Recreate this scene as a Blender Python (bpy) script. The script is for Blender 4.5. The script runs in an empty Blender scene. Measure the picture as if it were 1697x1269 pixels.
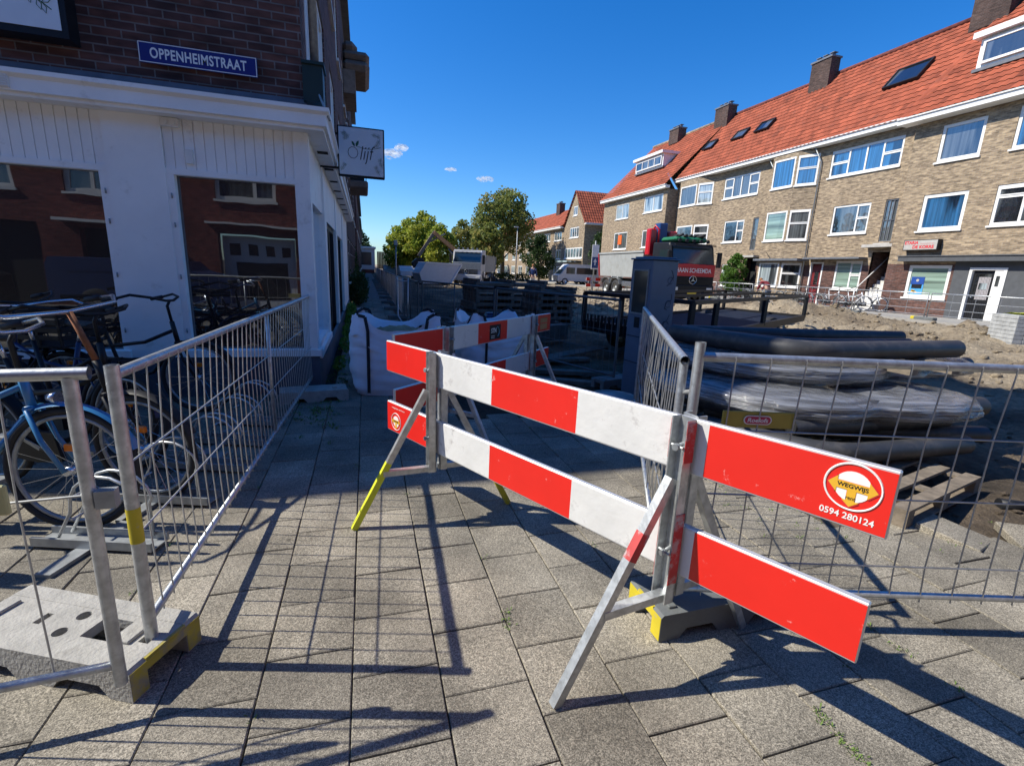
import bpy, bmesh, math, random
from mathutils import Vector, Matrix
random.seed(7)
SC = bpy.context.scene
COL = SC.collection
V = Vector
# ------------------------------------------------------------------ camera
cam_d = bpy.data.cameras.new("camera"); cam = bpy.data.objects.new("camera", cam_d); COL.objects.link(cam)
FPX, CX, CY, CH = 800.0, 848.5, 634.5, 1.6
def _basis():
    a = V((605-CX, 437-CY, FPX)); b = V((1, .0427, 0)); n = a.cross(b).normalized()
    if n.y < 0: n = -n
    fw = a.normalized(); up = -n; rt = fw.cross(up)
    if rt.x < 0: rt = -rt
    return Matrix((rt, fw, up))
RM = _basis()
m3 = Matrix((RM @ V((1,0,0)), RM @ V((0,-1,0)), RM @ V((0,0,-1)))).transposed()
cam.matrix_world = Matrix.Translation((0,0,CH)) @ m3.to_4x4()
cam_d.sensor_fit = 'HORIZONTAL'; cam_d.sensor_width = 36; cam_d.lens = FPX/1697*36
cam_d.clip_start = .05; cam_d.clip_end = 3000
SC.camera = cam
def gp(x, y, z=0):                       # a photo point dropped on the level z
    d = RM @ V((x-CX, y-CY, FPX)); return V((0,0,CH)) + d*((z-CH)/d.z)
# ------------------------------------------------------------------ light
SUN = V((-.98, .27, 1)).normalized()
w = bpy.data.worlds.new("World"); SC.world = w; w.use_nodes = True
nt = w.node_tree; N = nt.nodes; Lk = nt.links
bg = N["Background"]; bg.inputs[1].default_value = .115
sky = N.new("ShaderNodeTexSky"); sky.sky_type = 'NISHITA'; sky.sun_disc = False
sky.sun_elevation = math.asin(SUN.z); sky.sun_rotation = math.atan2(SUN.x, SUN.y)
sky.air_density = 1.0; sky.dust_density = .35; sky.ozone_density = 3.5
hs = N.new("ShaderNodeHueSaturation"); hs.inputs['Saturation'].default_value = 1.38; hs.inputs['Value'].default_value = 1.0
Lk.new(sky.outputs[0], hs.inputs['Color'])
tn = N.new("ShaderNodeMix"); tn.data_type = 'RGBA'; tn.blend_type = 'MULTIPLY'; tn.inputs[0].default_value = 1; tn.inputs[7].default_value = (.77,.96,1.2,1)
Lk.new(hs.outputs[0], tn.inputs[6]); Lk.new(tn.outputs[2], bg.inputs[0])
sd = bpy.data.lights.new("sun", 'SUN'); sun = bpy.data.objects.new("sun", sd); COL.objects.link(sun)
sd.energy = 5.0; sd.angle = math.radians(.5); sd.color = (1, .94, .82)
sun.rotation_euler = (-SUN).to_track_quat('-Z', 'Y').to_euler()
SC.view_settings.view_transform = 'Standard'; SC.view_settings.look = 'None'
SC.view_settings.exposure = .4; SC.view_settings.gamma = 1
SC.render.engine = 'CYCLES'
# ------------------------------------------------------------------ materials
def newmat(name):
    m = bpy.data.materials.new(name); m.use_nodes = True
    nt = m.node_tree; b = nt.nodes['Principled BSDF']
    return m, nt, nt.nodes, nt.links, b
def mat(name, col, rough=.6, metal=0, var=.12, vscale=6., bump=0, bscale=40., spec=.5, dirt=None, dscale=3., dlo=.5, dhi=.75, coat=0, attr=None):
    m, nt, n, l, b = newmat(name)
    b.inputs['Roughness'].default_value = rough; b.inputs['Metallic'].default_value = metal
    b.inputs['Specular IOR Level'].default_value = spec; b.inputs['Coat Weight'].default_value = coat
    tc = n.new('ShaderNodeTexCoord')
    no = n.new('ShaderNodeTexNoise'); no.inputs['Scale'].default_value = vscale; no.inputs['Detail'].default_value = 5
    l.new(tc.outputs['Object'], no.inputs['Vector'])
    mr = n.new('ShaderNodeMapRange'); mr.inputs[1].default_value = .3; mr.inputs[2].default_value = .7
    mr.inputs[3].default_value = 1-var; mr.inputs[4].default_value = 1+var
    l.new(no.outputs[0], mr.inputs[0])
    mx = n.new('ShaderNodeMix'); mx.data_type = 'RGBA'; mx.blend_type = 'MULTIPLY'; mx.inputs[0].default_value = 1
    mx.inputs[6].default_value = (*col, 1); l.new(mr.outputs[0], mx.inputs[7])
    out = mx.outputs[2]
    if attr:
        at = n.new('ShaderNodeAttribute'); at.attribute_name = attr
        m2 = n.new('ShaderNodeMix'); m2.data_type = 'RGBA'; m2.blend_type = 'MULTIPLY'; m2.inputs[0].default_value = 1
        l.new(out, m2.inputs[6]); l.new(at.outputs['Color'], m2.inputs[7]); out = m2.outputs[2]
    if dirt:
        n2 = n.new('ShaderNodeTexNoise'); n2.inputs['Scale'].default_value = dscale; n2.inputs['Detail'].default_value = 8; n2.inputs['Roughness'].default_value = .7
        l.new(tc.outputs['Object'], n2.inputs['Vector'])
        r2 = n.new('ShaderNodeMapRange'); r2.inputs[1].default_value = dlo; r2.inputs[2].default_value = dhi; l.new(n2.outputs[0], r2.inputs[0])
        m3_ = n.new('ShaderNodeMix'); m3_.data_type = 'RGBA'; m3_.inputs[7].default_value = (*dirt, 1)
        l.new(r2.outputs[0], m3_.inputs[0]); l.new(out, m3_.inputs[6]); out = m3_.outputs[2]
    l.new(out, b.inputs['Base Color'])
    if bump:
        nb = n.new('ShaderNodeTexNoise'); nb.inputs['Scale'].default_value = bscale; nb.inputs['Detail'].default_value = 6
        l.new(tc.outputs['Object'], nb.inputs['Vector'])
        bp = n.new('ShaderNodeBump'); bp.inputs['Strength'].default_value = bump; bp.inputs['Distance'].default_value = .02
        l.new(nb.outputs[0], bp.inputs['Height']); l.new(bp.outputs[0], b.inputs['Normal'])
    return m
def wallcoord(n, l):                      # brick coordinates that follow any upright wall
    g = n.new('ShaderNodeNewGeometry'); sn = n.new('ShaderNodeSeparateXYZ'); sp = n.new('ShaderNodeSeparateXYZ')
    l.new(g.outputs['True Normal'], sn.inputs[0]); l.new(g.outputs['Position'], sp.inputs[0])
    a = n.new('ShaderNodeMath'); a.operation = 'MULTIPLY'; l.new(sn.outputs[1], a.inputs[0]); l.new(sp.outputs[0], a.inputs[1])
    c = n.new('ShaderNodeMath'); c.operation = 'MULTIPLY'; l.new(sn.outputs[0], c.inputs[0]); l.new(sp.outputs[1], c.inputs[1])
    d = n.new('ShaderNodeMath'); d.operation = 'SUBTRACT'; l.new(c.outputs[0], d.inputs[0]); l.new(a.outputs[0], d.inputs[1])
    cb = n.new('ShaderNodeCombineXYZ'); l.new(d.outputs[0], cb.inputs[0]); l.new(sp.outputs[2], cb.inputs[1])
    return cb.outputs[0], g
def brick(name, c1, c2, mortar, bw=.22, rh=.065, ms=.008, patch=.25, bump=.5, rough=.85, streak=None):
    m, nt, n, l, b = newmat(name); b.inputs['Roughness'].default_value = rough; b.inputs['Specular IOR Level'].default_value = .25
    vec, g = wallcoord(n, l)
    # wobble
    nz = n.new('ShaderNodeTexNoise'); nz.inputs['Scale'].default_value = 5; l.new(g.outputs['Position'], nz.inputs['Vector'])
    br = n.new('ShaderNodeTexBrick'); br.inputs['Scale'].default_value = 1; br.inputs['Brick Width'].default_value = bw
    br.inputs['Row Height'].default_value = rh; br.inputs['Mortar Size'].default_value = ms; br.inputs['Mortar Smooth'].default_value = .3
    br.inputs['Color1'].default_value = (*c1, 1); br.inputs['Color2'].default_value = (*c2, 1); br.inputs['Mortar'].default_value = (*mortar, 1)
    br.inputs['Bias'].default_value = -.1
    l.new(vec, br.inputs['Vector'])
    n2 = n.new('ShaderNodeTexNoise'); n2.inputs['Scale'].default_value = .7; n2.inputs['Detail'].default_value = 6; l.new(g.outputs['Position'], n2.inputs['Vector'])
    mr = n.new('ShaderNodeMapRange'); mr.inputs[1].default_value = .3; mr.inputs[2].default_value = .7; mr.inputs[3].default_value = 1-patch; mr.inputs[4].default_value = 1+patch
    l.new(n2.outputs[0], mr.inputs[0])
    # brick-sized blotches
    sc = n.new('ShaderNodeVectorMath'); sc.operation = 'MULTIPLY'; sc.inputs[1].default_value = (1/bw*.9, 1/rh*.8, 1); l.new(vec, sc.inputs[0])
    n3 = n.new('ShaderNodeTexNoise'); n3.inputs['Scale'].default_value = 1; n3.inputs['Detail'].default_value = 2; l.new(sc.outputs[0], n3.inputs['Vector'])
    mr3 = n.new('ShaderNodeMapRange'); mr3.inputs[1].default_value = .3; mr3.inputs[2].default_value = .7; mr3.inputs[3].default_value = .62; mr3.inputs[4].default_value = 1.35
    l.new(n3.outputs[0], mr3.inputs[0])
    mm = n.new('ShaderNodeMath'); mm.operation = 'MULTIPLY'; l.new(mr.outputs[0], mm.inputs[0]); l.new(mr3.outputs[0], mm.inputs[1])
    mx = n.new('ShaderNodeMix'); mx.data_type = 'RGBA'; mx.blend_type = 'MULTIPLY'; mx.inputs[0].default_value = 1
    l.new(br.outputs['Color'], mx.inputs[6]); l.new(mm.outputs[0], mx.inputs[7])
    l.new(mx.outputs[2], b.inputs['Base Color'])
    bp = n.new('ShaderNodeBump'); bp.inputs['Strength'].default_value = bump; bp.inputs['Distance'].default_value = .006; bp.invert = True
    l.new(br.outputs['Fac'], bp.inputs['Height']); l.new(bp.outputs[0], b.inputs['Normal'])
    return m
def glassmat(name, col=(.012,.016,.02), refl=.35, rough=.02, warp=.01, folds=None):
    m, nt, n, l, b = newmat(name)
    b.inputs['Base Color'].default_value = (*col, 1); b.inputs['Roughness'].default_value = .3
    if folds:                                # curtain folds ('v') or blind slats ('h') hanging behind the pane
        vec, _g = wallcoord(n, l); mp = n.new('ShaderNodeMapping'); l.new(vec, mp.inputs[0])
        mp.inputs['Scale'].default_value = (9, .25, 1) if folds == 'v' else (.15, 4.5, 1)
        nz = n.new('ShaderNodeTexNoise'); nz.inputs['Scale'].default_value = 1; nz.inputs['Detail'].default_value = 3; l.new(mp.outputs[0], nz.inputs['Vector'])
        mp2 = n.new('ShaderNodeMapping'); mp2.inputs['Scale'].default_value = (.9, .12, 1); l.new(vec, mp2.inputs[0])
        n2 = n.new('ShaderNodeTexNoise'); n2.inputs['Scale'].default_value = 1; l.new(mp2.outputs[0], n2.inputs['Vector'])
        mr_ = n.new('ShaderNodeMapRange'); mr_.inputs[1].default_value = .35; mr_.inputs[2].default_value = .65; mr_.inputs[3].default_value = .45; mr_.inputs[4].default_value = 1.3; l.new(nz.outputs[0], mr_.inputs[0])
        st = n.new('ShaderNodeMapRange'); st.inputs[1].default_value = .42; st.inputs[2].default_value = .46; st.inputs[3].default_value = .12 if folds == 'v' else .8; st.inputs[4].default_value = 1; l.new(n2.outputs[0], st.inputs[0])
        mu = n.new('ShaderNodeMath'); mu.operation = 'MULTIPLY'; l.new(mr_.outputs[0], mu.inputs[0]); l.new(st.outputs[0], mu.inputs[1])
        mc = n.new('ShaderNodeMix'); mc.data_type = 'RGBA'; mc.blend_type = 'MULTIPLY'; mc.inputs[0].default_value = 1; mc.inputs[6].default_value = (*col,1); l.new(mu.outputs[0], mc.inputs[7]); l.new(mc.outputs[2], b.inputs['Base Color'])
    gl = n.new('ShaderNodeBsdfGlossy'); gl.inputs['Roughness'].default_value = rough; gl.inputs['Color'].default_value = (.9,.95,1,1)
    lw = n.new('ShaderNodeLayerWeight'); lw.inputs[0].default_value = .35
    mr = n.new('ShaderNodeMapRange'); mr.inputs[3].default_value = refl; mr.inputs[4].default_value = 1; l.new(lw.outputs['Fresnel'], mr.inputs[0])
    mx = n.new('ShaderNodeMixShader'); l.new(mr.outputs[0], mx.inputs[0]); l.new(b.outputs[0], mx.inputs[1]); l.new(gl.outputs[0], mx.inputs[2])
    nb = n.new('ShaderNodeTexNoise'); nb.inputs['Scale'].default_value = 1.3
    g = n.new('ShaderNodeNewGeometry'); l.new(g.outputs['Position'], nb.inputs['Vector'])
    bp = n.new('ShaderNodeBump'); bp.inputs['Strength'].default_value = warp*8; bp.inputs['Distance'].default_value = .05
    l.new(nb.outputs[0], bp.inputs['Height']); l.new(bp.outputs[0], gl.inputs['Normal'])
    l.new(mx.outputs[0], n['Material Output'].inputs[0])
    return m
M = {}
M['white'] = mat('white_paint', (.88,.88,.87), .5, var=.05, vscale=2.5, dirt=(.4,.38,.34), dscale=3.5, dlo=.58, dhi=.9, bump=.08, bscale=30)
M['trim'] = mat('white_trim', (.78,.77,.74), .45, var=.05)
M['plinth'] = mat('blue_grey_plinth', (.055,.075,.11), .6, var=.2, bump=.1)
M['anthracite'] = mat('anthracite_render', (.075,.08,.088), .7, var=.12, bump=.05)
M['galv'] = mat('galvanised_steel', (.50,.52,.53), .42, metal=.75, var=.22, vscale=22, dirt=(.30,.31,.32), dscale=35, dlo=.5, dhi=.8, bump=.06, bscale=60)
M['galvdark'] = mat('dull_galvanised_steel', (.33,.35,.36), .5, metal=.6, var=.2, vscale=18)
M['wire'] = mat('wire_steel', (.40,.41,.41), .45, metal=.6, var=.15, vscale=30)
M['red'] = mat('red_reflective_sheet', (.72,.02,.012), .38, var=.04, vscale=5, dirt=(.75,.28,.26), dscale=16, dlo=.64, dhi=.70, spec=.5)
M['whiteref'] = mat('white_reflective_sheet', (.68,.68,.665), .33, metal=0, var=.07, vscale=4, dirt=(.30,.28,.27), dscale=8, dlo=.57, dhi=.75, bump=.12, bscale=22)
M['alu'] = mat('aluminium_edge', (.68,.68,.68), .4, metal=.5, var=.1)
M['yellow'] = mat('yellow_paint', (.52,.42,.02), .55, var=.15, dirt=(.35,.33,.3), dscale=18, dlo=.6, dhi=.68)
M['yellowgreen'] = mat('lime_yellow_paint', (.62,.66,.03), .5, var=.1)
M['redpaint'] = mat('red_spray_paint', (.48,.05,.05), .6, var=.2, vscale=12, dirt=(.42,.40,.40), dscale=16, dlo=.5, dhi=.62)
M['concrete'] = mat('concrete_block', (.36,.35,.32), .85, var=.15, vscale=9, bump=.35, bscale=70, dirt=(.2,.19,.17), dscale=7, dlo=.55, dhi=.75)
M['greyblock'] = mat('grey_rubber_block', (.13,.14,.14), .8, var=.15, bump=.2)
M['black'] = mat('black_paint', (.012,.013,.016), .5, spec=.3, var=.2)
M['rubber'] = mat('black_rubber', (.02,.02,.022), .75, var=.2)
M['blue'] = mat('light_blue_paint', (.035,.18,.38), .35, var=.08, coat=.4)
M['navy'] = mat('navy_paint', (.012,.03,.11), .4, var=.1)
M['silver'] = mat('brushed_silver', (.62,.65,.7), .25, metal=.9, var=.08)
M['rust'] = mat('rusty_steel', (.25,.1,.045), .8, metal=.2, var=.35, vscale=25)
M['wood'] = mat('weathered_wood', (.19,.155,.115), .85, var=.3, vscale=12, bump=.3)
M['fencedark'] = mat('dark_weathered_steel', (.10,.11,.12), .55, metal=.3, var=.2)
M['darkwood'] = mat('dark_timber', (.11,.095,.082), .9, var=.35, vscale=7, bump=.4)
M['bag'] = mat('woven_white_bag', (.82,.82,.88), .6, var=.06, vscale=4, bump=.35, bscale=7)
M['strap'] = mat('black_strap', (.012,.012,.016), .7)
M['olivey'] = mat('worn_yellow_concrete', (.36,.30,.04), .8, var=.2, dirt=(.22,.21,.18), dscale=9, dlo=.42, dhi=.62)
M['sandfill'] = mat('bag_sand', (.3,.23,.13), .95, var=.3, bump=.6)
M['charger'] = mat('charger_blue_grey', (.10,.14,.20), .45, var=.08, coat=.1)
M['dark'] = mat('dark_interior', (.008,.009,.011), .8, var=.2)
M['pipe'] = mat('black_plastic_pipe', (.04,.041,.044), .5, var=.2, vscale=6, dirt=(.12,.11,.1), dscale=5, dlo=.5, dhi=.8)
M['orange'] = mat('orange_reflector', (.8,.2,.01), .25, var=.05)
M['truckred'] = mat('truck_red', (.5,.012,.02), .35, var=.06, coat=.3)
M['truckpink'] = mat('crane_red', (.75,.07,.07), .4, var=.06)
M['truckblue'] = mat('crane_blue', (.015,.06,.2), .4, var=.06)
M['truckgrey'] = mat('tipper_grey', (.34,.36,.36), .55, var=.08, vscale=3, dirt=(.24,.24,.22), dscale=2.5)
M['whitetruck'] = mat('truck_silver_white', (.55,.56,.58), .4, var=.05, coat=.3)
M['green'] = mat('green_roof_fairing', (.02,.16,.07), .4)
M['windscreen'] = glassmat('windscreen_glass', (.01,.02,.02), .04, .08)
M['shopglass'] = glassmat('shop_window_glass', (.006,.007,.009), .10, .012, .004)
M['glass'] = glassmat('window_glass', (.10,.11,.11), .12, .03, .02, 'v')
M['glassblue'] = glassmat('window_glass_with_blue_blind', (.03,.13,.28), .12, .05, .02, 'v')
M['glasspale'] = glassmat('window_glass_with_net_curtain', (.36,.42,.44), .10, .06, .02, 'v')
M['glassgreen'] = glassmat('window_glass_with_green_blind', (.27,.38,.31), .08, .08, .02, 'h')
M['curtain'] = mat('pale_curtain', (.4,.48,.46), .9, var=.25, vscale=20)
M['orangecloth'] = mat('orange_cloth', (.65,.12,.02), .9)
M['brickdark'] = brick('dark_red_brick', (.125,.055,.042), (.06,.032,.03), (.15,.13,.12), bw=.25, rh=.078, ms=.008)
M['brickdark2'] = brick('old_brown_brick', (.085,.05,.04), (.055,.035,.03), (.09,.08,.075), bw=.21, rh=.062)
M['brickred'] = brick('red_brick', (.20,.05,.035), (.14,.035,.028), (.12,.08,.07), bw=.21, rh=.062)
M['brickyel'] = brick('yellow_brown_brick', (.37,.28,.18), (.19,.14,.095), (.30,.26,.205), bw=.23, rh=.068, patch=.12)
M['brickpurple'] = brick('purple_brown_brick', (.13,.06,.045), (.08,.045,.04), (.14,.11,.1), bw=.23, rh=.068)
M['lead'] = mat('lead_flashing', (.13,.14,.16), .6, var=.2)
M['signblue'] = mat('enamel_sign_blue', (.012,.016,.16), .3, var=.05)
M['textwhite'] = mat('lettering_white', (.8,.8,.78), .5, var=0)
M['textblack'] = mat('lettering_black', (.015,.015,.015), .5, var=0)
M['textred'] = mat('lettering_red', (.6,.02,.03), .5, var=0)
M['textgreen'] = mat('leaf_print_green', (.02,.12,.07), .5, var=0)
M['texthin'] = mat('leaf_print_pale', (.25,.38,.36), .5, var=0)
M['signface'] = mat('pale_sign_face', (.70,.75,.80), .4, var=.03)
M['gold'] = mat('golden_yellow_print', (.75,.42,.03), .45, var=.05)
M['olive'] = mat('yellow_name_plate', (.38,.30,.05), .5, var=.1)
M['pinkprint'] = mat('crimson_print', (.45,.03,.08), .5, var=0)
M['sand'] = mat('loose_sand', (.5,.38,.23), .95, var=.2, vscale=3, bump=.5, bscale=12)
M['leafdark'] = mat('weed_leaves', (.05,.1,.02), .7, var=.4, vscale=14)
M['moss'] = mat('joint_weeds', (.10,.16,.03), .8, var=.4, vscale=30)
M['bark'] = mat('tree_bark', (.10,.085,.06), .9, var=.3, bump=.3)
M['limetarp'] = mat('lime_tarp', (.6,.65,.05), .5)
M['paver'] = mat('stacked_pavers', (.36,.37,.37), .85, var=.2, vscale=8, bump=.2)
M['stone'] = mat('pale_stone', (.42,.4,.37), .8, var=.12, bump=.1)
M['balcony'] = mat('balcony_stucco', (.17,.13,.11), .8, var=.2, bump=.1)
M['kerb'] = mat('kerb_concrete', (.30,.29,.27), .85, var=.12, bump=.15)
M['skin'] = mat('skin', (.5,.3,.22), .6); M['hair'] = mat('ginger_hair', (.3,.13,.05), .8)
M['maroon'] = mat('maroon_coat', (.16,.01,.02), .8); M['denim'] = mat('denim', (.05,.07,.12), .9); M['hivis'] = mat('high_vis_cloth', (.6,.6,.05), .7)
M['lampwhite'] = mat('truck_lamp', (.75,.75,.7), .2, var=0)
M['platey'] = mat('yellow_number_plate', (.6,.45,.02), .4)
M['oranged'] = mat('excavator_orange', (.45,.22,.08), .5, var=.2)
M['whitebike'] = mat('white_bike_paint', (.7,.72,.74), .4)
# ------------------------------------------------------------------ mesh builder
class MB:
    def __init__(s): s.v = []; s.f = []; s.m = []; s.sm = []; s.mi = 0; s.c = None
    def add(s, vs, fs, smooth=False):
        o = len(s.v); s.v += [tuple(p) for p in vs]
        for f in fs: s.f.append(tuple(i+o for i in f)); s.m.append(s.mi); s.sm.append(smooth)
        return s
    def box(s, a, b, T=None):
        x0,y0,z0 = a; x1,y1,z1 = b
        p = [V(q) for q in ((x0,y0,z0),(x1,y0,z0),(x1,y1,z0),(x0,y1,z0),(x0,y0,z1),(x1,y0,z1),(x1,y1,z1),(x0,y1,z1))]
        if T: p = [T @ q for q in p]
        return s.add(p, [(0,3,2,1),(4,5,6,7),(0,1,5,4),(1,2,6,5),(2,3,7,6),(3,0,4,7)])
    def bbox(s, a, b, r=.01, T=None):      # box with chamfered edges
        x0,y0,z0 = a; x1,y1,z1 = b; p=[]; 
        bm = bmesh.new(); bmesh.ops.create_cube(bm, size=1)
        for q in bm.verts: q.co = V(((x0+x1)/2+q.co.x*(x1-x0),(y0+y1)/2+q.co.y*(y1-y0),(z0+z1)/2+q.co.z*(z1-z0)))
        bmesh.ops.bevel(bm, geom=bm.edges[:], offset=r, segments=1, affect='EDGES')
        bm.verts.index_update()
        vs = [(T @ q.co if T else q.co.copy()) for q in bm.verts]; fs = [tuple(q.index for q in f.verts) for f in bm.faces]
        bm.free(); return s.add(vs, fs)
    def beam(s, p, q, w, h=None, up=V((0,0,1))):
        p = V(p); q = V(q); h = h or w; d = (q-p); L = d.length; d.normalize()
        if abs(d.dot(up)) > .98: up = V((0,1,0))
        x = d.cross(up).normalized(); z = x.cross(d)
        T = Matrix((x, d, z)).transposed().to_4x4(); T.translation = p
        return s.box((-w/2,0,-h/2), (w/2,L,h/2), T)
    def tube(s, pts, r, n=8, cap=True, closed=False):
        pts = [V(p) for p in pts]; k = len(pts); rr = r if isinstance(r, (list,tuple)) else [r]*k
        vs = []; t0 = None; X = None
        for i, p in enumerate(pts):
            a = pts[(i-1) % k] if (i > 0 or closed) else p; b = pts[(i+1) % k] if (i < k-1 or closed) else p
            t = (b-a).normalized()
            if X is None:
                u = V((0,0,1)) if abs(t.z) < .9 else V((1,0,0)); X = t.cross(u).normalized()
            else:
                X = (X - t*X.dot(t)).normalized()
            Y = t.cross(X)
            for j in range(n):
                an = 2*math.pi*j/n; vs.append(p + (X*math.cos(an)+Y*math.sin(an))*rr[i])
        fs = []
        for i in range(k if closed else k-1):
            for j in range(n):
                a = i*n+j; b = i*n+(j+1)%n; c = ((i+1)%k)*n+(j+1)%n; d = ((i+1)%k)*n+j; fs.append((a,b,c,d))
        s.add(vs, fs, n > 5)
        if cap and not closed:
            o = len(s.v)-len(vs); s.f.append(tuple(o+j for j in range(n))[::-1]); s.m.append(s.mi); s.sm.append(False)
            s.f.append(tuple(o+(k-1)*n+j for j in range(n))); s.m.append(s.mi); s.sm.append(False)
        return s
    def prism(s, poly, d, T=None):         # poly in local XY, extruded to z=d
        n = len(poly); vs = [V((x,y,0)) for x,y in poly]+[V((x,y,d)) for x,y in poly]
        if T: vs = [T @ q for q in vs]
        return s.add(vs, [tuple(range(n))[::-1], tuple(range(n,2*n))]+[(i,(i+1)%n,n+(i+1)%n,n+i) for i in range(n)])
    def quad(s, a, b, c, d): return s.add([a,b,c,d], [(0,1,2,3)])
    def ring(s, c, ax, ay, R, r, n=32, k=6):
        return s.tube([V(c)+V(ax)*math.cos(2*math.pi*i/n)*R+V(ay)*math.sin(2*math.pi*i/n)*R for i in range(n)], r, k, closed=True)
    def build(s, name, mats, parent=None, T=None, wn=False):
        me = bpy.data.meshes.new(name)
        vs = s.v if T is None else [tuple(T @ V(p)) for p in s.v]
        if parent is not None:
            o = getattr(parent, '_org', None)
        me.from_pydata(vs, [], s.f)
        if not isinstance(mats, (list,tuple)): mats = [mats]
        for m in mats: me.materials.append(M[m] if isinstance(m, str) else m)
        me.polygons.foreach_set('material_index', s.m); me.polygons.foreach_set('use_smooth', s.sm)
        if s.c:
            ca = me.color_attributes.new('tone', 'FLOAT_COLOR', 'POINT')
            ca.data.foreach_set('color', [x for c in s.c for x in (c,c,c,1)])
        me.update()
        o = bpy.data.objects.new(name, me); COL.objects.link(o)
        if parent is not None:
            o.parent = parent
            # world-coordinate meshes under an Empty that sits elsewhere
            off = world_loc(parent)
            if T is None and parent.get('_w') :
                for v_ in me.vertices: v_.co -= off
        return o
def world_loc(o):
    p = V((0,0,0))
    while o is not None: p = p + o.location; o = o.parent
    return p
def tag(o, label=None, cat=None, group=None, kind=None):
    if label: o['label'] = label
    if cat: o['category'] = cat
    if group: o['group'] = group
    if kind: o['kind'] = kind
    return o
def empty(name, loc, rz=0, label=None, cat=None, group=None, world=False):
    o = bpy.data.objects.new(name, None); COL.objects.link(o); o.location = loc; o.rotation_euler = (0,0,rz)
    o.empty_display_size = .3
    if world: WORLDSET.add(o.name)
    return tag(o, label, cat, group)
WORLDSET = set()
def root_of(o):
    while o.parent is not None: o = o.parent
    return o
_old_build = MB.build
SPLIT = set('bracket chimney_pot door grip_ridge grip hinge leaf_drawing paint_mark porch_wall post seam side_tank soffit_vent stand stay_rod wing_bolt rolled_strap stem'.split())
def groups(s):
    n = len(s.v); p = list(range(n))
    def f(i):
        while p[i] != i: p[i] = p[p[i]]; i = p[i]
        return i
    for fc in s.f:
        for q in fc[1:]: p[f(q)] = f(fc[0])
    comp = {}
    for i in range(n): comp.setdefault(f(i), []).append(i)
    B = []
    for k_, ix in comp.items():
        xs_ = [[s.v[i][a] for i in ix] for a in range(3)]; B.append([[min(a) for a in xs_],[max(a) for a in xs_],ix])
    m = len(B); g = list(range(m))
    def h(i):
        while g[i] != i: i = g[i]
        return i
    for i in range(m):
        for j in range(i):
            gap = math.sqrt(sum(max(0, B[i][0][a]-B[j][1][a], B[j][0][a]-B[i][1][a])**2 for a in range(3)))
            sz = max(max(B[q][1][a]-B[q][0][a] for a in range(3)) for q in (i,j))
            if gap <= max(.02, .5*sz): g[h(i)] = h(j)
    out = {}
    for i in range(m): out.setdefault(h(i), []).extend(B[i][2])
    return list(out.values())
def _build(s, name, mats, parent=None, T=None):
    if name in SPLIT and parent is not None:
        gr = groups(s)
        if len(gr) > 1:
            r = None
            for ix in gr:
                mp = {o_: i for i, o_ in enumerate(ix)}; q = MB(); q.v = [s.v[i] for i in ix]
                for fc, mi, sm_ in zip(s.f, s.m, s.sm):
                    if fc[0] in mp: q.f.append(tuple(mp[i] for i in fc)); q.m.append(mi); q.sm.append(sm_)
                r = _build1(q, name, mats, parent, T) if r is None else (_build1(q, name, mats, parent, T), r)[1]
            return r
    return _build1(s, name, mats, parent, T)
def _build1(s, name, mats, parent=None, T=None):
    me_o = _old_build(s, name, mats, None, T)
    if parent is not None:
        r = root_of(parent)
        if r.name in WORLDSET:            # vertices were given in world coordinates
            off = r.location if parent == r else world_loc(parent)
            for v_ in me_o.data.vertices: v_.co -= off
        me_o.parent = parent
    return me_o
MB.build = _build
def copy_tree(o, parent=None):
    c = o.copy(); COL.objects.link(c); c.parent = parent
    for ch in list(o.children): copy_tree(ch, c)
    return c
def frame(o, x, y):
    x = V(x).normalized(); y = V(y).normalized(); z = x.cross(y)
    T = Matrix((x, y, z)).transposed().to_4x4(); T.translation = V(o); return T
def text(s, T, h, m, parent, width=None, ext=.002, name='lettering', align='CENTER', shear=0, bold=0, spacing=1):
    cu = bpy.data.curves.new('tmp', 'FONT'); cu.body = s; cu.size = 1; cu.extrude = ext; cu.align_x = align; cu.shear = shear; cu.space_character = spacing
    cu.resolution_u = 4; cu.offset = bold
    o = bpy.data.objects.new('tmp', cu); COL.objects.link(o)
    dg = bpy.context.evaluated_depsgraph_get(); me = bpy.data.meshes.new_from_object(o.evaluated_get(dg))
    bpy.data.objects.remove(o); bpy.data.curves.remove(cu)
    xs = [v_.co.x for v_ in me.vertices]; ys = [v_.co.y for v_ in me.vertices]
    sy = h/(max(ys)-min(ys)); sx = (width/(max(xs)-min(xs))) if width else sy
    cx = (max(xs)+min(xs))/2 if align == 'CENTER' else min(xs); cy = (max(ys)+min(ys))/2
    mb = MB(); mb.add([T @ V(((v_.co.x-cx)*sx, (v_.co.y-cy)*sy, v_.co.z+ext)) for v_ in me.vertices], [tuple(p.vertices) for p in me.polygons])
    bpy.data.meshes.remove(me)
    return mb.build(name, m, parent)
def noise(x, y, z=0):
    from mathutils import noise as nz
    return nz.noise(V((x,y,z)))
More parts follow.
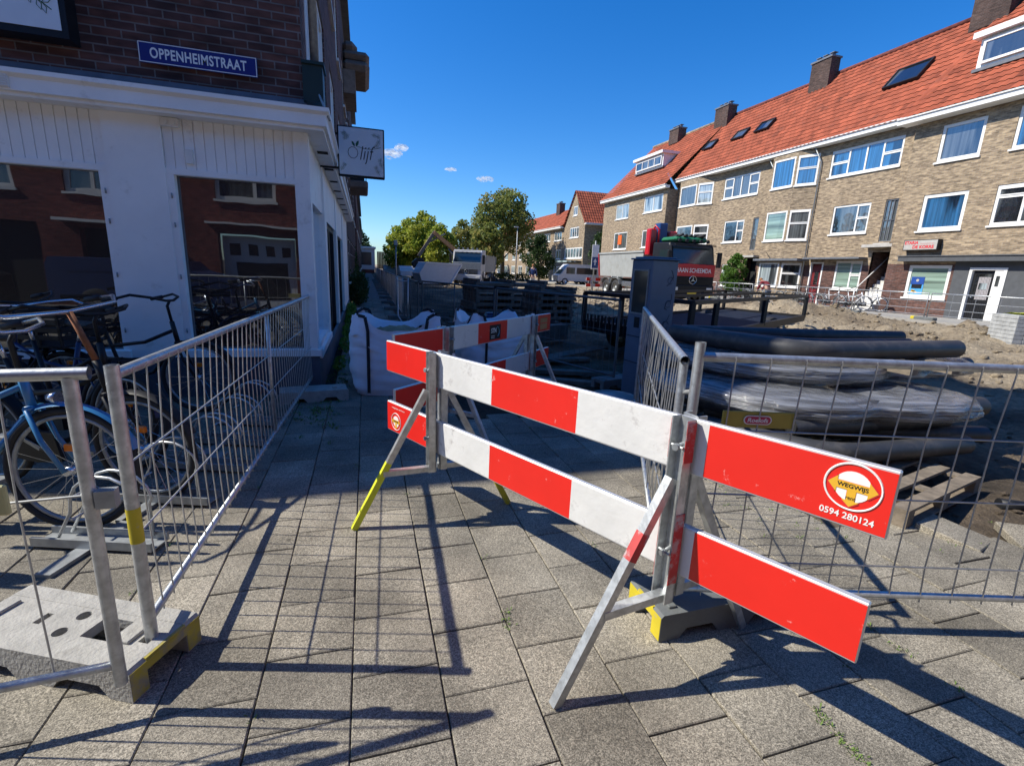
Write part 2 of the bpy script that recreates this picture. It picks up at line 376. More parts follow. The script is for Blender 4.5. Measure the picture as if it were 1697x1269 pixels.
# ------------------------------------------------------------------ ground
def sm(a, b, x): t = max(0, min(1, (x-a)/(b-a))); return t*t*(3-2*t)
def tiled(x, y):                          # where the paving still lies
    if x < -.3 and y > 6.3: return False
    e = .35*noise(x*1.3, y*1.3, 3)
    if x < 1.0: return y < 60
    if y > 4.9+e: return False
    if x > 2.6 and y > 3.0: return False
    if x > 3.55+e and y > 1.75: return False
    return x < 9
def gz(x, y):
    a = sm(.9, 1.5, x)*sm(3.5, 6.5, y+max(0, x-3)*1.1)
    far = sm(8, 20, x)
    z = -.075 - .03*a + .38*far
    if x > 19.6: z = max(z, .32)
    k = sm(1.1, 2.5, x)*sm(2.0, 6.0, y+max(0, x-3.2)*2)*(1-sm(18.3, 19.8, x))
    fy = 1-sm(40, 70, y)
    n = noise(x*.5, y*.5)*.12+abs(noise(x*2.2,y*2.2,7))*.16*sm(9,12,x)+noise(x*1.6, y*1.6, 5)*.10+abs(noise(x*3.1, y*3.1, 9))*.13*sm(5,9,x)+abs(noise(x*4.1, y*4.1, 9))*.05
    z += k*fy*n
    for (hx, hy, sx, sy, h) in HEAPS:
        d = ((x-hx)/sx)**2+((y-hy)/sy)**2
        if d < 6: z += h*math.exp(-d)*(1+.5*noise(x*1.3, y*1.3, 2)+.22*noise(x*3.3, y*3.3, 4)+.12*noise(x*7, y*7, 1))
    return z
HEAPS = [(15.0,14.6,1.7,2.6,.66),(13.2,18.2,2.2,1.6,.38),(16.2,11.4,1.2,2.2,.22),(13.2,9.4,1.5,1.3,.25),(12.0,26,2.5,3.5,.35),(15.5,8.6,1.6,1.2,.3),(10,9,1.5,2,.1),(9.5,20,2,2.5,.25),(17,6.5,2,1,.15),(8,34,2,2,.4),(13,31,2,2,.4)]
def axis(dense0, dense1, step, lo, hi, co):
    a = [dense0+i*step for i in range(int((dense1-dense0)/step)+1)]
    x = dense0; d = step; L = []
    while x > lo: d = min(d*co, 60); x -= d; L.append(x)
    x = a[-1]; d = step; R = []
    while x < hi: d = min(d*co, 60); x += d; R.append(x)
    return L[::-1]+a+R
xs = axis(1.0, 19.8, .14, -900, 1200, 1.35); ys = axis(1.6, 30, .16, -600, 1800, 1.25)
g = MB(); nx = len(xs)
g.add([(x, y, gz(x, y)) for y in ys for x in xs], [(j*nx+i, j*nx+i+1, (j+1)*nx+i+1, (j+1)*nx+i) for j in range(len(ys)-1) for i in range(nx-1)], True)
def groundmat():
    m, nt, n, l, b = newmat('sandy_dirt'); b.inputs['Roughness'].default_value = .95; b.inputs['Specular IOR Level'].default_value = .15
    g_ = n.new('ShaderNodeNewGeometry'); sp = n.new('ShaderNodeSeparateXYZ'); l.new(g_.outputs['Position'], sp.inputs[0])
    n1 = n.new('ShaderNodeTexNoise'); n1.inputs['Scale'].default_value = .55; n1.inputs['Detail'].default_value = 7; l.new(g_.outputs['Position'], n1.inputs['Vector'])
    # sandier toward the far side of the dug-up street
    mr = n.new('ShaderNodeMapRange'); mr.inputs[1].default_value = 3.4; mr.inputs[2].default_value = 11; mr.inputs[3].default_value = -.13; mr.inputs[4].default_value = .22
    l.new(sp.outputs[0], mr.inputs[0])
    ad = n.new('ShaderNodeMath'); ad.operation = 'ADD'; l.new(n1.outputs[0], ad.inputs[0]); l.new(mr.outputs[0], ad.inputs[1])
    cr = n.new('ShaderNodeValToRGB'); e = cr.color_ramp.elements; e[0].position = .3; e[0].color = (.07,.058,.046,1); e[1].position = .78; e[1].color = (.38,.315,.225,1)
    k = e.new(.5); k.color = (.16,.125,.09,1); k = e.new(.64); k.color = (.28,.225,.155,1)
    l.new(ad.outputs[0], cr.inputs[0])
    n2 = n.new('ShaderNodeTexNoise'); n2.inputs['Scale'].default_value = 9; n2.inputs['Detail'].default_value = 8; n2.inputs['Roughness'].default_value = .7; l.new(g_.outputs['Position'], n2.inputs['Vector'])
    m2 = n.new('ShaderNodeMapRange'); m2.inputs[1].default_value = .3; m2.inputs[2].default_value = .7; m2.inputs[3].default_value = .6; m2.inputs[4].default_value = 1.35; l.new(n2.outputs[0], m2.inputs[0])
    mx = n.new('ShaderNodeMix'); mx.data_type = 'RGBA'; mx.blend_type = 'MULTIPLY'; mx.inputs[0].default_value = 1; l.new(cr.outputs[0], mx.inputs[6]); l.new(m2.outputs[0], mx.inputs[7])
    l.new(mx.outputs[2], b.inputs['Base Color'])
    bp = n.new('ShaderNodeBump'); bp.inputs['Strength'].default_value = .9; bp.inputs['Distance'].default_value = .13; l.new(n2.outputs[0], bp.inputs['Height']); l.new(bp.outputs[0], b.inputs['Normal'])
    return m
M['ground'] = groundmat()
tag(g.build('ground', 'ground'), kind='structure')
# paving: real slabs with chamfered edges, each a little off level
def tilemat():
    m, nt, n, l, b = newmat('exposed_aggregate_slab'); b.inputs['Roughness'].default_value = .8; b.inputs['Specular IOR Level'].default_value = .35
    g_ = n.new('ShaderNodeNewGeometry')
    at = n.new('ShaderNodeAttribute'); at.attribute_name = 'tone'
    def tex(sc, det, lo, hi, a, c, ty='n'):
        t = n.new('ShaderNodeTexNoise' if ty == 'n' else 'ShaderNodeTexVoronoi'); t.inputs['Scale'].default_value = sc
        if ty == 'n': t.inputs['Detail'].default_value = det
        l.new(g_.outputs['Position'], t.inputs['Vector'])
        r = n.new('ShaderNodeMapRange'); r.inputs[1].default_value = lo; r.inputs[2].default_value = hi; r.inputs[3].default_value = a; r.inputs[4].default_value = c
        if ty == 'n': l.new(t.outputs[0], r.inputs[0])
        else:
            s = n.new('ShaderNodeSeparateColor'); l.new(t.outputs['Color'], s.inputs[0]); l.new(s.outputs[0], r.inputs[0])
        return r.outputs[0], t
    a, ta = tex(240, 3, .33, .68, .42, 1.75); c, _ = tex(2.6, 9, .32, .68, .68, 1.2); v, tv = tex(150, 0, 0, 1, .68, 1.38, 'v')
    mu = n.new('ShaderNodeMath'); mu.operation = 'MULTIPLY'; l.new(a, mu.inputs[0]); l.new(c, mu.inputs[1])
    mu2 = n.new('ShaderNodeMath'); mu2.operation = 'MULTIPLY'; l.new(mu.outputs[0], mu2.inputs[0]); l.new(v, mu2.inputs[1])
    gum = n.new('ShaderNodeTexVoronoi'); gum.inputs['Scale'].default_value = 3.3; l.new(g_.outputs['Position'], gum.inputs['Vector'])
    gr = n.new('ShaderNodeMapRange'); gr.inputs[1].default_value = .035; gr.inputs[2].default_value = .055; gr.inputs[3].default_value = .55; gr.inputs[4].default_value = 1; l.new(gum.outputs['Distance'], gr.inputs[0])
    spl, _ = tex(.9, 10, .50, .62, 1, .74)
    mg = n.new('ShaderNodeMath'); mg.operation = 'MULTIPLY'; l.new(mu2.outputs[0], mg.inputs[0]); l.new(gr.outputs[0], mg.inputs[1])
    mu2 = n.new('ShaderNodeMath'); mu2.operation = 'MULTIPLY'; l.new(mg.outputs[0], mu2.inputs[0]); l.new(spl, mu2.inputs[1])
    tint = n.new('ShaderNodeTexNoise'); tint.inputs['Scale'].default_value = 1.1; tint.inputs['Detail'].default_value = 4; l.new(g_.outputs['Position'], tint.inputs['Vector'])
    tm = n.new('ShaderNodeMix'); tm.data_type = 'RGBA'; tm.inputs[6].default_value = (.245,.215,.163,1); tm.inputs[7].default_value = (.218,.203,.170,1); l.new(tint.outputs[0], tm.inputs[0])
    mx = n.new('ShaderNodeMix'); mx.data_type = 'RGBA'; mx.blend_type = 'MULTIPLY'; mx.inputs[0].default_value = 1; l.new(tm.outputs[2], mx.inputs[6]); l.new(mu2.outputs[0], mx.inputs[7])
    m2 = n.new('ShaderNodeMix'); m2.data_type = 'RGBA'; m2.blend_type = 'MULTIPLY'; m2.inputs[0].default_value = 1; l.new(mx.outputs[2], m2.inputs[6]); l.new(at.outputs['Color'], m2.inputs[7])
    l.new(m2.outputs[2], b.inputs['Base Color'])
    bp = n.new('ShaderNodeBump'); bp.inputs['Strength'].default_value = .55; bp.inputs['Distance'].default_value = .003; l.new(ta.outputs[0], bp.inputs['Height']); l.new(bp.outputs[0], b.inputs['Normal'])
    return m
M['tile'] = tilemat()
t = MB(); t.c = []
P = .34
R_ = random.Random(3)
for ci in range(-40, 26):
    x0 = .25+ci*P
    yy = -2.4 + (0 if ci % 2 == 0 else P/2)
    off = 1.52-P*int((1.52+2.4)/P)+2.4
    for rj in range(0, 120):
        y0 = yy+off+rj*P-P
        if y0 > 24: break
        cx, cy = x0+P/2, y0+P/2
        if cy < -1.6 or not tiled(cx, cy): continue
        if cx < -6 and cy < 0: continue
        dz = R_.uniform(-.0025, .0025); tx = R_.uniform(-.006, .006); ty = R_.uniform(-.006, .006)
        if math.hypot(cx-3.6, cy-1.9) < .8: dz += R_.uniform(-.03, .01); tx *= 6; ty *= 6
        jx = R_.uniform(-.0015, .0015); gx = R_.uniform(.0018, .0038); ra = R_.uniform(-.006, .006); ca, sa = math.cos(ra), math.sin(ra)
        vs = []
        for z, ins in ((-.05, gx), (-.004, gx), (0, gx+.004)):
            for (sx, sy) in ((-1,-1),(1,-1),(1,1),(-1,1)):
                lx = sx*(P/2-ins); ly = sy*(P/2-ins)
                vs.append((cx+lx*ca-ly*sa+jx, cy+lx*sa+ly*ca, z+dz+lx*tx+ly*ty))
        t.add(vs, [(8,9,10,11)]+[(k+i, k+(i+1)%4, k+4+(i+1)%4, k+4+i) for k in (0,4) for i in range(4)])
        tone = R_.uniform(.86, 1.09)*(R_.choice([.80, .93, 1, 1, 1, 1.06]))
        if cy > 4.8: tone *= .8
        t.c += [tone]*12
        t.mi = 1; q_ = P/2+.001; t.add([(cx-q_,cy-q_,-.016),(cx+q_,cy-q_,-.016),(cx+q_,cy+q_,-.016),(cx-q_,cy+q_,-.016)],[(0,1,2,3)]); t.c += [1]*4; t.mi = 0
M['joint'] = mat('joint_dirt', (.10,.08,.055), .95, var=.5, vscale=3, dirt=(.2,.16,.1), dscale=4, dlo=.5, dhi=.65)
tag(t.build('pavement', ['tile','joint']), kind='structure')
s = MB(); s.box((-60,-40,-.3), (60,-1.75,-.01)); s.box((-60,-1.75,-.3),(-6.2,-.2,-.012))
M['street'] = brick('street_clinker', (.2,.11,.08), (.14,.09,.07), (.1,.09,.08), bw=.2, rh=.1)
M['street2'] = mat('grey_road_surface', (.14,.13,.125), .9, var=.2, bump=.2)
tag(s.build('street', 'street2'), kind='structure')
s = MB(); s.box((-.6,24,-.3), (1.0,150,.0)); tag(s.build('sidewalk', 'street2'), kind='structure')
s = MB(); s.box((19.9,-20,-.2), (24.5,190,.40)); tag(s.build('far_pavement', 'kerb'), kind='structure')
s = MB(); s.box((19.72,-20,-.2), (19.9,190,.43)); tag(s.build('kerb', 'kerb'), kind='structure')
# fine sand and grit lying in the joints and on the broken edge
# ------------------------------------------------------------------ wall helpers
class Plane:                               # upright plane: u along the wall, n outward
    def __init__(s, o, u): s.o = V(o); s.u = V(u).normalized(); s.n = s.u.cross(V((0,0,1)))
    def p(s, u, z, d=0): return V((s.o.x, s.o.y, 0))+s.u*u+s.n*d+V((0,0,z))
def pbox(mb, P_, u0, u1, z0, z1, d0, d1):  # box set on a wall plane
    if u0 > u1: u0, u1 = u1, u0
    q = [P_.p(u0,z0,d0),P_.p(u1,z0,d0),P_.p(u1,z0,d1),P_.p(u0,z0,d1),P_.p(u0,z1,d0),P_.p(u1,z1,d0),P_.p(u1,z1,d1),P_.p(u0,z1,d1)]
    return mb.add(q, [(0,1,2,3)[::-1] if d1 < d0 else (0,1,2,3)[::-1],(4,5,6,7),(0,1,5,4),(1,2,6,5),(2,3,7,6),(3,0,4,7)])
def wall(mb, P_, u0, u1, z0, z1, holes, rev=.14):
    us = sorted({u0,u1}|{h[0] for h in holes}|{h[1] for h in holes}); zs = sorted({z0,z1}|{h[2] for h in holes}|{h[3] for h in holes})
    us = [u for u in us if u0 <= u <= u1]; zs = [z for z in zs if z0 <= z <= z1]
    for i in range(len(us)-1):
        for j in range(len(zs)-1):
            cu = (us[i]+us[i+1])/2; cz = (zs[j]+zs[j+1])/2
            if any(h[0] < cu < h[1] and h[2] < cz < h[3] for h in holes): continue
            mb.quad(P_.p(us[i],zs[j]), P_.p(us[i+1],zs[j]), P_.p(us[i+1],zs[j+1]), P_.p(us[i],zs[j+1]))
    for h in holes:
        a,b,c,d = h; A = [(a,c),(b,c),(b,d),(a,d)]
        for i in range(4):
            p,q = A[i],A[(i+1)%4]; mb.quad(P_.p(*p), P_.p(*q), P_.p(*q,-rev), P_.p(*p,-rev))
def window(parent, P_, u0, u1, z0, z1, cols=(1,), trans=(), glass='glass', d=-.06, fw=.07, fm='trim', sill=True, label=None, tilt=None, name='window'):
    "cols: relative widths of the lights; trans: {column: fraction where a crossbar sits}"
    if u0 > u1: u0, u1 = u1, u0
    f = MB(); gl = MB()
    pbox(f, P_, u0, u1, z0, z0+fw, d-.04, d+.03); pbox(f, P_, u0, u1, z1-fw, z1, d-.04, d+.03)
    pbox(f, P_, u0, u0+fw, z0+fw, z1-fw, d-.04, d+.028); pbox(f, P_, u1-fw, u1, z0+fw, z1-fw, d-.04, d+.028)
    tot = sum(cols); x = u0+fw; W = u1-u0-2*fw
    for i, c in enumerate(cols):
        x1 = x+W*c/tot
        if i < len(cols)-1: pbox(f, P_, x1-fw*.4, x1+fw*.4, z0+fw, z1-fw, d-.04, d+.026)
        if trans and i in trans:
            zt = z0+(z1-z0)*trans[i]; pbox(f, P_, x, x1, zt-fw*.4, zt+fw*.4, d-.04, d+.024)
            # a sash within the upper light
            for (a, b_, c_, d_) in ((x, x1, zt+fw*.4, zt+fw*.8), (x, x1, z1-fw*1.5, z1-fw)): pbox(f, P_, a+.002, b_-.002, c_, d_, d-.03, d+.045)
        x = x1
    if sill: pbox(f, P_, u0-.05, u1+.05, z0-.07, z0, d-.04, .07)
    fr = f.build(name, fm, parent)
    if label: fr['label'] = label
    pbox(gl, P_, u0+fw*.5, u1-fw*.5, z0+fw*.5, z1-fw*.5, d-.022, d-.01)
    gl.build('pane', glass, fr)
    return fr
# ------------------------------------------------------------------ corner shop
YS, XS = 6.33, -.6
shop = empty('corner_shop', (-4, 9, 0), label='dark brick corner building with white painted wooden shop front and large panes', cat='building', world=True)
F = Plane((XS, YS, 0), (1,0,0)); F.n = V((0,-1,0))       # u = x-XS, outward -Y
S = Plane((XS, YS, 0), (0,1,0)); S.n = V((1,0,0))
HB = 10.8
b = MB()
fx = lambda x: x-XS
upwin = [(fx(-4.9), fx(-3.4), 5.6, 7.3), (fx(-8.5), fx(-7), 4.6, 6.9)]
wall(b, F, -11, 0, 3.22, HB, upwin)
sidewin = [(.55,1.75,3.75,5.6),(2.5,4.0,3.75,5.6),(5.4,7.2,3.75,5.6),(9,10.4,3.75,5.6),(.55,1.75,6.9,8.7),(2.5,4,6.9,8.7),(5.4,7.2,6.9,8.7),(9,10.4,6.9,8.7)]
wall(b, S, 0, 12.5, 3.22, HB, sidewin)
b.quad(F.p(-11,0), F.p(-11,HB), V((XS-11, 18.8, HB)), V((XS-11, 18.8, 0)))
b.quad(V((XS-11,18.8,0)), V((XS-11,18.8,HB)), V((XS,18.8,HB)), V((XS,18.8,0)))
b.quad(V((XS-11,YS,HB-.01)), V((XS,YS,HB-.01)), V((XS,18.8,HB-.01)), V((XS-11,18.8,HB-.01)))
b.build('wall', 'brickdark', shop)
r = MB(); r.box((XS-11.3, YS-.04, HB), (XS+.05, 18.8, HB+.12)); r.build('roof', 'lead', shop)
window(shop, F, *upwin[0], cols=(2,1)); window(shop, F, *upwin[1], cols=(1,1))
for q in sidewin: window(shop, S, *q, cols=(1,1), fw=.08)
# back of the shop front (so nothing shows through)
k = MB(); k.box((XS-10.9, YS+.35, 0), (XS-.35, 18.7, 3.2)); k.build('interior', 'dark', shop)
# ground floor, front
k = MB(); k.box((XS-11, YS-.03, -.05), (XS+.03, YS+.3, .47)); k.box((XS-.3, YS+.3, -.05), (XS+.028, 7.35, .45)); k.box((XS-.3, 7.35, -.05), (XS+.028, 18.8, .3)); k.build('plinth', 'plinth', shop)
wf = MB()
def fbox(mb, x0, x1, z0, z1, d0=-.1, d1=.0): pbox(mb, F, fx(x0), fx(x1), z0, z1, d0, d1)
fbox(wf, -2.52, -2.0, .47, 3.0, -.12, .025)                       # the broad pillar
fbox(wf, -2.0, -1.93, .55, 2.45, -.12, .012); fbox(wf, -.74, XS+.02, .55, 3.0, -.13, .016)
fbox(wf, -2.0, XS+.06, .47, .55, -.12, .06)                       # sill
fbox(wf, -2.0, -.74, 2.44, 2.50, -.1, .014)
fbox(wf, -4.55, -2.52, 2.42, 2.48, -.1, .014); fbox(wf, -2.6, -2.52, .55, 2.42, -.12, .012); fbox(wf, -4.7, -2.52, .47, .55, -.12, .06)
fbox(wf, -5.2, -4.55, .47, 3.0, -.12, .02); fbox(wf, -7.6, -5.2, .47, .55, -.12, .06); fbox(wf, -7.6, -5.2, 2.42, 3.0, -.12, .0); fbox(wf, -11.6, -7.6, .47, 3.0, -.12, .0)
for (a, c) in ((-2.0, -.74), (-4.55, -2.52)):                     # grooved boarding above the panes
    z0 = 2.50; n = int((c-a)/.094); wv = (c-a)/n
    for i in range(n): fbox(wf, a+i*wv+.005, a+(i+1)*wv-.005, z0-.02, 3.0, -.06, -.002)
    fbox(wf, a, c, z0-.02, 3.0, -.09, -.014)
wf.build('wooden_front', 'white', shop)
pn = MB(); pbox(pn, F, fx(-1.94), fx(-.73), .54, 2.46, -.09, -.075); pn.build('shop_window', 'shopglass', shop)
pn = MB(); pbox(pn, F, fx(-4.56), fx(-2.58), .54, 2.44, -.09, -.075); pn.build('shop_window', 'shopglass', shop)
pn = MB(); pbox(pn, F, fx(-7.6), fx(-5.2), .54, 2.44, -.09, -.075); pn.build('shop_window', 'shopglass', shop)
# cornice round the corner, soffit under it
c_ = MB()
def cornice(mb, prof):
    # profile points (outward, z); runs along the front and the side with a mitred corner
    n = len(prof); L = []
    for (o, z) in prof: L.append([V((XS-11.4, YS-o, z)), V((XS+o, YS-o, z)), V((XS+o, 18.6, z))])
    for i in range(n):
        A = L[i]; B = L[(i+1) % n]
        mb.quad(A[0], A[1], B[1], B[0]); mb.quad(A[1], A[2], B[2], B[1])
    mb.add([l[2] for l in L], [tuple(range(n))]); mb.add([l[0] for l in L], [tuple(range(n))[::-1]])
cornice(c_, [(-.05,2.99),(.20,2.99),(.20,3.02),(.235,3.03),(.235,3.14),(.27,3.17),(.27,3.21),(-.05,3.235)])
c_.build('cornice', 'white', shop)
sf = MB(); sf.box((XS-.02,6.8,2.985),(XS+.19,18.5,2.989))
l_ = MB(); pbox(l_, F, -11, .03, 3.235, 3.33, -.01, .012); pbox(l_, S, .0, 12.4, 3.235, 3.33, -.01, .012); l_.build('flashing', 'lead', shop)
# side front
w2 = MB()
def sbox(mb, y0, y1, z0, z1, d0=-.12, d1=0): pbox(mb, S, y0-YS, y1-YS, z0, z1, d0, d1)
sbox(w2, 6.35, 6.52, .5, 2.99, -.1, .018); sbox(w2, 6.52, 8.2, 2.3, 2.99, -.1, .0); sbox(w2, 6.4, 8.4, .42, .5, -.12, .06); sbox(w2, 8.2, 8.6, .45, 2.99, -.12, .03)
sbox(w2, 6.52, 8.2, .5, .56, -.1, .012); sbox(w2, 8.6, 11.3, 2.25, 2.99, -.1, .01); sbox(w2, 11.3, 11.7, .3, 2.99, -.12, .03); sbox(w2, 11.7, 14.4, 2.2, 2.99, -.1, .01); sbox(w2, 14.4, 14.9, .3, 2.99, -.12, .035)
sbox(w2, 14.9, 18.8, .3, 2.99, -.12, .0)
w2.build('wooden_front', 'white', shop)
pn = MB(); sbox(pn, 6.5, 8.22, .52, 2.32, -.07, -.055); pn.build('shop_window', 'shopglass', shop)
for (y0, y1) in ((8.62, 9.9), (9.95, 11.28), (11.72, 13.0), (13.05, 14.38)):
    d_ = MB(); 
    for (a,bb,c,d) in ((y0,y1,2.17,2.25),(y0,y1,.05,.3),(y0,y0+.1,.3,2.17),(y1-.1,y1,.3,2.17)): sbox(d_, a, bb, c, d, -.1, -.03)
    dd = d_.build('door', 'black', shop); pn = MB(); sbox(pn, y0+.08, y1-.08, .28, 2.19, -.08, -.07); pn.build('pane', 'shopglass', dd)
# small fittings on the front
k = MB(); fbox(k, -1.99, -1.83, 2.90, 2.985, -.05, .05); k.tube([F.p(fx(-1.95),2.94,.05),F.p(fx(-1.95),2.94,.062)], .026, 12); k.tube([F.p(fx(-1.88),2.94,.05),F.p(fx(-1.88),2.94,.062)], .026, 12)
k.build('junction_box', 'trim', shop)
k = MB(); fbox(k, -1.80, -1.73, 2.56, 2.70, -.05, .03); k.build('wall_box', 'trim', shop)
k = MB(); pbox(k, F, fx(-3.32), fx(-3.10), 3.045, 3.165, .236, .25)
for i in range(5): pbox(k, F, fx(-3.31), fx(-3.11), 3.055+i*.021, 3.066+i*.021, .25, .258)
k.build('vent_grille', 'trim', shop)
k = MB()
for z in (.75,1.35,1.9,2.2):
    for x in (-1.965,-2.56): k.tube([F.p(fx(x),z,.012),F.p(fx(x),z+.05,.02)], .008, 6)
k.build('hinge', 'galvdark', shop)
k = MB(); k.box((XS+.005, YS-.10, 3.30), (XS+.21, YS+.20, 3.66)); k.box((XS-.0, YS-.12, 3.66), (XS+.23, YS+.22, 3.69)); k.build('rain_hopper', mat('dark_green_paint', (.012,.03,.025), .5), shop)
# leaning metal rod below the hopper
k = MB(); k.tube([(XS+.1, YS-.02, 3.55), (XS+.27, YS-.2, 3.1)], .012, 6); k.tube([(XS+.12,YS+.1,3.7),(XS+.12,YS+.1,HB)], .045, 8); k.build('drain_pipe', 'galvdark', shop)
k = MB()
for i in range(8): sbox(k, 7.2+i*1.2, 7.35+i*1.2, 2.983, 2.9885, .04, .17)
k.build('soffit_vent', 'dark', shop)
# ------------------------------------------------------------------ signs on the shop
T = frame(F.p(fx(-1.575), 3.565, .03), (1,0,0), (0,0,1))
sg = empty('street_name_sign', T.translation, label='dark blue enamel street name sign with white border on the dark brick', cat='street sign', world=True)
tilt = Matrix.Rotation(math.radians(-.6), 4, T.col[2].to_3d()); 
k = MB(); k.bbox((-.535,-.095,0), (.535,.095,.018), .006, T); k.build('sign_plate', 'signblue', sg)
k = MB()
for (a,b_,c,d) in ((-.53,.53,.083,.09),(-.53,.53,-.09,-.083),(-.53,-.523,-.083,.083),(.523,.53,-.083,.083)): k.box((a,c,.0175),(b_,d,.0205),T)
k.build('border', 'textwhite', sg)
text('OPPENHEIMSTRAAT', T @ Matrix.Translation((0,0,.0178)), .098, 'textwhite', sg, width=.87, ext=.001, bold=.022, spacing=1.08)
# big light box at the top left
ad = empty('light_box_sign', (-3.6, YS-.2, 3.8), label='large dark framed sign with leaf drawings on the brick above the cornice', cat='sign', world=True)
k = MB(); fbox(k, -5.4, -2.60, 3.53, 5.2, .0, .20); k.build('box', 'black', ad)
k = MB(); fbox(k, -5.34, -2.65, 3.59, 5.1, .2, .206); k.build('face', 'signface', ad)
def sprig(mb, T, L, n=7, a0=.5, leaf=.045, r=.0035):
    pts = [(L*i/12, .10*L*math.sin(i/12*2.2)) for i in range(13)]
    mb.tube([T @ V((x,y,.001)) for x,y in pts], r, 4)
    for i in range(n):
        x, y = pts[2+int(i*10/n)]
        for sg_ in (1,-1):
            an = sg_*a0+.15; out = [(0,0),(leaf*.5,leaf*.22),(leaf,0),(leaf*.5,-leaf*.22)]
            q = [T @ V((x+math.cos(an)*p[0]-math.sin(an)*p[1], y+math.sin(an)*p[0]+math.cos(an)*p[1], .001)) for p in out]
            mb.tube(q, r*.8, 4, closed=True)
k = MB(); T = frame(F.p(fx(-3.15), 3.98, .207), V((1,0,-.62)), V((.62,0,1))); sprig(k, T, .50, 7, .9, .09, .004)
T = frame(F.p(fx(-4.2), 4.2, .207), V((1,0,-.2)), V((.2,0,1))); sprig(k, T, .8, 7, .9, .12, .004); k.build('leaf_drawing', 'textgreen', ad)
# projecting sign
YO = 8.15
ol = empty('projecting_sign', (.0, YO, 3.2), label='square pale sign with script lettering projecting over the sidewalk', cat='sign', world=True)
k = MB(); k.bbox((-.345,YO,2.87), (.325,YO+.12,3.56), .008); k.build('box', 'black', ol)
k = MB(); k.box((-.325,YO-.004,2.89), (.305,YO+.0,3.54)); k.build('face', 'signface', ol)
T = frame((-.01,YO-.005,3.2), (1,0,0), (0,0,1))
k = MB(); k.beam((XS-.02,YO+.06,3.45),(-.33,YO+.06,3.45),.03); k.beam((XS-.02,YO+.06,2.98),(-.33,YO+.06,2.98),.03); k.build('bracket', 'black', ol)
text('lijf', T @ Matrix.Translation((.09,-.02,0)) @ Matrix.Rotation(.06,4,'Z'), .25, 'textblack', ol, width=.23, ext=.001, shear=.35, bold=-.012)
k = MB(); k.tube([T @ V((-.12+.07*math.cos(a/10*6.283+1.2), .0+.08*math.sin(a/10*6.283+1.2)+.0*a, .001)) for a in range(10)], .0035, 4, closed=True); k.build('lettering', 'textblack', ol)
k = MB(); k.tube([T @ V((-.07+.35*t_/12, .095-.035*math.sin(t_/12*3.1)+.012*t_/12, .001)) for t_ in range(13)], .003, 4)
for (cx_, an, L) in ((-.09, 2.1, .085), (-.075, 1.15, .095)):
    o = [(0,0),(.35,.2),(.75,.17),(1,0),(.75,-.15),(.35,-.18)]
    k.prism([(cx_+L*(math.cos(an)*p-math.sin(an)*q), .085+L*(math.sin(an)*p+math.cos(an)*q)) for p,q in o], .001, T)
k.build('leaf_emblem', 'textgreen', ol)
k = MB()
for (x, y, an) in ((.14,.27,-.3),(.27,.22,-2.2),(.26,-.28,1.9),(.30,-.18,1.7),(-.29,.27,-.6),(-.24,.30,-1.6),(-.3,-.27,.9)):
    sprig(k, T @ Matrix.Translation((x,y,0)) @ Matrix.Rotation(an,4,'Z'), .14, 4, .8, .04, .0022)
k.build('leaf_drawing', 'texthin', ol)
# ------------------------------------------------------------------ houses further along the left
def leftrow(y0, y1, h, matn, label, balc=(), xo=0):
    r = empty('town_house', (-3, (y0+y1)/2, 0), label=label, cat='building', world=True)
    Q = Plane((XS+xo, y0, 0), (0,1,0)); Q.n = V((1,0,0)); L = y1-y0; hs = []
    for z in (.9, 3.9, 7.0):
        y = .9
        while y+1.4 < L: hs.append((y, y+1.3, z, z+1.7)); y += 2.3
    b = MB(); wall(b, Q, 0, L, -.05, h, hs)
    x0 = XS+xo
    for yy in (y0, y1): b.quad(V((x0-9,yy,0)),V((x0-9,yy,h)),V((x0,yy,h)),V((x0,yy,0)))
    b.quad(V((x0-9,y0,h)),V((x0,y0,h)),V((x0,y1,h)),V((x0-9,y1,h)))
    b.build('wall', matn, r)
    for q in hs: window(r, Q, *q, cols=(1,1), trans={1:.6}, fw=.09)
    c = MB(); c.box((x0-9.2,y0+.02,h),(x0+.25,y1-.02,h+.2)); c.build('roof', 'lead', r)
    for (yb, zb, dp, wd, cur) in balc:
        c = MB()
        n = 7; pts = [(0,0)]+[(dp*math.sin(i/n*math.pi/2), .12+.30*(i/n)**2) for i in range(n+1)]+[(dp, .62), (0,.62)]
        c.bbox((x0-.05,yb,zb),(x0+dp,yb+wd,zb+.34),.15 if cur else .06)
        if cur: c.bbox((x0-.05,yb+.05,zb+.38),(x0+dp*1.0,yb+wd-.05,zb+.66),.13); c.bbox((x0-.05,yb+.1,zb+.6),(x0+dp*.55,yb+wd-.1,zb+1.0),.18); c.box((x0-.05,yb+.1,zb-.8),(x0+dp*.45,yb+wd-.1,zb))
        bo = c.build('balcony', 'balcony', r)
        if not cur:
            c = MB()
            for zz in (.35,.55,.75,.95): c.tube([(x0,yb+.05,zb+.3+zz*.9),(x0+dp*.9,yb+.05,zb+.3+zz*.9),(x0+dp*.9,yb+wd-.05,zb+.3+zz*.9),(x0,yb+wd-.05,zb+.3+zz*.9)], .02, 5)
            c.box((x0,yb+.08,zb+.32),(x0+dp*.8,yb+.12,zb+1.1)); c.build('railing', 'black', bo)
    return r
leftrow(18.85, 37, 10.6, 'brickdark2', 'brown brick house with jutting stone canopies directly behind the corner shop', balc=((21.0,8.6,.95,2.6,True),(27,5.3,.85,3.2,False)))
leftrow(37.05, 62, 6.9, 'brickdark', 'lower dark brick house beyond the one with stone canopies', xo=.08)
leftrow(62.1, 110, 6.6, 'brickdark2', 'brown brick house just before the white site hut', xo=.02)
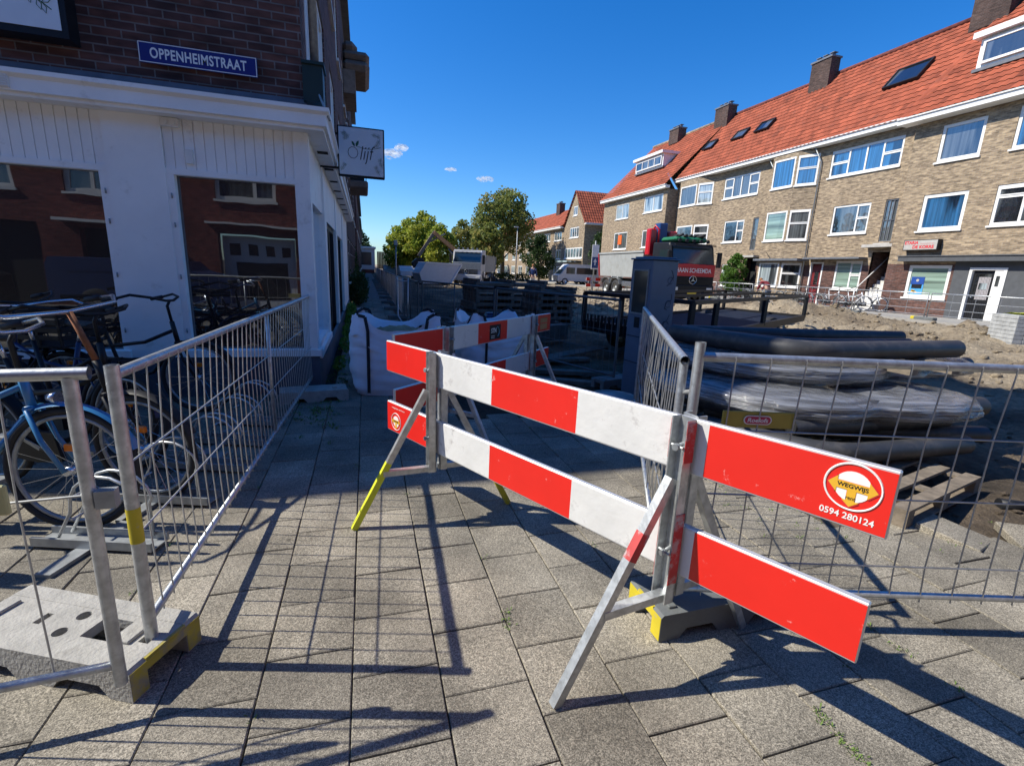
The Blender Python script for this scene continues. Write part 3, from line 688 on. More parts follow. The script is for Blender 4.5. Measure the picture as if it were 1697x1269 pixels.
# the street behind the viewer, seen mirrored in the shop panes
op = empty('brick_house', (-5,-5.4,0), label='red brick house with garage door reflected in the shop windows', cat='building', world=True)
Q = Plane((0,-5.4,0), (1,0,0)); Q.n = V((0,1,0))
hs = [(-4.5,-2.2,.0,2.35),(-4.5,-2.7,3.4,4.35),(-8.4,-7.3,3.3,4.2),(-12,-9.6,3.3,4.2),(-8.2,-6.6,.0,2.3),(-11.2,-9.2,.0,2.4),(1,3,.9,2.4),(1,3,3.4,4.6),(5,7,.9,2.4),(5,7,3.4,4.6),(-16,-14,.9,2.4)]
b = MB(); wall(b, Q, -26, 14, -.05, 7.4, hs, .3)
b.quad(V((14,-5.4,0)),V((14,-5.4,7.4)),V((14,-14,7.4)),V((14,-14,0))); b.build('wall', 'brickred', op)
b = MB(); b.box((-26,-14,7.4),(14,-5.1,7.6)); b.build('roof', 'lead', op)
g = MB(); pbox(g, Q, -4.45, -2.25, 0, 2.3, -.32, -.28); gd = g.build('garage_door', 'signface', op)
g = MB(); pbox(g, Q, -4.1, -2.5, .25, 1.5, -.28, -.27)
for i in range(4): pbox(g, Q, -4.25+i*.52, -3.97+i*.52, 1.72, 2.05, -.28, -.27)
g.build('pane', 'dark', gd)
for q in hs[1:4]+hs[6:]: window(op, Q, *q, cols=(2,1), fw=.12, d=-.1)
g = MB()
for q in hs[4:6]: pbox(g, Q, q[0], q[1], q[2], q[3], -.33, -.29)
g.build('door', 'dark', op)
g = MB(); pbox(g, Q, -8.6, -6.3, 2.45, 2.53, 0, .5); pbox(g, Q, -4.8, -1.6, 2.62, 2.68, 0, .25); g.build('canopy', 'trim', op)
# ------------------------------------------------------------------ roof tiles as real corrugation
def tilematr():
    m = mat('orange_clay_tiles', (.33,.083,.042), .85, var=.22, vscale=1.2, attr='tone', dirt=(.17,.07,.05), dscale=1.6, dlo=.54, dhi=.85, spec=.3)
    return m
M['rooftile'] = tilematr()
def tiles(mb, A, B, C_, D, tw=.26, th=.36, amp=.035):
    "A-B along the eave, D-C along the ridge (A under D)"
    A, B, C_, D = map(V, (A, B, C_, D)); nrm = (B-A).cross(D-A).normalized()
    if nrm.z < 0: nrm = -nrm
    nu = max(1, int((B-A).length/tw)); nv = max(1, int((D-A).length/th)); K = 4
    if mb.c is None: mb.c = []
    rr = random.Random(int(A.y*10)); wav = [0, .75, 1, .3]
    for j in range(nv):
        tn = [rr.uniform(.78, 1.15)*(.72 if rr.random() < .06 else 1) for _ in range(nu+1)]
        vs = []; 
        for e, (v_, lift) in enumerate(((j/nv, .028), ((j+1)/nv+.01/nv, .0))):
            P0 = A.lerp(D, v_); P1 = B.lerp(C_, v_)
            for i in range(nu*K+1):
                vs.append(P0.lerp(P1, i/(nu*K)) + nrm*(lift+amp*wav[i % K]))
                mb.c.append(tn[min(i//K, nu)])
        n1 = nu*K+1
        mb.add(vs, [(i, i+1, n1+i+1, n1+i) for i in range(n1-1)])
def chimney(parent, x, y, z0, z1, wx=.7, wy=1.4, pots=3):
    c = MB(); c.box((x-wx/2,y-wy/2,z0),(x+wx/2,y+wy/2,z1)); ch = c.build('chimney', 'brickdark2', parent)
    c = MB(); c.box((x-wx/2-.06,y-wy/2-.06,z1),(x+wx/2+.06,y+wy/2+.06,z1+.1)); c.build('cap', 'lead', ch)
    c = MB()
    for i in range(pots):
        yy = y-wy/2+wy*(i+.5)/pots; c.tube([(x,yy,z1+.1),(x,yy,z1+.3)], .11, 8); c.box((x-.16,yy-.16,z1+.3),(x+.16,yy+.16,z1+.34))
    c.build('chimney_pot', 'lead', ch)
    c = MB(); c.box((x-wx/2-.12,y-wy/2-.12,z0),(x-wx/2-.001,y+wy/2+.12,z0+.5)); 
    return ch
def roofplane(xe, ze, xr, zr):
    sl = (zr-ze)/(xr-xe)
    return lambda z: xe+(z-ze)/sl, sl
def skylight(parent, y0, y1, z0, z1, xe, ze, xr, zr):
    f, sl = roofplane(xe, ze, xr, zr); n = V((-sl,0,1)).normalized(); s = V((1,0,sl)).normalized()
    T = frame((f(z0), y1, z0), (0,-1,0), s); L = (z1-z0)/s.z; W = y1-y0
    if T.col[2].z < 0: T.col[2] = -T.col[2]
    k = MB(); k.box((0,0,.05),(W,.08,.17),T); k.box((0,L-.08,.05),(W,L,.17),T); k.box((0,.08,.05),(.08,L-.08,.17),T); k.box((W-.08,.08,.05),(W,L-.08,.17),T)
    o = k.build('skylight', 'black', parent)
    k = MB(); k.box((.07,.07,.06),(W-.07,L-.07,.12),T); k.build('pane', 'glass', o)
def dormer(parent, y0, y1, z0, z1, xf, xb, panes):
    P_ = Plane((xf,0,0),(0,1,0)); P_.n = V((-1,0,0))
    k = MB(); k.box((xf+.02,y0,z0),(xb,y1,z1)); d = k.build('dormer', 'trim', parent)
    k = MB(); k.box((xf-.25,y0-.18,z1),(xb+.2,y1+.18,z1+.22)); k.build('roof', 'trim', d)
    k = MB(); k.box((xf-.05,y0-.1,z0-.12),(xf+.4,y1+.1,z0-.001)); k.build('flashing', 'lead', d)
    window(d, P_, y0+.15, y1-.15, z0+.12, z1-.12, cols=panes, d=.06, fw=.09, sill=False)
def pl(x): 
    P_ = Plane((x,0,0),(0,1,0)); P_.n = V((-1,0,0)); return P_
def bay(parent, x, y0, y1, z0, z1, dp, side, wins, matn='brickyel'):
    "bay with a slanted cheek towards the viewer; wins: (z0, z1, glass)"
    ya = y0+side; k = MB()
    Pf = pl(x-dp); u = V((-dp, ya-y0-0, 0)); 
    Ps = Plane((x, y0, 0), (V((x-dp, ya, 0))-V((x, y0, 0)))); Ps.n = V((-(ya-y0), -dp, 0)).normalized()
    Ls = math.hypot(dp, side)
    hf = [(ya+.10, y1-.12, a, b) for a, b, *_ in wins]; h2 = [(.10, Ls-.06, a, b) for a, b, *_ in wins]
    wall(k, Pf, ya, y1, z0, z1, hf, .1); wall(k, Ps, 0, Ls, z0, z1, h2, .1)
    k.quad(V((x,y1,z0)),V((x-dp,y1,z0)),V((x-dp,y1,z1)),V((x,y1,z1)))
    k.add([V((x,y0,z1)),V((x-dp,ya,z1)),V((x-dp,y1,z1)),V((x,y1,z1))],[(0,1,2,3)])
    b = k.build('bay', matn, parent)
    for i, (a, c, g1, g2) in enumerate(wins):
        window(b, Pf, ya+.10, y1-.12, a, c, cols=(1,), glass=g1, fw=.09, d=-.03)
        window(b, Ps, .10, Ls-.06, a, c, cols=(1,), trans={0:.55}, glass=g2, fw=.09, d=-.03)
    return b
def facade(root, x, y0, y1, ztop, wins, matn='brickyel', base=.38, depth=9, ground='brickpurple', zg=2.55, extra=(), voids=()):
    P_ = pl(x); hs = [w_[:4] for w_ in wins]+list(extra)
    lo = [h for h in hs if h[2] < zg]; k = MB()
    wall(k, P_, y0, y1, zg, ztop, [(a,b,max(c,zg),d) for a,b,c,d in hs if d > zg])
    for yy, s in ((y0,1),(y1,1)): k.quad(V((x,yy,zg)),V((x+depth,yy,zg)),V((x+depth,yy,ztop)),V((x,yy,ztop)))
    k.build('wall', matn, root)
    k = MB(); wall(k, P_, y0, y1, base-.5, zg, [(a,b,c,min(d,zg)) for a,b,c,d in lo])
    for yy in (y0,y1): k.quad(V((x,yy,base-.5)),V((x+depth,yy,base-.5)),V((x+depth,yy,zg)),V((x,yy,zg)))
    k.build('lower_wall', ground, root)
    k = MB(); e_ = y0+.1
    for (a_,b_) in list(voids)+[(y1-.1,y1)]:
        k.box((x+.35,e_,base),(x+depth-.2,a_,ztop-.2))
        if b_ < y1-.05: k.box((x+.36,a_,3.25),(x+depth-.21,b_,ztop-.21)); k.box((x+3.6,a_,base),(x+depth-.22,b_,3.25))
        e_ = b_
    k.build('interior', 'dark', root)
    for w_ in wins:
        o = w_[4] if len(w_) > 4 else {}
        window(root, P_, *w_[:4], **o)
def gutter(root, x, y0, y1, z, out=.5, h=.2):
    k = MB(); k.box((x-out,y0,z),(x+.02,y1,z+h)); k.box((x-out-.06,y0,z+h),(x-out+.1,y1,z+h+.05)); k.build('gutter', 'trim', root)
# ---- middle section
XM = 24
mid = empty('terraced_house', (26,26,.4), label='long brown brick terrace with outside stairs, red door and several small roof windows', cat='building', group='terrace across the street', world=True)
mw = [(18.16,21.9,7.09,8.42,dict(cols=(1,1,1.1,1.1),trans={0:.5,3:.5},glass='glassblue',fw=.1)),
      (26.9,30.1,6.96,8.34,dict(cols=(1,1,1,1),trans={0:.5,3:.5},glass='glass',fw=.1)),
      (27.7,29.59,4.06,5.48,dict(cols=(1,2),trans={0:.5},fw=.09)), (19.17,21.22,4.15,5.59,dict(cols=(1,2.2),trans={0:.5},fw=.09)),
      (19.0,20.49,1.34,2.78,dict(cols=(1,1.6),trans={0:.5},glass='glassgreen',fw=.1)), (28.37,29.25,1.15,2.6,dict(glass='glasspale',fw=.09)),
      (26.44,26.9,3.5,5.5,dict(cols=(1,),trans={0:.33},fw=.05,fm='lead',sill=False)), (17.85,18.45,3.68,5.62,dict(cols=(1,1,1),trans={0:.5,1:.5,2:.5},fw=.04,fm='lead',sill=False))]
holes = [(21.23,22.0,.4,2.7),(17.6,18.62,.4,3.2),(26.1,26.95,.4,3.0),(30.3,31.0,.4,2.7)]
facade(mid, XM, 17.3, 35.4, 8.75, mw, extra=holes, voids=[(17.5,18.7)])
bay(mid, XM, 22.5, 25.4, .4, 8.72, .5, 1.15, [(1.3,2.68,'glasspale','glass'),(3.95,5.6,'glassgreen','glass'),(6.92,8.5,'glassblue','glassblue')])
bay(mid, XM, 31.1, 34.5, .4, 8.72, .5, 1.25, [(1.3,2.68,'glasspale','glass'),(4.0,5.42,'glass','glass'),(6.86,8.3,'glass','glasspale')])
k = MB()
for (y0,y1,m_) in ((21.27,21.96,'a'),(30.34,30.96,'b')):
    pbox(k, pl(XM), y0, y1, .4, 2.66, -.13, -.09)
dr = k.build('door', mat('dark_red_door', (.16,.02,.022), .4), mid); k = MB(); pbox(k, pl(XM), 21.5,21.75,1.5,2.2,-.09,-.08); pbox(k, pl(XM), 21.45,21.8,1.28,1.33,-.09,-.07); k.build('pane','glass',dr)
k = MB(); pbox(k, pl(XM), 21.21,21.29,.4,2.72,-.1,.02); pbox(k, pl(XM), 21.94,22.02,.4,2.72,-.1,.02); pbox(k, pl(XM), 21.29,21.94,2.64,2.72,-.1,.02); k.build('door_frame','trim',mid)
# outside stairs in the porch
k = MB()
for i in range(13): k.box((XM-.8+i*.21,17.62,.4),(XM-.59+i*.21,18.60,.52+i*.19))
k.build('stairs', mat('whitewashed_steps',(.62,.61,.58),.7,dirt=(.25,.24,.22),dscale=6), mid)
k = MB(); k.box((XM+.05,17.55,.4),(XM+4,17.6,3.2)); k.box((XM+.05,18.62,.4),(XM+4,18.67,3.2)); k.box((XM+.05,26.05,.4),(XM+2,26.1,3)); k.box((XM+.05,26.95,.4),(XM+2,27,3)); k.build('porch_wall','brickpurple',mid)
k = MB(); k.tube([(XM-.75,18.56,1.35),(XM+1.4,18.56,3.3)], .025, 6); k.tube([(XM-.75,18.56,1.35),(XM-.75,18.56,.4)], .025, 6); k.build('handrail','trim',mid)
k = MB(); k.box((XM-.45,17.3,3.4),(XM+.1,18.9,3.53)); k.box((XM-.25,17.7,3.53),(XM+.1,18.5,3.6)); k.build('porch_canopy','stone',mid)
k = MB(); k.box((XM-.5,25.9,3.02),(XM+.1,27.2,3.14)); k.build('porch_canopy','stone',mid)
k = MB(); k.box((XM-.85,22.2,2.78),(XM+.02,25.5,2.90)); k.build('bay_canopy','lead',mid)
k = MB(); k.box((XM-.6,18.8,2.86),(XM+.02,22.1,2.94)); k.build('bay_canopy','lead',mid)
k = MB(); k.box((XM-.85,31,2.78),(XM+.02,34.6,2.90)); k.build('bay_canopy','lead',mid)
gutter(mid, XM, 17.9, 35.4, 8.78)
r = MB(); tiles(r, (23.46,17.7,8.95),(23.46,35.4,8.95),(28,35.4,14.05),(28,17.7,14.05)); r.build('tiled_roof','rooftile',mid)
k = MB(); k.add([(32.5,17.3,8.9),(32.5,35.4,8.9),(28,35.4,14.0),(28,17.3,14.0)],[(0,1,2,3)]); k.tube([(28,17.3,14.1),(28,35.4,14.1)],.13,8); k.build('roof_ridge','brickred',mid)
xe, ze, xr, zr = 23.46, 9.0, 28, 14.1
skylight(mid, 19.2,20.9,11.2,12.2,xe,ze,xr,zr); skylight(mid, 28.4,29.6,11.2,11.9,xe,ze,xr,zr); skylight(mid, 30.6,31.8,11.2,11.85,xe,ze,xr,zr); skylight(mid, 33.8,34.9,11.15,11.8,xe,ze,xr,zr)
chimney(mid, 27.6, 26.8, 13.2, 14.9); 
for yy in (17.22, 25.6, 22.42):
    k = MB(); k.tube([(XM-.09,yy,.4),(XM-.09,yy,8.0),(XM-.35,yy+.3,8.75)], .055 if yy == 17.22 else .035, 8); k.build('downpipe', 'trim' if yy == 17.22 else 'galvdark', mid)
k = MB()
for i,y_ in enumerate((24.9,26.0)): k.tube([(XM-.5,y_,3.3),(XM-.7,y_-.6,2.9)],.015,5)
k.build('stay_rod','black',mid)
# ---- right section with the snack bar
XR_ = 23.4
rt = empty('terraced_house', (26,12,.4), label='brown brick terrace section with grey snack bar front and wide white dormer', cat='building', group='terrace across the street', world=True)
rw = [(12.2,13.62,6.79,8.28,dict(glass='glassblue',fw=.11)),(11.5,13.72,4.05,5.54,dict(cols=(1,1,1.3),trans={0:.7,2:.7},fw=.11)),
      (14.62,16.19,6.78,8.23,dict(glass='glass',fw=.12)),(14.66,16.35,4.0,5.5,dict(glass='glassblue',fw=.14)),(8.2,10.2,6.79,8.28,dict(fw=.1)),(8.2,10.2,4.05,5.5,dict(fw=.1)),
      (14.62,16.32,1.16,2.55,dict(glass='glassgreen',fw=.13))]
facade(rt, XR_, 6.5, 17.3, 8.5, rw, zg=2.6, extra=[(12.78,13.85,.44,2.38)])
k = MB(); wall(k, Plane_:=pl(XR_-.03), 6.5, 14.5, .3, 2.72, [(12.78,13.85,.44,2.38)], .03); k.build('shop_front','anthracite',rt)
P_ = pl(XR_)
k = MB(); pbox(k,P_,12.7,12.8,.40,2.46,-.1,.06); pbox(k,P_,13.83,13.93,.40,2.46,-.1,.06); pbox(k,P_,12.8,13.83,2.36,2.46,-.1,.06); pbox(k,P_,12.8,13.08,.42,2.36,-.08,.04); fr = k.build('door_frame','trim',rt)
k = MB(); pbox(k,P_,12.88,13.0,1.75,2.15,.04,.045); k.build('pane','glass',fr)
k = MB(); pbox(k,P_,13.1,13.81,.44,2.34,-.1,-.06)
for i in range(9): pbox(k,P_,13.17+i*.07,13.20+i*.07,.5,1.15,-.06,-.045)
dr = k.build('door','black',rt); k = MB(); pbox(k,P_,13.2,13.72,1.2,2.22,-.06,-.05); k.build('pane','glass',dr)
k = MB()
for i in range(9): pbox(k,P_,13.2+i*.045,13.235+i*.045,1.22,2.1,-.05,-.04+.004*(i%2))
k.build('curtain',mat('grey_door_curtain',(.35,.33,.34),.9),dr)
k = MB(); pbox(k,P_,13.28,13.55,1.62,1.86,-.034,-.03); k.build('paper_notice','glasspale',dr); k = MB(); k.tube([P_.p(13.76,1.3,-.06),P_.p(13.76,1.3,.0),P_.p(13.66,1.3,.0)],.012,6); k.build('handle','silver',dr)
k = MB(); pbox(k,P_,6.5,16.62,2.7,2.9,0,.38); pbox(k,P_,6.5,16.66,2.9,2.94,0,.42); k.build('awning_box','anthracite',rt)
# poster in the pane: blue board over a yellow dish
k = MB(); pbox(k,P_,15.6,16.14,1.72,2.05,-.075,-.055); po = k.build('poster',mat('poster_deep_blue',(.02,.07,.3),.4),rt); k = MB(); pbox(k,P_,15.66,16.08,1.55,1.73,-.055,-.05); k.build('menu_panel','black',po)
k = MB(); pbox(k,P_,15.6,16.14,1.26,1.72,-.075,-.056); k.build('lower_panel',mat('poster_blue',(.08,.35,.65),.4),po)
k = MB()
for i in range(14): 
    a = R_.uniform(0,3.1); y_ = 15.93+R_.uniform(-.13,.13); z_ = 1.38+R_.uniform(-.04,.06); k.beam(P_.p(y_,z_,-.05), P_.p(y_+.09*math.cos(a),z_+.07*math.sin(a),-.05), .03)
k.build('food_picture','gold',po); k = MB(); k.tube([P_.p(15.87,1.9,-.055),P_.p(15.87,1.9,-.045)],.06,16); k.build('emblem','stone',po)
gutter(rt, XR_, 6.5, 17.75, 8.52, .6); 
r = MB(); tiles(r, (22.76,6.5,8.76),(22.76,17.7,8.76),(27.9,17.7,14.02),(27.9,6.5,14.02)); r.build('tiled_roof','rooftile',rt)
k = MB(); k.add([(32.5,6.5,8.9),(32.5,17.3,8.9),(27.9,17.3,14.0),(27.9,6.5,14.0)],[(0,1,2,3)]); k.tube([(27.9,6.5,14.1),(27.9,17.5,14.1)],.13,8); k.build('roof_ridge','brickred',rt)
dormer(rt, 11.3,15.95,10.35,11.45,24.1,26,(1,1,1)); chimney(rt, 27.5, 17.9, 13.2, 15.4, .7, 1.5)
sb = empty('sign_light_box', (23,15.9,3.4), label='white light box with red lettering above the snack bar window', cat='sign', world=True)
k = MB(); pbox(k,P_,15.2,16.6,3.17,3.62,.02,.24); k.build('box','black',sb); k = MB(); pbox(k,P_,15.23,16.57,3.2,3.59,.24,.25); k.build('face','stone',sb)
T = frame(P_.p(15.9,3.4,.251),(0,-1,0),(0,0,1))
text('ETARIA', T @ Matrix.Translation((-.36,.095,0)), .14, 'textred', sb, width=.56, bold=.035); text('DE KORRE', T @ Matrix.Translation((.14,-.09,0)), .14, 'textred', sb, width=.86, bold=.035)
k = MB(); k.box((.0,.045,.001),(.55,.055,.004),T); k.build('underline','textred',sb)
# ---- left section
XL = 23
lf = empty('terraced_house', (26,41,.4), label='end section of the brown brick terrace with an orange cloth in one window', cat='building', group='terrace across the street', world=True)
lw = [(41.29,43.69,6.64,7.94,dict(cols=(1,1),glass='glasspale')),(35.95,38.77,6.78,8.08,dict(cols=(1,1),glass='glasspale',fw=.1)),(41.18,43.67,3.9,5.45,dict(cols=(2,1),glass='glass',fw=.1)),
      (35.95,38.63,3.94,5.39,dict(cols=(1,1,1,1),trans={0:.75,2:.75},fw=.1)),(41.2,43.6,1.2,2.6,dict(cols=(1,1))),(36,38.6,1.2,2.6,dict(cols=(1,1)))]
facade(lf, XL, 35.4, 46.2, 8.35, lw)
k = MB(); pbox(k,pl(XL),42.2,42.9,4.35,5.2,-.035,-.03); k.build('curtain','orangecloth',lf)
gutter(lf, XL, 35.2, 46.4, 8.38, .4)
r = MB(); tiles(r, (22.56,35.3,8.6),(22.56,46.4,8.6),(28,46.4,14.05),(28,35.3,14.05)); r.build('tiled_roof','rooftile',lf)
k = MB(); k.add([(32.5,35.4,8.9),(32.5,46.2,8.9),(28,46.2,14.0),(28,35.4,14.0)],[(0,1,2,3)]); k.add([(22.9,46.3,8.5),(32.5,46.3,8.5),(28,46.3,14)],[(0,1,2)]); k.tube([(28,35.4,14.1),(28,46.4,14.1)],.13,8); k.build('roof_ridge','brickyel',lf)
dormer(lf, 38.6,43.0,10.7,11.7,24.3,26.2,(1,1,1,1)); chimney(lf, 27.6,35.6,13.2,14.7,.8,1.5); chimney(lf,27.6,41.9,13.4,14.6,.8,1.4,3)
# ---- gabled house beyond the side street
gh = empty('gabled_house', (28,58,.4), label='brown brick house with tall pointed gable beyond the side street', cat='building', world=True)
P_ = pl(24)
gw = [(54.3,57.0,5.64,6.86,dict(cols=(1,1,1,1),fw=.12)),(52.95,58.3,3.25,4.52,dict(cols=(1,1,1,1,1,1),fw=.14)),(53.5,57.8,1.0,2.6,dict(cols=(1,1,1,1),fw=.12))]
facade(gh, 24, 52.7, 58.6, 7.0, gw, depth=9, ground='brickyel')
k = MB(); ap = 55.65
k.add([P_.p(52.7,7.0),P_.p(54.9,7.0),P_.p(54.9,9.33),P_.p(52.7,7.0)][:3],[(0,1,2)])
for (a,b_,c,d) in ((54.9,56.4,7.0,8.15),(54.9,56.4,9.25,9.33)): k.quad(P_.p(a,c),P_.p(b_,c),P_.p(b_,d),P_.p(a,d))
k.quad(P_.p(54.9,8.15),P_.p(55.05,8.15),P_.p(55.05,9.25),P_.p(54.9,9.25)); k.quad(P_.p(56.25,8.15),P_.p(56.4,8.15),P_.p(56.4,9.25),P_.p(56.25,9.25))
k.add([P_.p(56.4,7.0),P_.p(58.6,7.0),P_.p(56.4,9.85)],[(0,1,2)]); k.add([P_.p(54.9,9.33),P_.p(56.4,9.33),P_.p(56.4,9.85),P_.p(55.65,10.8)],[(0,1,2,3)])
k.build('gable','brickyel',gh)
window(gh, P_, 55.05,56.25,8.15,9.25,cols=(1,1),fw=.12)
r = MB(); tiles(r,(23.8,52.4,7.0),(33,52.4,7.3),(33,55.65,10.95),(23.8,55.65,10.95),.3,.4); tiles(r,(23.8,58.9,7.0),(33,58.9,7.0),(33,55.65,10.95),(23.8,55.65,10.95),.3,.4); r.build('tiled_roof','rooftile',gh)
k = MB(); k.box((23.9,52.25,6.95),(33,52.7,7.15)); k.build('gutter','trim',gh); chimney(gh, 27.5,59.5,10.2,11.2,.9,1.4,2)
k = MB(); k.box((22.6,52.9,2.75),(24,58.4,2.95)); k.build('canopy','glasspale',gh)
# ---- row behind it
br_ = empty('terraced_house', (27,72,.4), label='brown brick terrace beyond the pointed gable, partly behind the trees', cat='building', group='terrace across the street', world=True)
ws = []
for y in (59.5,63.5,67.5,71.5,75.5,79.5,84,89,94):
    ws += [(y,y+2.6,5.5,6.6,dict(cols=(1,1,1),fw=.12)),(y,y+1.8,3.2,4.4,dict(cols=(1,1),fw=.12)),(y,y+2.2,1,2.3,dict(cols=(1,1),fw=.12))]
facade(br_, 24, 58.6, 98, 6.95, ws, ground='brickyel')
gutter(br_, 24, 58.9, 98, 6.95)
r = MB(); tiles(r,(23.5,58.8,7.15),(23.5,98,7.15),(27.5,98,10.1),(27.5,58.8,10.1),.34,.45); r.build('tiled_roof','rooftile',br_)
k = MB(); k.add([(31.5,58.6,7.1),(31.5,98,7.1),(27.5,98,10.1),(27.5,58.6,10.1)],[(0,1,2,3)]); k.build('roof_ridge','brickred',br_)
chimney(br_,27,68,9.5,11,.8,1.3,2)
# side-street corner infill seen past the end section
# ------------------------------------------------------------------ trees
def leafmat(name, a, b, c):
    m, nt, n, l, bs = newmat(name); bs.inputs['Roughness'].default_value = .6; bs.inputs['Specular IOR Level'].default_value = .3
    at = n.new('ShaderNodeAttribute'); at.attribute_name = 'tone'
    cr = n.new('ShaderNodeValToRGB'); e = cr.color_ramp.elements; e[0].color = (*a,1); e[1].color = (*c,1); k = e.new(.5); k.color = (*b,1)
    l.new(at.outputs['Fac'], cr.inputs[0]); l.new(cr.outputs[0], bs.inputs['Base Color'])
    tr = n.new('ShaderNodeBsdfTranslucent'); l.new(cr.outputs[0], tr.inputs[0]); mx = n.new('ShaderNodeMixShader'); mx.inputs[0].default_value = .45
    l.new(bs.outputs[0], mx.inputs[1]); l.new(tr.outputs[0], mx.inputs[2]); l.new(mx.outputs[0], n['Material Output'].inputs[0]); return m
M['leafA'] = leafmat('lime_tree_leaves', (.13,.21,.025), (.30,.36,.045), (.50,.45,.07))
M['leafB'] = leafmat('autumn_green_leaves', (.10,.15,.035), (.22,.25,.06), (.40,.30,.09))
M['leafC'] = leafmat('dark_green_leaves', (.02,.045,.015), (.04,.075,.02), (.07,.11,.035))
M['leafD'] = leafmat('bright_green_leaves', (.05,.12,.015), (.10,.2,.03), (.16,.28,.05))
def crown(mb, blobs, n, size, rr):
    if mb.c is None: mb.c = []
    tot = sum(b[3]*b[4]*b[5] for b in blobs)
    for (x,y,z,rx,ry,rz) in blobs:
        bt = rr.uniform(.3,.7)
        for _ in range(int(n*rx*ry*rz/tot)):
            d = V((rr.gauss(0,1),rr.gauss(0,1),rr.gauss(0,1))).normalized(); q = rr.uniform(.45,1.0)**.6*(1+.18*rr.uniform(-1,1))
            p = V((x+d.x*rx*q, y+d.y*ry*q, z+d.z*rz*q))
            s = size*rr.uniform(.6,1.3); a = V((rr.gauss(0,1),rr.gauss(0,1),rr.gauss(0,1))).normalized(); b = a.cross(V((rr.gauss(0,1),rr.gauss(0,1),rr.gauss(0,1)))).normalized()
            mb.add([p-a*s*.5, p+b*s*.38, p+a*s*.55, p-b*s*.38],[(0,1,2,3)])
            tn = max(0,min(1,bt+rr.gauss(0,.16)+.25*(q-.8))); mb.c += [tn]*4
def tree(name, loc, h, w, seed, matn, label, group=None, nl=5000, leaf=.34, crownbase=.28, cone=0, shape=None):
    rr = random.Random(seed); t_ = empty(name, loc, label=label, cat='tree', group=group)
    tk = MB(); r0 = h*.02+.05; top = h*.75
    pts = [(rr.uniform(-.1,.1)*i, rr.uniform(-.1,.1)*i, top*i/5) for i in range(6)]
    tk.tube(pts, [r0*(1-.8*i/5) for i in range(6)], 8)
    blobs = []
    nb = 22
    for i in range(nb):
        f = i/(nb-1); z = h*(crownbase+(1-crownbase)*(.1+.82*f)); an = i*2.4+rr.uniform(-.4,.4)
        prof = (math.sin(math.pi*min(1,max(0,.12+.83*f)))**.6) if not cone else (1-f)**.8+.12
        rad = w*.5*prof*rr.uniform(.35,.75)*(1 if i < nb-2 else .1)
        br = w*.5*rr.uniform(.30,.46)*(.7+.3*prof)*(1 if not cone else (1.05-f*.75))
        blobs.append((rad*math.cos(an), rad*math.sin(an), z, br, br, br*rr.uniform(.6,.85)))
        z0 = max(h*.15, z-rad*.8-.3)
        if z0 < top: tk.tube([(0,0,z0),(rad*.5*math.cos(an),rad*.5*math.sin(an),(z0+z)/2+.1),(rad*math.cos(an),rad*math.sin(an),z)], [r0*.4*(1-f*.6),r0*.25,r0*.08], 5)
    tk.build('trunk','bark',t_)
    c = MB(); crown(c, blobs, nl, leaf, rr); c.build('crown', matn, t_)
    return t_
G_ = 'trees along the far end of the street'
tree('street_tree', (17.0,62,.4), 11.0, 8.8, 11, 'leafB', 'largest tree, broad rounded crown turning yellow-brown, beside the silver truck', G_, 11000, .32, .30)
tree('street_tree', (14.2,58,.3), 6.4, 4.8, 12, 'leafB', 'low leafy tree directly behind the silver truck bed', G_, 4500, .3, .2)
tree('street_tree', (7.0,64,.3), 8.1, 5.4, 13, 'leafA', 'pointed yellow-green tree, tallest of the cluster beside the excavator arm', G_, 7000, .30, .2)
tree('street_tree', (8.6,60,.3), 6.2, 4.6, 14, 'leafA', 'yellow-green tree framed by the excavator arm', G_, 5000, .30, .2)
tree('street_tree', (4.4,66,.2), 6.2, 4.4, 15, 'leafA', 'smaller yellow-green tree at the outer end of the cluster, over the fence row', G_, 5500, .30, .15)
tree('street_tree', (5.6,72,.2), 7.6, 5.4, 25, 'leafA', 'yellow-green tree half hidden between the pointed tree and the smaller one', G_, 5500, .32, .15)
tree('street_tree', (16.2,86,.2), 9.6, 6.0, 16, 'leafB', 'distant dull green tree between the cluster and the largest tree', G_, 5000, .38, .15)
tree('street_tree', (19.0,90,.2), 8.8, 4, 26, 'leafC', 'slim dark green tree behind the elbow side of the excavator arm', G_, 3500, .36, .15)
tree('street_tree', (17.4,49,.35), 4.9, 3.6, 17, 'leafC', 'small dark upright tree in front of the gabled house', None, 5500, .2, .10)
tree('side_street_tree', (25.6,49.5,.4), 6.4, 4.6, 18, 'leafC', 'dark tree in the side street between the gabled house and the terrace', None, 6000, .25, .1)
tree('garden_tree', (22.9,26.6,.4), 2.9, 1.9, 19, 'leafD', 'bright green bushy tree by the terrace porch, beyond the red truck cab', None, 5500, .12, .02)
tree('distant_tree', (-1.2,125,.2), 9.5, 7, 20, 'leafC', 'dark tree behind the end of the dark brick house row', None, 2500, .5, .1)
tree('distant_tree', (27,108,.2), 9, 9, 21, 'leafB', 'faraway tree closing the street behind the largest tree', None, 2500, .5, .1)
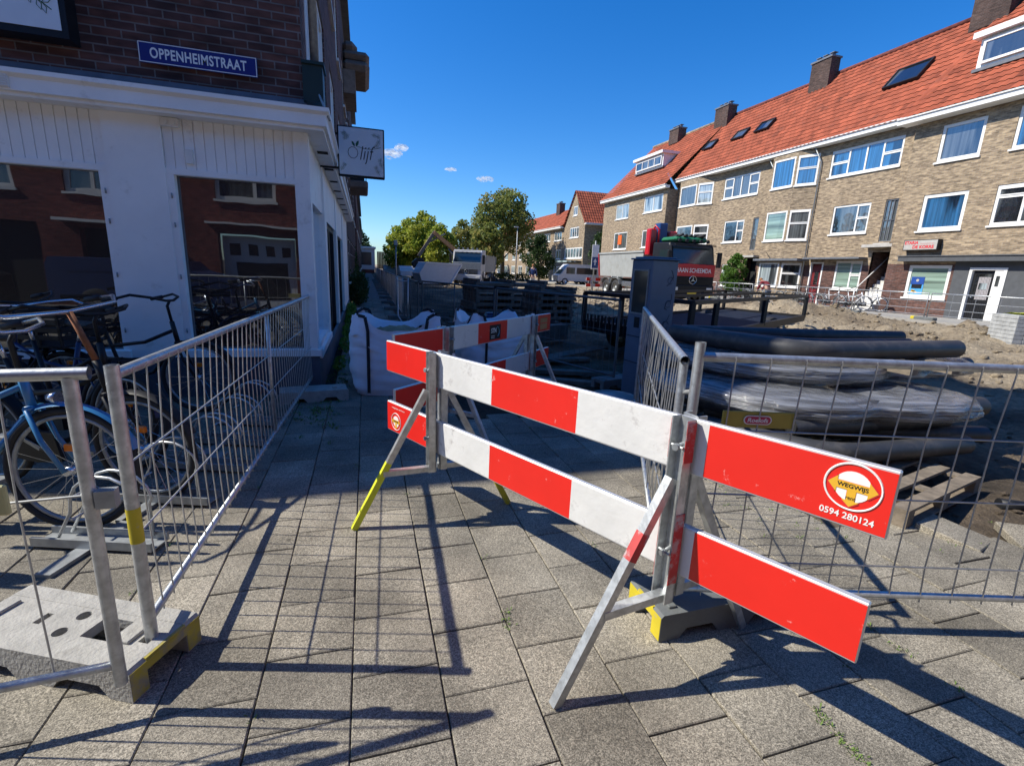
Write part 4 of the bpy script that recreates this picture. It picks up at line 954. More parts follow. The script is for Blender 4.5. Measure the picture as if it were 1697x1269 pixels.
# low hedge lines closing the far end
def bush(name, loc, blobs, n, leaf, matn, label, cat='bush', seed=5, group=None):
    o = empty(name, loc, label=label, cat=cat, group=group); c = MB(); rr = random.Random(seed); crown(c, blobs, n, leaf, rr); c.build('foliage', matn, o)
    k = MB()
    for b in blobs: k.tube([(b[0]*.3,b[1]*.3,0),(b[0],b[1],b[2])],[.02,.008],5)
    k.build('stem','bark',o); return o
bush('wall_shrub', (-.3,20.5,0), [(0,0,.7,.42,.9,.7),(.05,1.2,.6,.4,.8,.6),(0,-.8,.4,.3,.5,.4)], 2600, .09, 'leafC', 'dark green shrub growing against the house wall on the left sidewalk')
bush('wall_weeds', (-.42,11.5,0), [(0,0,.12,.10,.8,.14),(0,1.8,.14,.12,.7,.18),(0,3.4,.2,.15,.8,.28),(.02,-1.8,.10,.10,.7,.12),(0,-3.6,.08,.08,.5,.10)], 1800, .06, 'leafD', 'low green weeds along the foot of the white shop front', 'weeds', 6)
bush('hedge', (17.5,58,.3), [(-3,0,.5,1.2,.5,.5),(-1,0,.5,1.2,.5,.5),(1,0,.5,1.2,.5,.5)], 1600, .2, 'leafC', 'low clipped hedge below the small dark tree', 'hedge', 8)
bush('climbing_plant', (XS+.06,33,0), [(0,0,1.2,.15,.8,1.2),(.05,1,.7,.2,.8,.7)], 900, .12, 'leafC', 'climbing plant on the brown brick house by the narrow sidewalk', 'plant', 9)
# ------------------------------------------------------------------ plank barriers
def barrier(P0, P1, segs, frames, labels, feet=None, zt=1.09, side=1, hgt=.215, low=.445):
    "P0-P1 ends on the ground; segs: lengths with colours; side=1: printed face to the left of P0->P1"
    P0 = V((*P0[:2],0)); P1 = V((*P1[:2],0)); x = (P1-P0).normalized(); L = (P1-P0).length; n = V((0,0,1)).cross(x)*side
    mid_ = (P0+P1)/2
    o = empty('plank_barrier', mid_, label=labels, cat='barrier', world=True, group='red and white plank barriers')
    T = frame(P0, x, V((0,0,1)))          # local: x along, y up, z = x cross up
    zs = 1 if T.col[2].to_3d().dot(n) > 0 else -1
    for zi, z0 in enumerate((zt-hgt, low)):
        k = MB(); k.mi = 0; k.bbox((0,z0,-.014),(L,z0+hgt,.014),.004,T); a = 0; k.mi = 0
        pk = k.build('plank','alu',o)
        if 1:
            a = 0
            for (ln, c_) in segs:
                if 1:
                    k = MB(); k.box((a+.004 if a == 0 else a, z0+.008, zs*.014),(min(a+ln, L-.004), z0+hgt-.008, zs*.0158),T); k.box((a+.004 if a==0 else a, z0+.008, -zs*.0158),(min(a+ln, L-.004), z0+hgt-.008, -zs*.014),T)
                k.build('red_sheet' if c_ == 'red' else 'white_sheet', c_, pk); a += ln
    for fi, (ds, ang, fy, fr) in enumerate(frames):
        c = P0+x*ds; f = Matrix.Rotation(ang,3,'Z') @ n; xf = V((0,0,1)).cross(f)
        k = MB(); post = MB()
        for s in (1,-1):
            q = c+n*s*.042
            Tf = frame(q, xf, f*s)        # z up/down
            sg = 1 if Tf.col[2].z > 0 else -1
            h0, h1 = .33, zt+.005
            # open channel profile post
            for (a,b_) in (((-.038,-.022),(.038,-.016)),((-.038,-.022),(-.032,.024)),((.032,-.022),(.038,.024))):
                post.box((a[0],a[1],sg*h0),(b_[0],b_[1],sg*h1),Tf)
            kk = MB(); foot = c+f*s*.52; foot.z = .0; top = q+V((0,0,.86))+f*s*.03
            kk.beam(top, foot+V((0,0,.0)), .036, .036, up=xf)
            kk.build('leg', fy if s == 1 and fy else ('yellow' if fr and s == -1 else 'galv'), o) if False else None
            d = foot-top; cut = .52
            if (s == 1 and fy) or (s == -1 and fr):
                m_ = fy if s == 1 else fr; kk = MB(); kk.beam(top, top+d*cut, .036, .036, up=xf); kk.mi = 1; kk.beam(top+d*cut, foot, .0366, .0366, up=xf); kk.build('leg', ['galv', m_], o)
            else: kk.build('leg','galv',o)
            kk = MB(); zb = .345; tt = (.86-zb)/.86; lp = top+d*tt; kk.beam(V((q.x,q.y,zb))+f*s*(-.03), V((lp.x,lp.y,zb)), .04, .034, up=V((0,0,1))); kk.build('brace','galv',o)
        post.build('post','galv',o)
        k = MB()
        for z0 in (zt-.1, low+.11):
            k.tube([c+n*.07+V((0,0,z0)), c-n*.07+V((0,0,z0))], .008, 6); 
            w_ = c+n*.072+V((0,0,z0)); k.tube([w_-xf*.028, w_+xf*.028], .006, 5); k.tube([w_, w_+n*.02], .014, 6)
        k.build('wing_bolt','galvdark',o)
    return o, T, zs, L
A0, A1 = (.14,3.44), (1.45,.905)
sg1 = [(.535,'red'),(.575,'whiteref'),(.585,'red'),(.605,'whiteref'),(.56,'red')]
b1, T1, zs1, L1 = barrier(A0, A1, sg1, [(.585,math.radians(-20),'yellowgreen','yellow'),(2.215,math.radians(-17),None,None)], 'sunlit red and white plank barrier with round arrow emblem and phone number', side=-1)
# red spray on the near post and leg
c1 = V((*A0,0)).lerp(V((*A1,0)), 2.215/L1)
# emblem with arrows
def emblem(T, R, par, full=True):
    k = MB(); k.ring(T @ V((0,0,.0005)), T.col[0].to_3d(), T.col[1].to_3d(), R, R*.045, 40, 5); k.build('emblem_ring','textwhite',par)
    k = MB(); n=28
    k.prism([(R*.66*math.cos(2*math.pi*i/n), R*.66*math.sin(2*math.pi*i/n)) for i in range(n)], .0012, T); k.build('emblem_disc','textwhite',par)
    k = MB(); a = .17*R
    arrow = [(-.88,-.0),(-.55,.36),(-.55,.17),(.55,.17),(.55,.36),(.88,0),(.55,-.36),(.55,-.17),(.16,-.17),(.16,-.62),(.30,-.62),(0,-.88),(-.30,-.62),(-.16,-.62),(-.16,-.17),(-.55,-.17),(-.55,-.36)]
    for sc, z, mt in ((1.08,.0018,'textred'),(1.0,.0026,'gold')):
        k = MB()
        q = [(x*R*sc, y*R*sc) for x,y in arrow]
        k.prism([q[i] for i in (0,1,2,3,4,5,6,7,15,16)], z, T)
        k.prism([q[i] for i in (8,9,10,11,12,13,14)], z-.0001, T); k.build('emblem_arrow', mt, par)
    text('WEGWIJS', T @ Matrix.Translation((0,0,.0026)), R*.23, 'textblack', par, width=R*1.1, ext=.0004, bold=.02)
    if full: text('rent', T @ Matrix.Translation((.0,-R*.5,.0026)), R*.13, 'textblack', par, width=R*.34, ext=.0004)
def face(T, zs, L, along, z): # transform on the printed face, x reads left to right for the viewer
    p = T @ V((along, z, zs*.0162)); x = T.col[0].to_3d(); up = V((0,0,1)); nn = T.col[2].to_3d()*zs
    if x.cross(up).dot(nn) < 0: x = -x
    return frame(p, x, up)
TE = face(T1, zs1, L1, 2.750, 1.008); emblem(TE, .073, b1)
TN = face(T1, zs1, L1, 2.748, .913); text('0594 280124', TN, .021, 'textwhite', b1, width=.142, ext=.0005, bold=.015)
TE = face(T1, zs1, L1, .12, .53); emblem(TE, .06, b1, False)
TE = face(T1, zs1, L1, .15, .625); text('wegwijs verhuur', TE, .012, 'textwhite', b1, width=.17, ext=.0004)
B0, B1_ = (.19,3.74), (2.22,5.75)
sg2 = [(.60,'red'),(.57,'whiteref'),(.57,'red'),(.57,'whiteref'),(.6,'red')]
b2, T2, zs2, L2 = barrier(B0, B1_, sg2, [(.66,0,None,None),(2.35,0,None,None)], 'shaded red and white plank barrier with a small dark square sticker', side=-1)
TS = face(T2, zs2, L2, 1.49, .975)
k = MB(); k.box((-.11,-.075,.0),(.11,.075,.0012),TS); k.build('sticker','black',b2)
text('STN', TS @ Matrix.Translation((-.03,.018,.0012)), .05, 'textwhite', b2, width=.10, ext=.0004, bold=.02)
k = MB(); k.tube([TS @ V((.03+.05*math.cos(a),.0+.05*math.sin(a),.0015)) for a in [x*.25-1.2 for x in range(12)]], .006, 4); k.build('sticker_arc',mat('teal_print',(.1,.3,.42),.5),b2)
for i in range(2):
    k = MB(); k.box((-.08,-.04-.018*i,.0012),(-.01,-.035-.018*i,.0016),TS); k.build('small_print','textwhite',b2)
TS = face(T2, zs2, L2, 2.66, .975); k = MB(); k.box((-.10,-.07,0),(.10,.0,.001),TS); k.box((-.10,.012,0),(.10,.07,.001),TS); k.build('sticker',mat('faded_orange_sticker',(.45,.2,.07),.5),b2)
# spray marks
k = MB(); f_ = Matrix.Rotation(math.radians(-17),3,'Z') @ (V((0,0,1)).cross((V((*A1,0))-V((*A0,0))).normalized())*-1); xf_ = V((0,0,1)).cross(f_)
for (z0,z1) in ((.93,1.085),(.42,.72)):
    nn_ = V((0,0,1)).cross((V((*A1,0))-V((*A0,0))).normalized())*-1
    q = c1+nn_*.042
    for s in (1,-1): k.beam(q+xf_*s*.0395+f_*.002+V((0,0,z0)), q+xf_*s*.0395+f_*.002+V((0,0,z1)), .0015, .03, up=xf_) if False else None
    e = q+xf_*.039
    e2 = q-xf_*.039
    for ee in (e,e2): k.beam(ee+V((0,0,z0)), ee+V((0,0,z1)), .0465, .003, up=xf_)
k.build('paint_mark','redpaint',b1)
k = MB(); top = c1+nn_*.042+V((0,0,.86))+f_*.03; foot = c1+f_*.52; k.beam(top.lerp(foot,.24), top.lerp(foot,.36), .0375,.0375, up=xf_); k.build('paint_mark','redpaint',b1)
# ------------------------------------------------------------------ low mesh fence panels
def fence(P0, P1, zt, zb, label, spacing=.1, hz=(.58,.86), postz=.12, extra0=0, extra1=0, mid_post=True, dull=False, sleeve=(0,0), name='mesh_fence', r=.02, bend=0, seed=1, group='low mesh fence panels'):
    P0 = V((*P0[:2],0)); P1 = V((*P1[:2],0)); x = (P1-P0).normalized(); L = (P1-P0).length
    o = empty(name, (P0+P1)/2, label=label, cat='fence', group=group, world=True); g_ = 'fencedark' if dull else 'galv'
    rr = random.Random(seed); n = x.cross(V((0,0,1)))
    k = MB(); k.tube([P0-x*extra0+V((0,0,zt)), P1+x*extra1+V((0,0,zt))], r, 12, cap=False); k.tube([P0-x*extra0+V((0,0,zt)), P1+x*extra1+V((0,0,zt))], r*.8, 12, cap=False); k.build('top_rail',g_,o)
    k = MB(); k.tube([P0+V((0,0,zb)), P1+V((0,0,zb))], r*.8, 10); k.build('bottom_rail',g_,o)
    for i,(P_,s) in enumerate(((P0,1),(P1,-1))):
        k = MB(); z1 = zt-r*.5 if not sleeve[i] else zt+sleeve[i]
        k.tube([P_+V((0,0,postz)), P_+V((0,0,z1))], r*(1.0 if not sleeve[i] else 1.12), 12, cap=False); 
        if sleeve[i]: k.tube([P_+V((0,0,postz)), P_+V((0,0,z1))], r*.9, 12, cap=False)
        k.build('post',g_,o)
    if mid_post:
        k = MB(); c = (P0+P1)/2; k.tube([c+V((0,0,zb)), c+V((0,0,zt))], r*.75, 10); k.build('post',g_,o)
    k = MB(); m = int(L/spacing)
    for i in range(1, m):
        p = P0+x*(L*i/m); j = [n*rr.gauss(0,bend)+x*rr.gauss(0,bend) for _ in range(3)]
        k.tube([p+V((0,0,zt+r*.4))+n*r*.9, p+V((0,0,zt-r*1.2))+n*r*.9, p+j[0]+V((0,0,hz[-1])), p+j[1]+V((0,0,hz[0])), p+V((0,0,zb-r*1.4))+n*r*.5], .0034, 5, cap=False)
    for z in hz: k.tube([P0+n*.006+V((0,0,z)), (P0+P1)/2+n*(.006+rr.gauss(0,bend))+V((0,0,z+rr.gauss(0,bend))), P1+n*.006+V((0,0,z))], .0042, 5)
    k.build('wire_mesh','fencedark' if dull else 'wire',o)
    return o
fL = fence((-.845,1.95),(-.66,6.45),1.19,.21,'mesh fence panel running from the holed concrete block to the shop corner', sleeve=(.035,0), hz=(.58,.86))
k = MB(); k.tube([(-.845,1.95,.55),(-.845,1.95,.69)], .0232, 12, cap=False); k.build('yellow_band','yellow',fL)
fF = fence((-.865,1.74),(-3.9,1.52),1.24,.2,'wide mesh fence panel in front of the bicycles, with a pale name plate', hz=(.84,), spacing=.17, extra0=.05)
k = MB(); k.bbox((-1.55,1.665,.83),(-1.03,1.682,.925),.004); k.build('name_plate',mat('pale_yellow_plate',(.45,.42,.2),.5),fF)
k = MB(); k.box((-.845,1.72,.80),(-.79,1.755,.86)); k.build('clamp','galvdark',fF)
fR = fence((1.31,1.66),(4.55,.72),1.285,.2,'mesh fence panel standing in front of the wrapped pipes', hz=(.35,.68,.975), spacing=.145, sleeve=(.06,0), bend=.003, r=.0195)
T = frame(V((1.31,1.66,0)), V((3.24,-.94,0)), V((0,0,1)))
k = MB(); k.bbox((.135,.985,-.012),(.445,1.058,-.004),.003,T); pl_ = k.build('name_plate','olive',fR)
TT = frame(T @ V((.285,1.022,.0)), V((3.24,-.94,0)), V((0,0,1)))
k = MB(); n=20
def pill(w_,h_): return [(w_*(1 if math.cos(a) > 0 else -1)+h_*math.cos(a), h_*math.sin(a)) for a in [2*math.pi*(i+.5)/24 for i in range(24)]]
k.prism(pill(.04,.020), .0015, TT); k.build('emblem_rim','textwhite',pl_); k = MB(); k.prism(pill(.039,.016), .0025, TT); k.build('emblem','pinkprint',pl_)
text('Roelofs', TT @ Matrix.Translation((0,0,.0025)), .019, 'textwhite', pl_, width=.088, ext=.0004, shear=.15, bold=.015)
fA = fence((1.33,1.78),(2.95,4.75),1.25,.2,'battered mesh fence panel leading away beside the ticket machine', hz=(.5,.8), spacing=.1, bend=.02, seed=4, extra0=.03, mid_post=False)
k = MB(); k.tube([(1.33,1.78,1.1),(1.36,1.72,1.12),(1.31,1.66,1.12)], .012, 6); k.tube([(1.33,1.80,.95),(1.5,2.2,.8),(1.6,2.35,.35),(1.9,2.8,.2)], .003, 5); k.build('loose_wire','wire',fA)
fence((3.44,6.17),(2.38,9.0),1.25,.16,'dark mesh fence panel between the ticket machine and the bulk bags', dull=True, hz=(.5,.8), spacing=.12, bend=.006, mid_post=False)
fence((2.36,9.1),(1.3,11.9),1.25,.16,'dark mesh fence panel between the bulk bags and the sidewalk row', dull=True, hz=(.5,.8), spacing=.12, bend=.006, seed=2)
fence((1.22,12.1),(1.10,15.0),1.22,.16,'first mesh fence panel along the shaded sidewalk, next to the bend', dull=True, hz=(.5,.8), spacing=.14, seed=3, extra0=.0)
# far row along the sidewalk: one panel, copied
rowp = None; ORD = 'first second third fourth fifth sixth seventh eighth ninth tenth eleventh twelfth thirteenth'.split()
for i in range(13):
    y0 = 15.3+i*3.1
    if rowp is None:
        o = empty('mesh_fence',(1.08,y0+1.45,0), label='first mesh fence panel of the row receding along the shaded sidewalk', cat='fence', group='receding fence row'); g2 = 'galvdark'
        k = MB(); k.tube([(0,-1.45,1.22),(0,1.45,1.22)],.022,6); k.build('top_rail',g2,o); k = MB(); k.tube([(0,-1.45,.16),(0,1.45,.16)],.018,6); k.build('bottom_rail',g2,o)
        for s in (-1,1): k = MB(); k.tube([(0,s*1.45,.05),(0,s*1.45,1.22)],.022,6); k.build('post',g2,o)
        k = MB()
        for j in range(1,20): k.tube([(0,-1.45+j*.145,1.22),(0,-1.45+j*.145,.14)],.004,4)
        for z in (.5,.8): k.tube([(0,-1.45,z),(0,1.45,z)],.004,4)
        k.build('wire_mesh','wire',o); rowp = o
        ob = MB(); ob.bbox((-.38,-.12,0),(.38,.12,.12),.02); bl = ob.build('ballast_block','greyblock'); bl.location = (1.0,y0-.1,0); tag(bl,'dark foot block under the first panel of the receding row','ballast block','fence feet in the receding row')
    else:
        o = copy_tree(rowp); o.location = (1.08+R_.uniform(-.06,.06),y0+1.45,0); o['label'] = ORD[i]+' mesh fence panel of the row receding along the shaded sidewalk'
        b_ = bl.copy(); COL.objects.link(b_); b_.location = (1.0,y0-.1,0); b_['label'] = 'dark foot block under the '+ORD[i]+' panel of the receding row'
o = empty('loose_fence',(.92,13.6,0), label='loose fence panel with bent tube leaning at the start of the sidewalk row', cat='fence', world=True)
k = MB(); k.tube([(.78,13.2,1.30),(.8,13.2,1.22),(.8,13.2,.3),(.95,12.9,.05),(1.3,12.6,.03)],.02,8); k.tube([(1.05,13.2,.03),(1.08,13.3,1.28)],.02,8); k.tube([(.8,13.2,1.2),(1.08,13.3,1.2)],.018,6); k.build('tube_frame','galv',o)
# ------------------------------------------------------------------ foot blocks
def block(cx, cy, ang, L, W, label, yend=1, m_='concrete', holes=True, H=.135):
    T = Matrix.Translation((cx,cy,0)) @ Matrix.Rotation(ang,4,'Z'); o = empty('ballast_block',(cx,cy,0), label=label, cat='fence foot', group='foot blocks', world=True)
    bm = bmesh.new(); bmesh.ops.create_cube(bm, size=1)
    me = bpy.data.meshes.new('t')
    # profile along the length: feet at both ends and middle, arched underside
    pr = [(-L/2,.0),(-L/2+.10,.0),(-L/2+.14,.05),(-.12,.05),(-.08,.0),(.08,0),(.12,.05),(L/2-.14,.05),(L/2-.10,0),(L/2,0),(L/2,H-.012),(L/2-.012,H),(-L/2+.012,H),(-L/2,H-.012)]
    bm.free(); k = MB(); n = len(pr); ys_ = [-W/2,-W/2+.012,W/2-.012,W/2]
    for (ya,yb) in ((-W/2,-W/2+.07),(W/2-.07,W/2)):
        vs = [T @ V((x,ya,z)) for x,z in pr]+[T @ V((x,yb,z)) for x,z in pr]
        k.add(vs,[tuple(range(n)),tuple(range(n,2*n))[::-1]]+[(i,(i+1)%n,n+(i+1)%n,n+i) for i in range(n)])
    k.build('side_wall',m_,o)
    # top slab pierced by the openings
    hl = [(-.16,-.13,-.03,.03),(-.05,.04,-.075,-.02),(-.05,.04,.02,.075),(.09,.22,-.05,.06),(L/2-.10,L/2-.055,-.028,.028)] if holes else []
    hl = [h for h in hl if abs(h[2]) < W/2 and abs(h[3]) < W/2]
    u = sorted({-L/2+.012,L/2-.012}|{h[0] for h in hl}|{h[1] for h in hl}); v_ = sorted({-W/2+.07,W/2-.07}|{h[2] for h in hl}|{h[3] for h in hl})
    u = [a for a in u]; v_ = [a for a in v_ if -W/2+.069 <= a <= W/2-.069]
    k = MB()
    for i in range(len(u)-1):
        for j in range(len(v_)-1):
            a = ((u[i]+u[i+1])/2,(v_[j]+v_[j+1])/2)
            if any(h[0] < a[0] < h[1] and h[2] < a[1] < h[3] for h in hl): continue
            k.box((u[i],v_[j],H-.045),(u[i+1],v_[j+1],H-.0015),T)
    if holes:
        for h in hl[1:3]:
            cx_, cy_ = (h[0]+h[1])/2, (h[2]+h[3])/2; rr_ = min(h[1]-h[0], h[3]-h[2])*.47; q = []
            for i in range(24):
                a = 2*math.pi*i/24; c_, s_ = math.cos(a), math.sin(a); m_2 = 1/max(abs(c_), abs(s_)); zt_ = H-.0016
                q.append((V((cx_+c_*m_2*(h[1]-h[0])/2, cy_+s_*m_2*(h[3]-h[2])/2, zt_)), V((cx_+c_*rr_, cy_+s_*rr_, zt_)), V((cx_+c_*rr_, cy_+s_*rr_, H-.05))))
            for i in range(24):
                A_1, A_2 = q[i], q[(i+1)%24]; k.quad(*[T @ p for p in (A_1[0],A_2[0],A_2[1],A_1[1])]); k.quad(*[T @ p for p in (A_1[1],A_2[1],A_2[2],A_1[2])])
    k.box((-L/2+.02,-W/2+.07,H-.06),(L/2-.02,W/2-.07,H-.05),T) if not holes else None
    k.build('top_slab',m_,o)
    if yend:
        k = MB(); s = yend; x0 = s*(L/2)
        for (ya,yb,z0) in ((-W/2+.002,-W/2+.068,.005),(W/2-.068,W/2-.002,.005)): k.box((min(x0,x0+s*.002),ya,z0),(max(x0,x0+s*.002),yb,H-.013),T)
        k.box((min(x0,x0+s*.002),-W/2+.068,H-.05),(max(x0,x0+s*.002),W/2-.068,H-.013),T)
        k.box((min(x0-s*.02,x0),-W/2+.07,H-.05),(max(x0-s*.02,x0),W/2-.07,H-.002),T); k.build('painted_end','olivey' if holes else 'yellow',o)
    k = MB(); k.bbox((L/2-.17,-.05,H-.002),(L/2-.12,.05,H+.012),.003,T); k.bbox((-L/2+.06,-.1,H-.002),(-L/2+.10,.06,H+.012),.003,T); k.build('grip_ridge',m_,o)
    return o
block(-1.17,2.10,math.radians(-26),.86,.32,'large holed concrete block with worn yellow end holding two fence posts', 1)
block(1.62,1.70,math.radians(0),.80,.27,'grey foot block with yellow end under the sunlit plank barrier', -1, 'greyblock', False)
block(-.62,6.0,math.radians(8),.75,.3,'pale foot block at the shop corner under the end of the long fence panel', 0, 'concrete', False)
block(2.2,9.05,.3,.75,.26,'dark foot block at the middle of the rear fence line', 0, 'greyblock', False)
block(3.5,6.2,.3,.75,.26,'dark foot block where the rear fence line meets the ticket machine', 0, 'greyblock', False)
# ------------------------------------------------------------------ bags
def bag(cx, cy, ang, w, d, h, label, seed):
    o = empty('bulk_bag',(cx,cy,0),ang,label=label,cat='bulk bag',group='white bulk bags of sand'); k = MB(); NU, NV = 64, 26; vs = []
    def P(a, f, off=0):
        c, s = math.cos(a), math.sin(a); e = 5; r_ = 1/((abs(c)**e+abs(s)**e)**(1/e))
        sq = 1-.07*(1-f)**4-.05*max(0,f-.75)*4*.5+.035*math.sin(f*math.pi)
        fold = .02*noise(a*3+seed, f*7, seed)+.018*abs(noise(a*7, f*14+seed, 2))*(.3+f)+.012*abs(noise(a*4+f*9, f*6+seed, 7))+.006*math.sin(f*58+3*noise(a*2,f*2,seed))*(1 if f > .55 else .25)
        return V((c*r_*(w/2*sq+fold+off), s*r_*(d/2*sq+fold+off), 0)), r_
    for j in range(NV+1):
        f = j/NV
        for i in range(NU):
            a = 2*math.pi*i/NU; p, r_ = P(a, f); corner = min(1,max(0,(r_-1)/.19))
            top = h*(.86+.16*corner**2+.05*noise(a*1.5+seed,1,seed)); p.z = top*f; 
            if f < .06: p.x *= .97; p.y *= .97
            vs.append(p)
    k.add(vs, [(j*NU+i, j*NU+(i+1)%NU, (j+1)*NU+(i+1)%NU, (j+1)*NU+i) for j in range(NV) for i in range(NU)], True)
    # inner lip folding down
    o0 = len(vs)-NU; lip = vs[-NU:]; inn = [V((p.x*.93, p.y*.93, p.z-.03)) for p in lip]; inn2 = [V((p.x*.86, p.y*.86, p.z-.20)) for p in lip]
    k.add([*lip,*inn,*inn2],[(j*NU+i,j*NU+(i+1)%NU,(j+1)*NU+(i+1)%NU,(j+1)*NU+i) for j in (0,1) for i in range(NU)], True)
    k.add([V((p.x,p.y,.0)) for p in vs[:NU]],[tuple(range(NU))[::-1]])
    k.build('bag_cloth','bag',o)
    k = MB(); n = 16; g0 = [(V(((i/(n-1)-.5)*w*.84,(j/(n-1)-.5)*d*.84, h*.76+.10*math.exp(-((i/(n-1)-.55)**2+(j/(n-1)-.4)**2)*7)+.05*noise(i*.6+seed,j*.6,1)))) for j in range(n) for i in range(n)]
    k.add(g0,[(j*n+i,j*n+i+1,(j+1)*n+i+1,(j+1)*n+i) for j in range(n-1) for i in range(n-1)],True); k.build('sand','sandfill',o)
    for (sx,sy) in ((-1,-1),(1,-1),(-1,1),(1,1)):     # lifting loops at the corners
        x, y = sx*w*.44, sy*d*.44; k = MB(); rr = random.Random(seed+sx*3+sy)
        pts = [V((x-sx*.16,y+sy*.045,.42*h)),V((x-sx*.155,y+sy*.065,h*.9)),V((x-sx*.12,y+sy*.03,h*1.03)),V((x-sx*.04,y,h*1.07+rr.uniform(-.03,.03))),V((x+sx*.03,y-sy*.08,h*1.0)),V((x+sx*.06,y-sy*.16,h*.86))]
        if sy < 0: pts = [V((x-sx*.15,y-.095,.06*h)),V((x-sx*.152,y-.098,.5*h))]+[V((x-sx*.152,y-.085,h*.86))]+pts[2:]
        for a,b in zip(pts,pts[1:]): k.beam(a,b,.038,.008,up=V((0,1,0.01)))
        k.build('lifting_loop','strap',o)
        k = MB(); k.add([(x+sx*.05,y+sy*.05,h*.8),(x-sx*.12,y+sy*.05,h*.82),(x-sx*.05,y,h*1.06),(x+sx*.03,y-sy*.02,h*1.05),(x+sx*.05,y-sy*.14,h*.82)],[(0,1,2,3),(0,3,4)],True); k.build('corner_flap','bag',o)
    return o
bag(.38,6.55,math.radians(-3),1.12,1.1,.95,'large white bulk bag filled with sand on the sidewalk beside the shop corner',3)
bag(1.98,7.6,math.radians(8),1.1,1.0,.9,'white bulk bag behind the rear barrier, partly hidden by its planks',8)
# ------------------------------------------------------------------ ticket machine / charging column
cg = empty('ticket_machine',(3.65,5.75,0),label='tall blue-grey metal machine column with a dark recess on its side',cat='ticket machine',world=True)
Tc = Matrix.Translation((3.66,5.74,0)) @ Matrix.Rotation(math.radians(7),4,'Z')
k = MB(); k.bbox((-.21,-.21,0),(.21,.21,1.80),.012,Tc); k.build('casing','charger',cg)
k = MB(); k.bbox((-.23,-.23,1.80),(.23,.23,1.82),.008,Tc); k.bbox((-.19,-.19,1.82),(.19,.19,1.84),.01,Tc); k.build('cap','charger',cg)
k = MB(); x0 = -.212
for (y0,y1,z0,z1) in ((-.15,.13,1.12,1.66),): 
    for (a,b,c,d) in ((y0-.02,y1+.02,z1,z1+.02),(y0-.02,y1+.02,z0-.02,z0),(y0-.02,y0,z0,z1),(y1,y1+.02,z0,z1)): k.box((x0-.012,a,c),(x0,b,d),Tc)
k.build('frame','galvdark',cg); k = MB(); k.box((x0-.002,-.15,1.12),(x0+.001,.13,1.66),Tc); k.build('screen','windscreen',cg)
k = MB(); k.box((x0-.003,-.06,.92),(x0,.05,1.06),Tc); k.build('slot','dark',cg); k = MB(); k.box((x0-.008,-.19,.80),(x0,.19,.806),Tc); k.box((x0-.008,-.19,.45),(x0,.19,.456),Tc); k.build('seam','dark',cg)
k = MB()
for i,zc in enumerate((1.55,1.25,.98,.72)):
    k.tube([Tc @ V((.10+.05*math.sin(a*.5+i),-.2115,zc+.11-a*.02+.02*math.cos(a*1.3))) for a in range(11)],.004,4)
    k.tube([Tc @ V((.10+.045*math.cos(a*.7),-.2115,zc+.045*math.sin(a*.7))) for a in range(9)],.003,4)
k.build('faint_lettering',mat('engraved_print',(.03,.045,.07),.6),cg)
# ------------------------------------------------------------------ pipes on pallets
def pallet(x, y, z, ang, label=None, L=1.2, W=.9, m_='wood'):
    o = empty('pallet',(x,y,z),ang,label=label,cat='pallet',group='pallets under the pipes')
    k = MB()
    for i in range(6): k.box((-L/2,-W/2+i*(W-.1)/5,.115),(L/2,-W/2+.1+i*(W-.1)/5,.137))
    k.build('deck_boards',m_,o); k = MB()
    for xx in (-L/2,-.05,L/2-.1): k.box((xx,-W/2,.093),(xx+.1,W/2,.1148))
    for xx in (-L/2,-.05,L/2-.1):
        for yy in (-W/2,-.05,W/2-.1): k.box((xx,yy,.015),(xx+.1,yy+.1,.0928))
    k.build('blocks',m_,o); k = MB()
    for yy in (-W/2,-.05,W/2-.1): k.box((-L/2,yy,0),(L/2,yy+.1,.0148))
    k.build('skids',m_,o); return o
pallet(3.95,2.75,.0,math.radians(14),'weathered pallet with its corner showing beside the plank barrier end',1.3,1.1)
pallet(4.9,3.6,.0,math.radians(10),'pallet under the outer part of the pipe stack',1.3,1.1)
pallet(3.8,4.2,.0,math.radians(10),'pallet under the far part of the pipe stack',1.3,1.1)
def bent(pts, rad=.35, n=6):
    pts = [V(p) for p in pts]; out = [pts[0]]
    for a,b,c in zip(pts,pts[1:],pts[2:]):
        u = (a-b).normalized(); v_ = (c-b).normalized(); r = min(rad,(a-b).length*.45,(c-b).length*.45)
        for i in range(n+1):
            t_ = i/n; out.append((b+u*r).lerp(b,t_).lerp(b.lerp(b+v_*r,t_),t_))
    return out+[pts[-1]]
GP = 'bent black pipes in the stack'
def pipe(pts, r, label, name='plastic_pipe', white=True):
    base = V(pts[0]); o = empty(name,base,label=label,cat='pipe',group=GP,world=True); k = MB(); k.tube(bent(pts),r,20,cap=False); k.tube(bent(pts),r*.82,20,cap=False)
    k.build('pipe_wall','pipe',o)
    p = bent(pts); a = p[0]; b = p[1]; d = (b-a).normalized(); k = MB(); k.tube([a+d*.001,a+d*.03],r*.7,16,cap=True); k.build('inner_pipe','dark',o)
    return o
pipe([(5.95,3.5,.985),(3.85,3.42,.985),(3.35,4.75,.985)],.092,'thick black bent pipe on top of the stack, fence side')
pipe([(5.75,3.85,.965),(4.2,3.85,.965),(3.55,4.85,.965)],.08,'black bent pipe lying on top between the front and back ones')
pipe([(6.5,4.45,.975),(4.9,4.65,.975),(3.6,4.95,.975)],.075,'black bent pipe lying on top at the back of the stack')
pipe([(5.6,3.2,.42),(4.6,2.95,.42),(3.35,3.3,.42),(3.1,4.6,.42)],.085,'black bent pipe in the lower layer sticking out below the wrap')
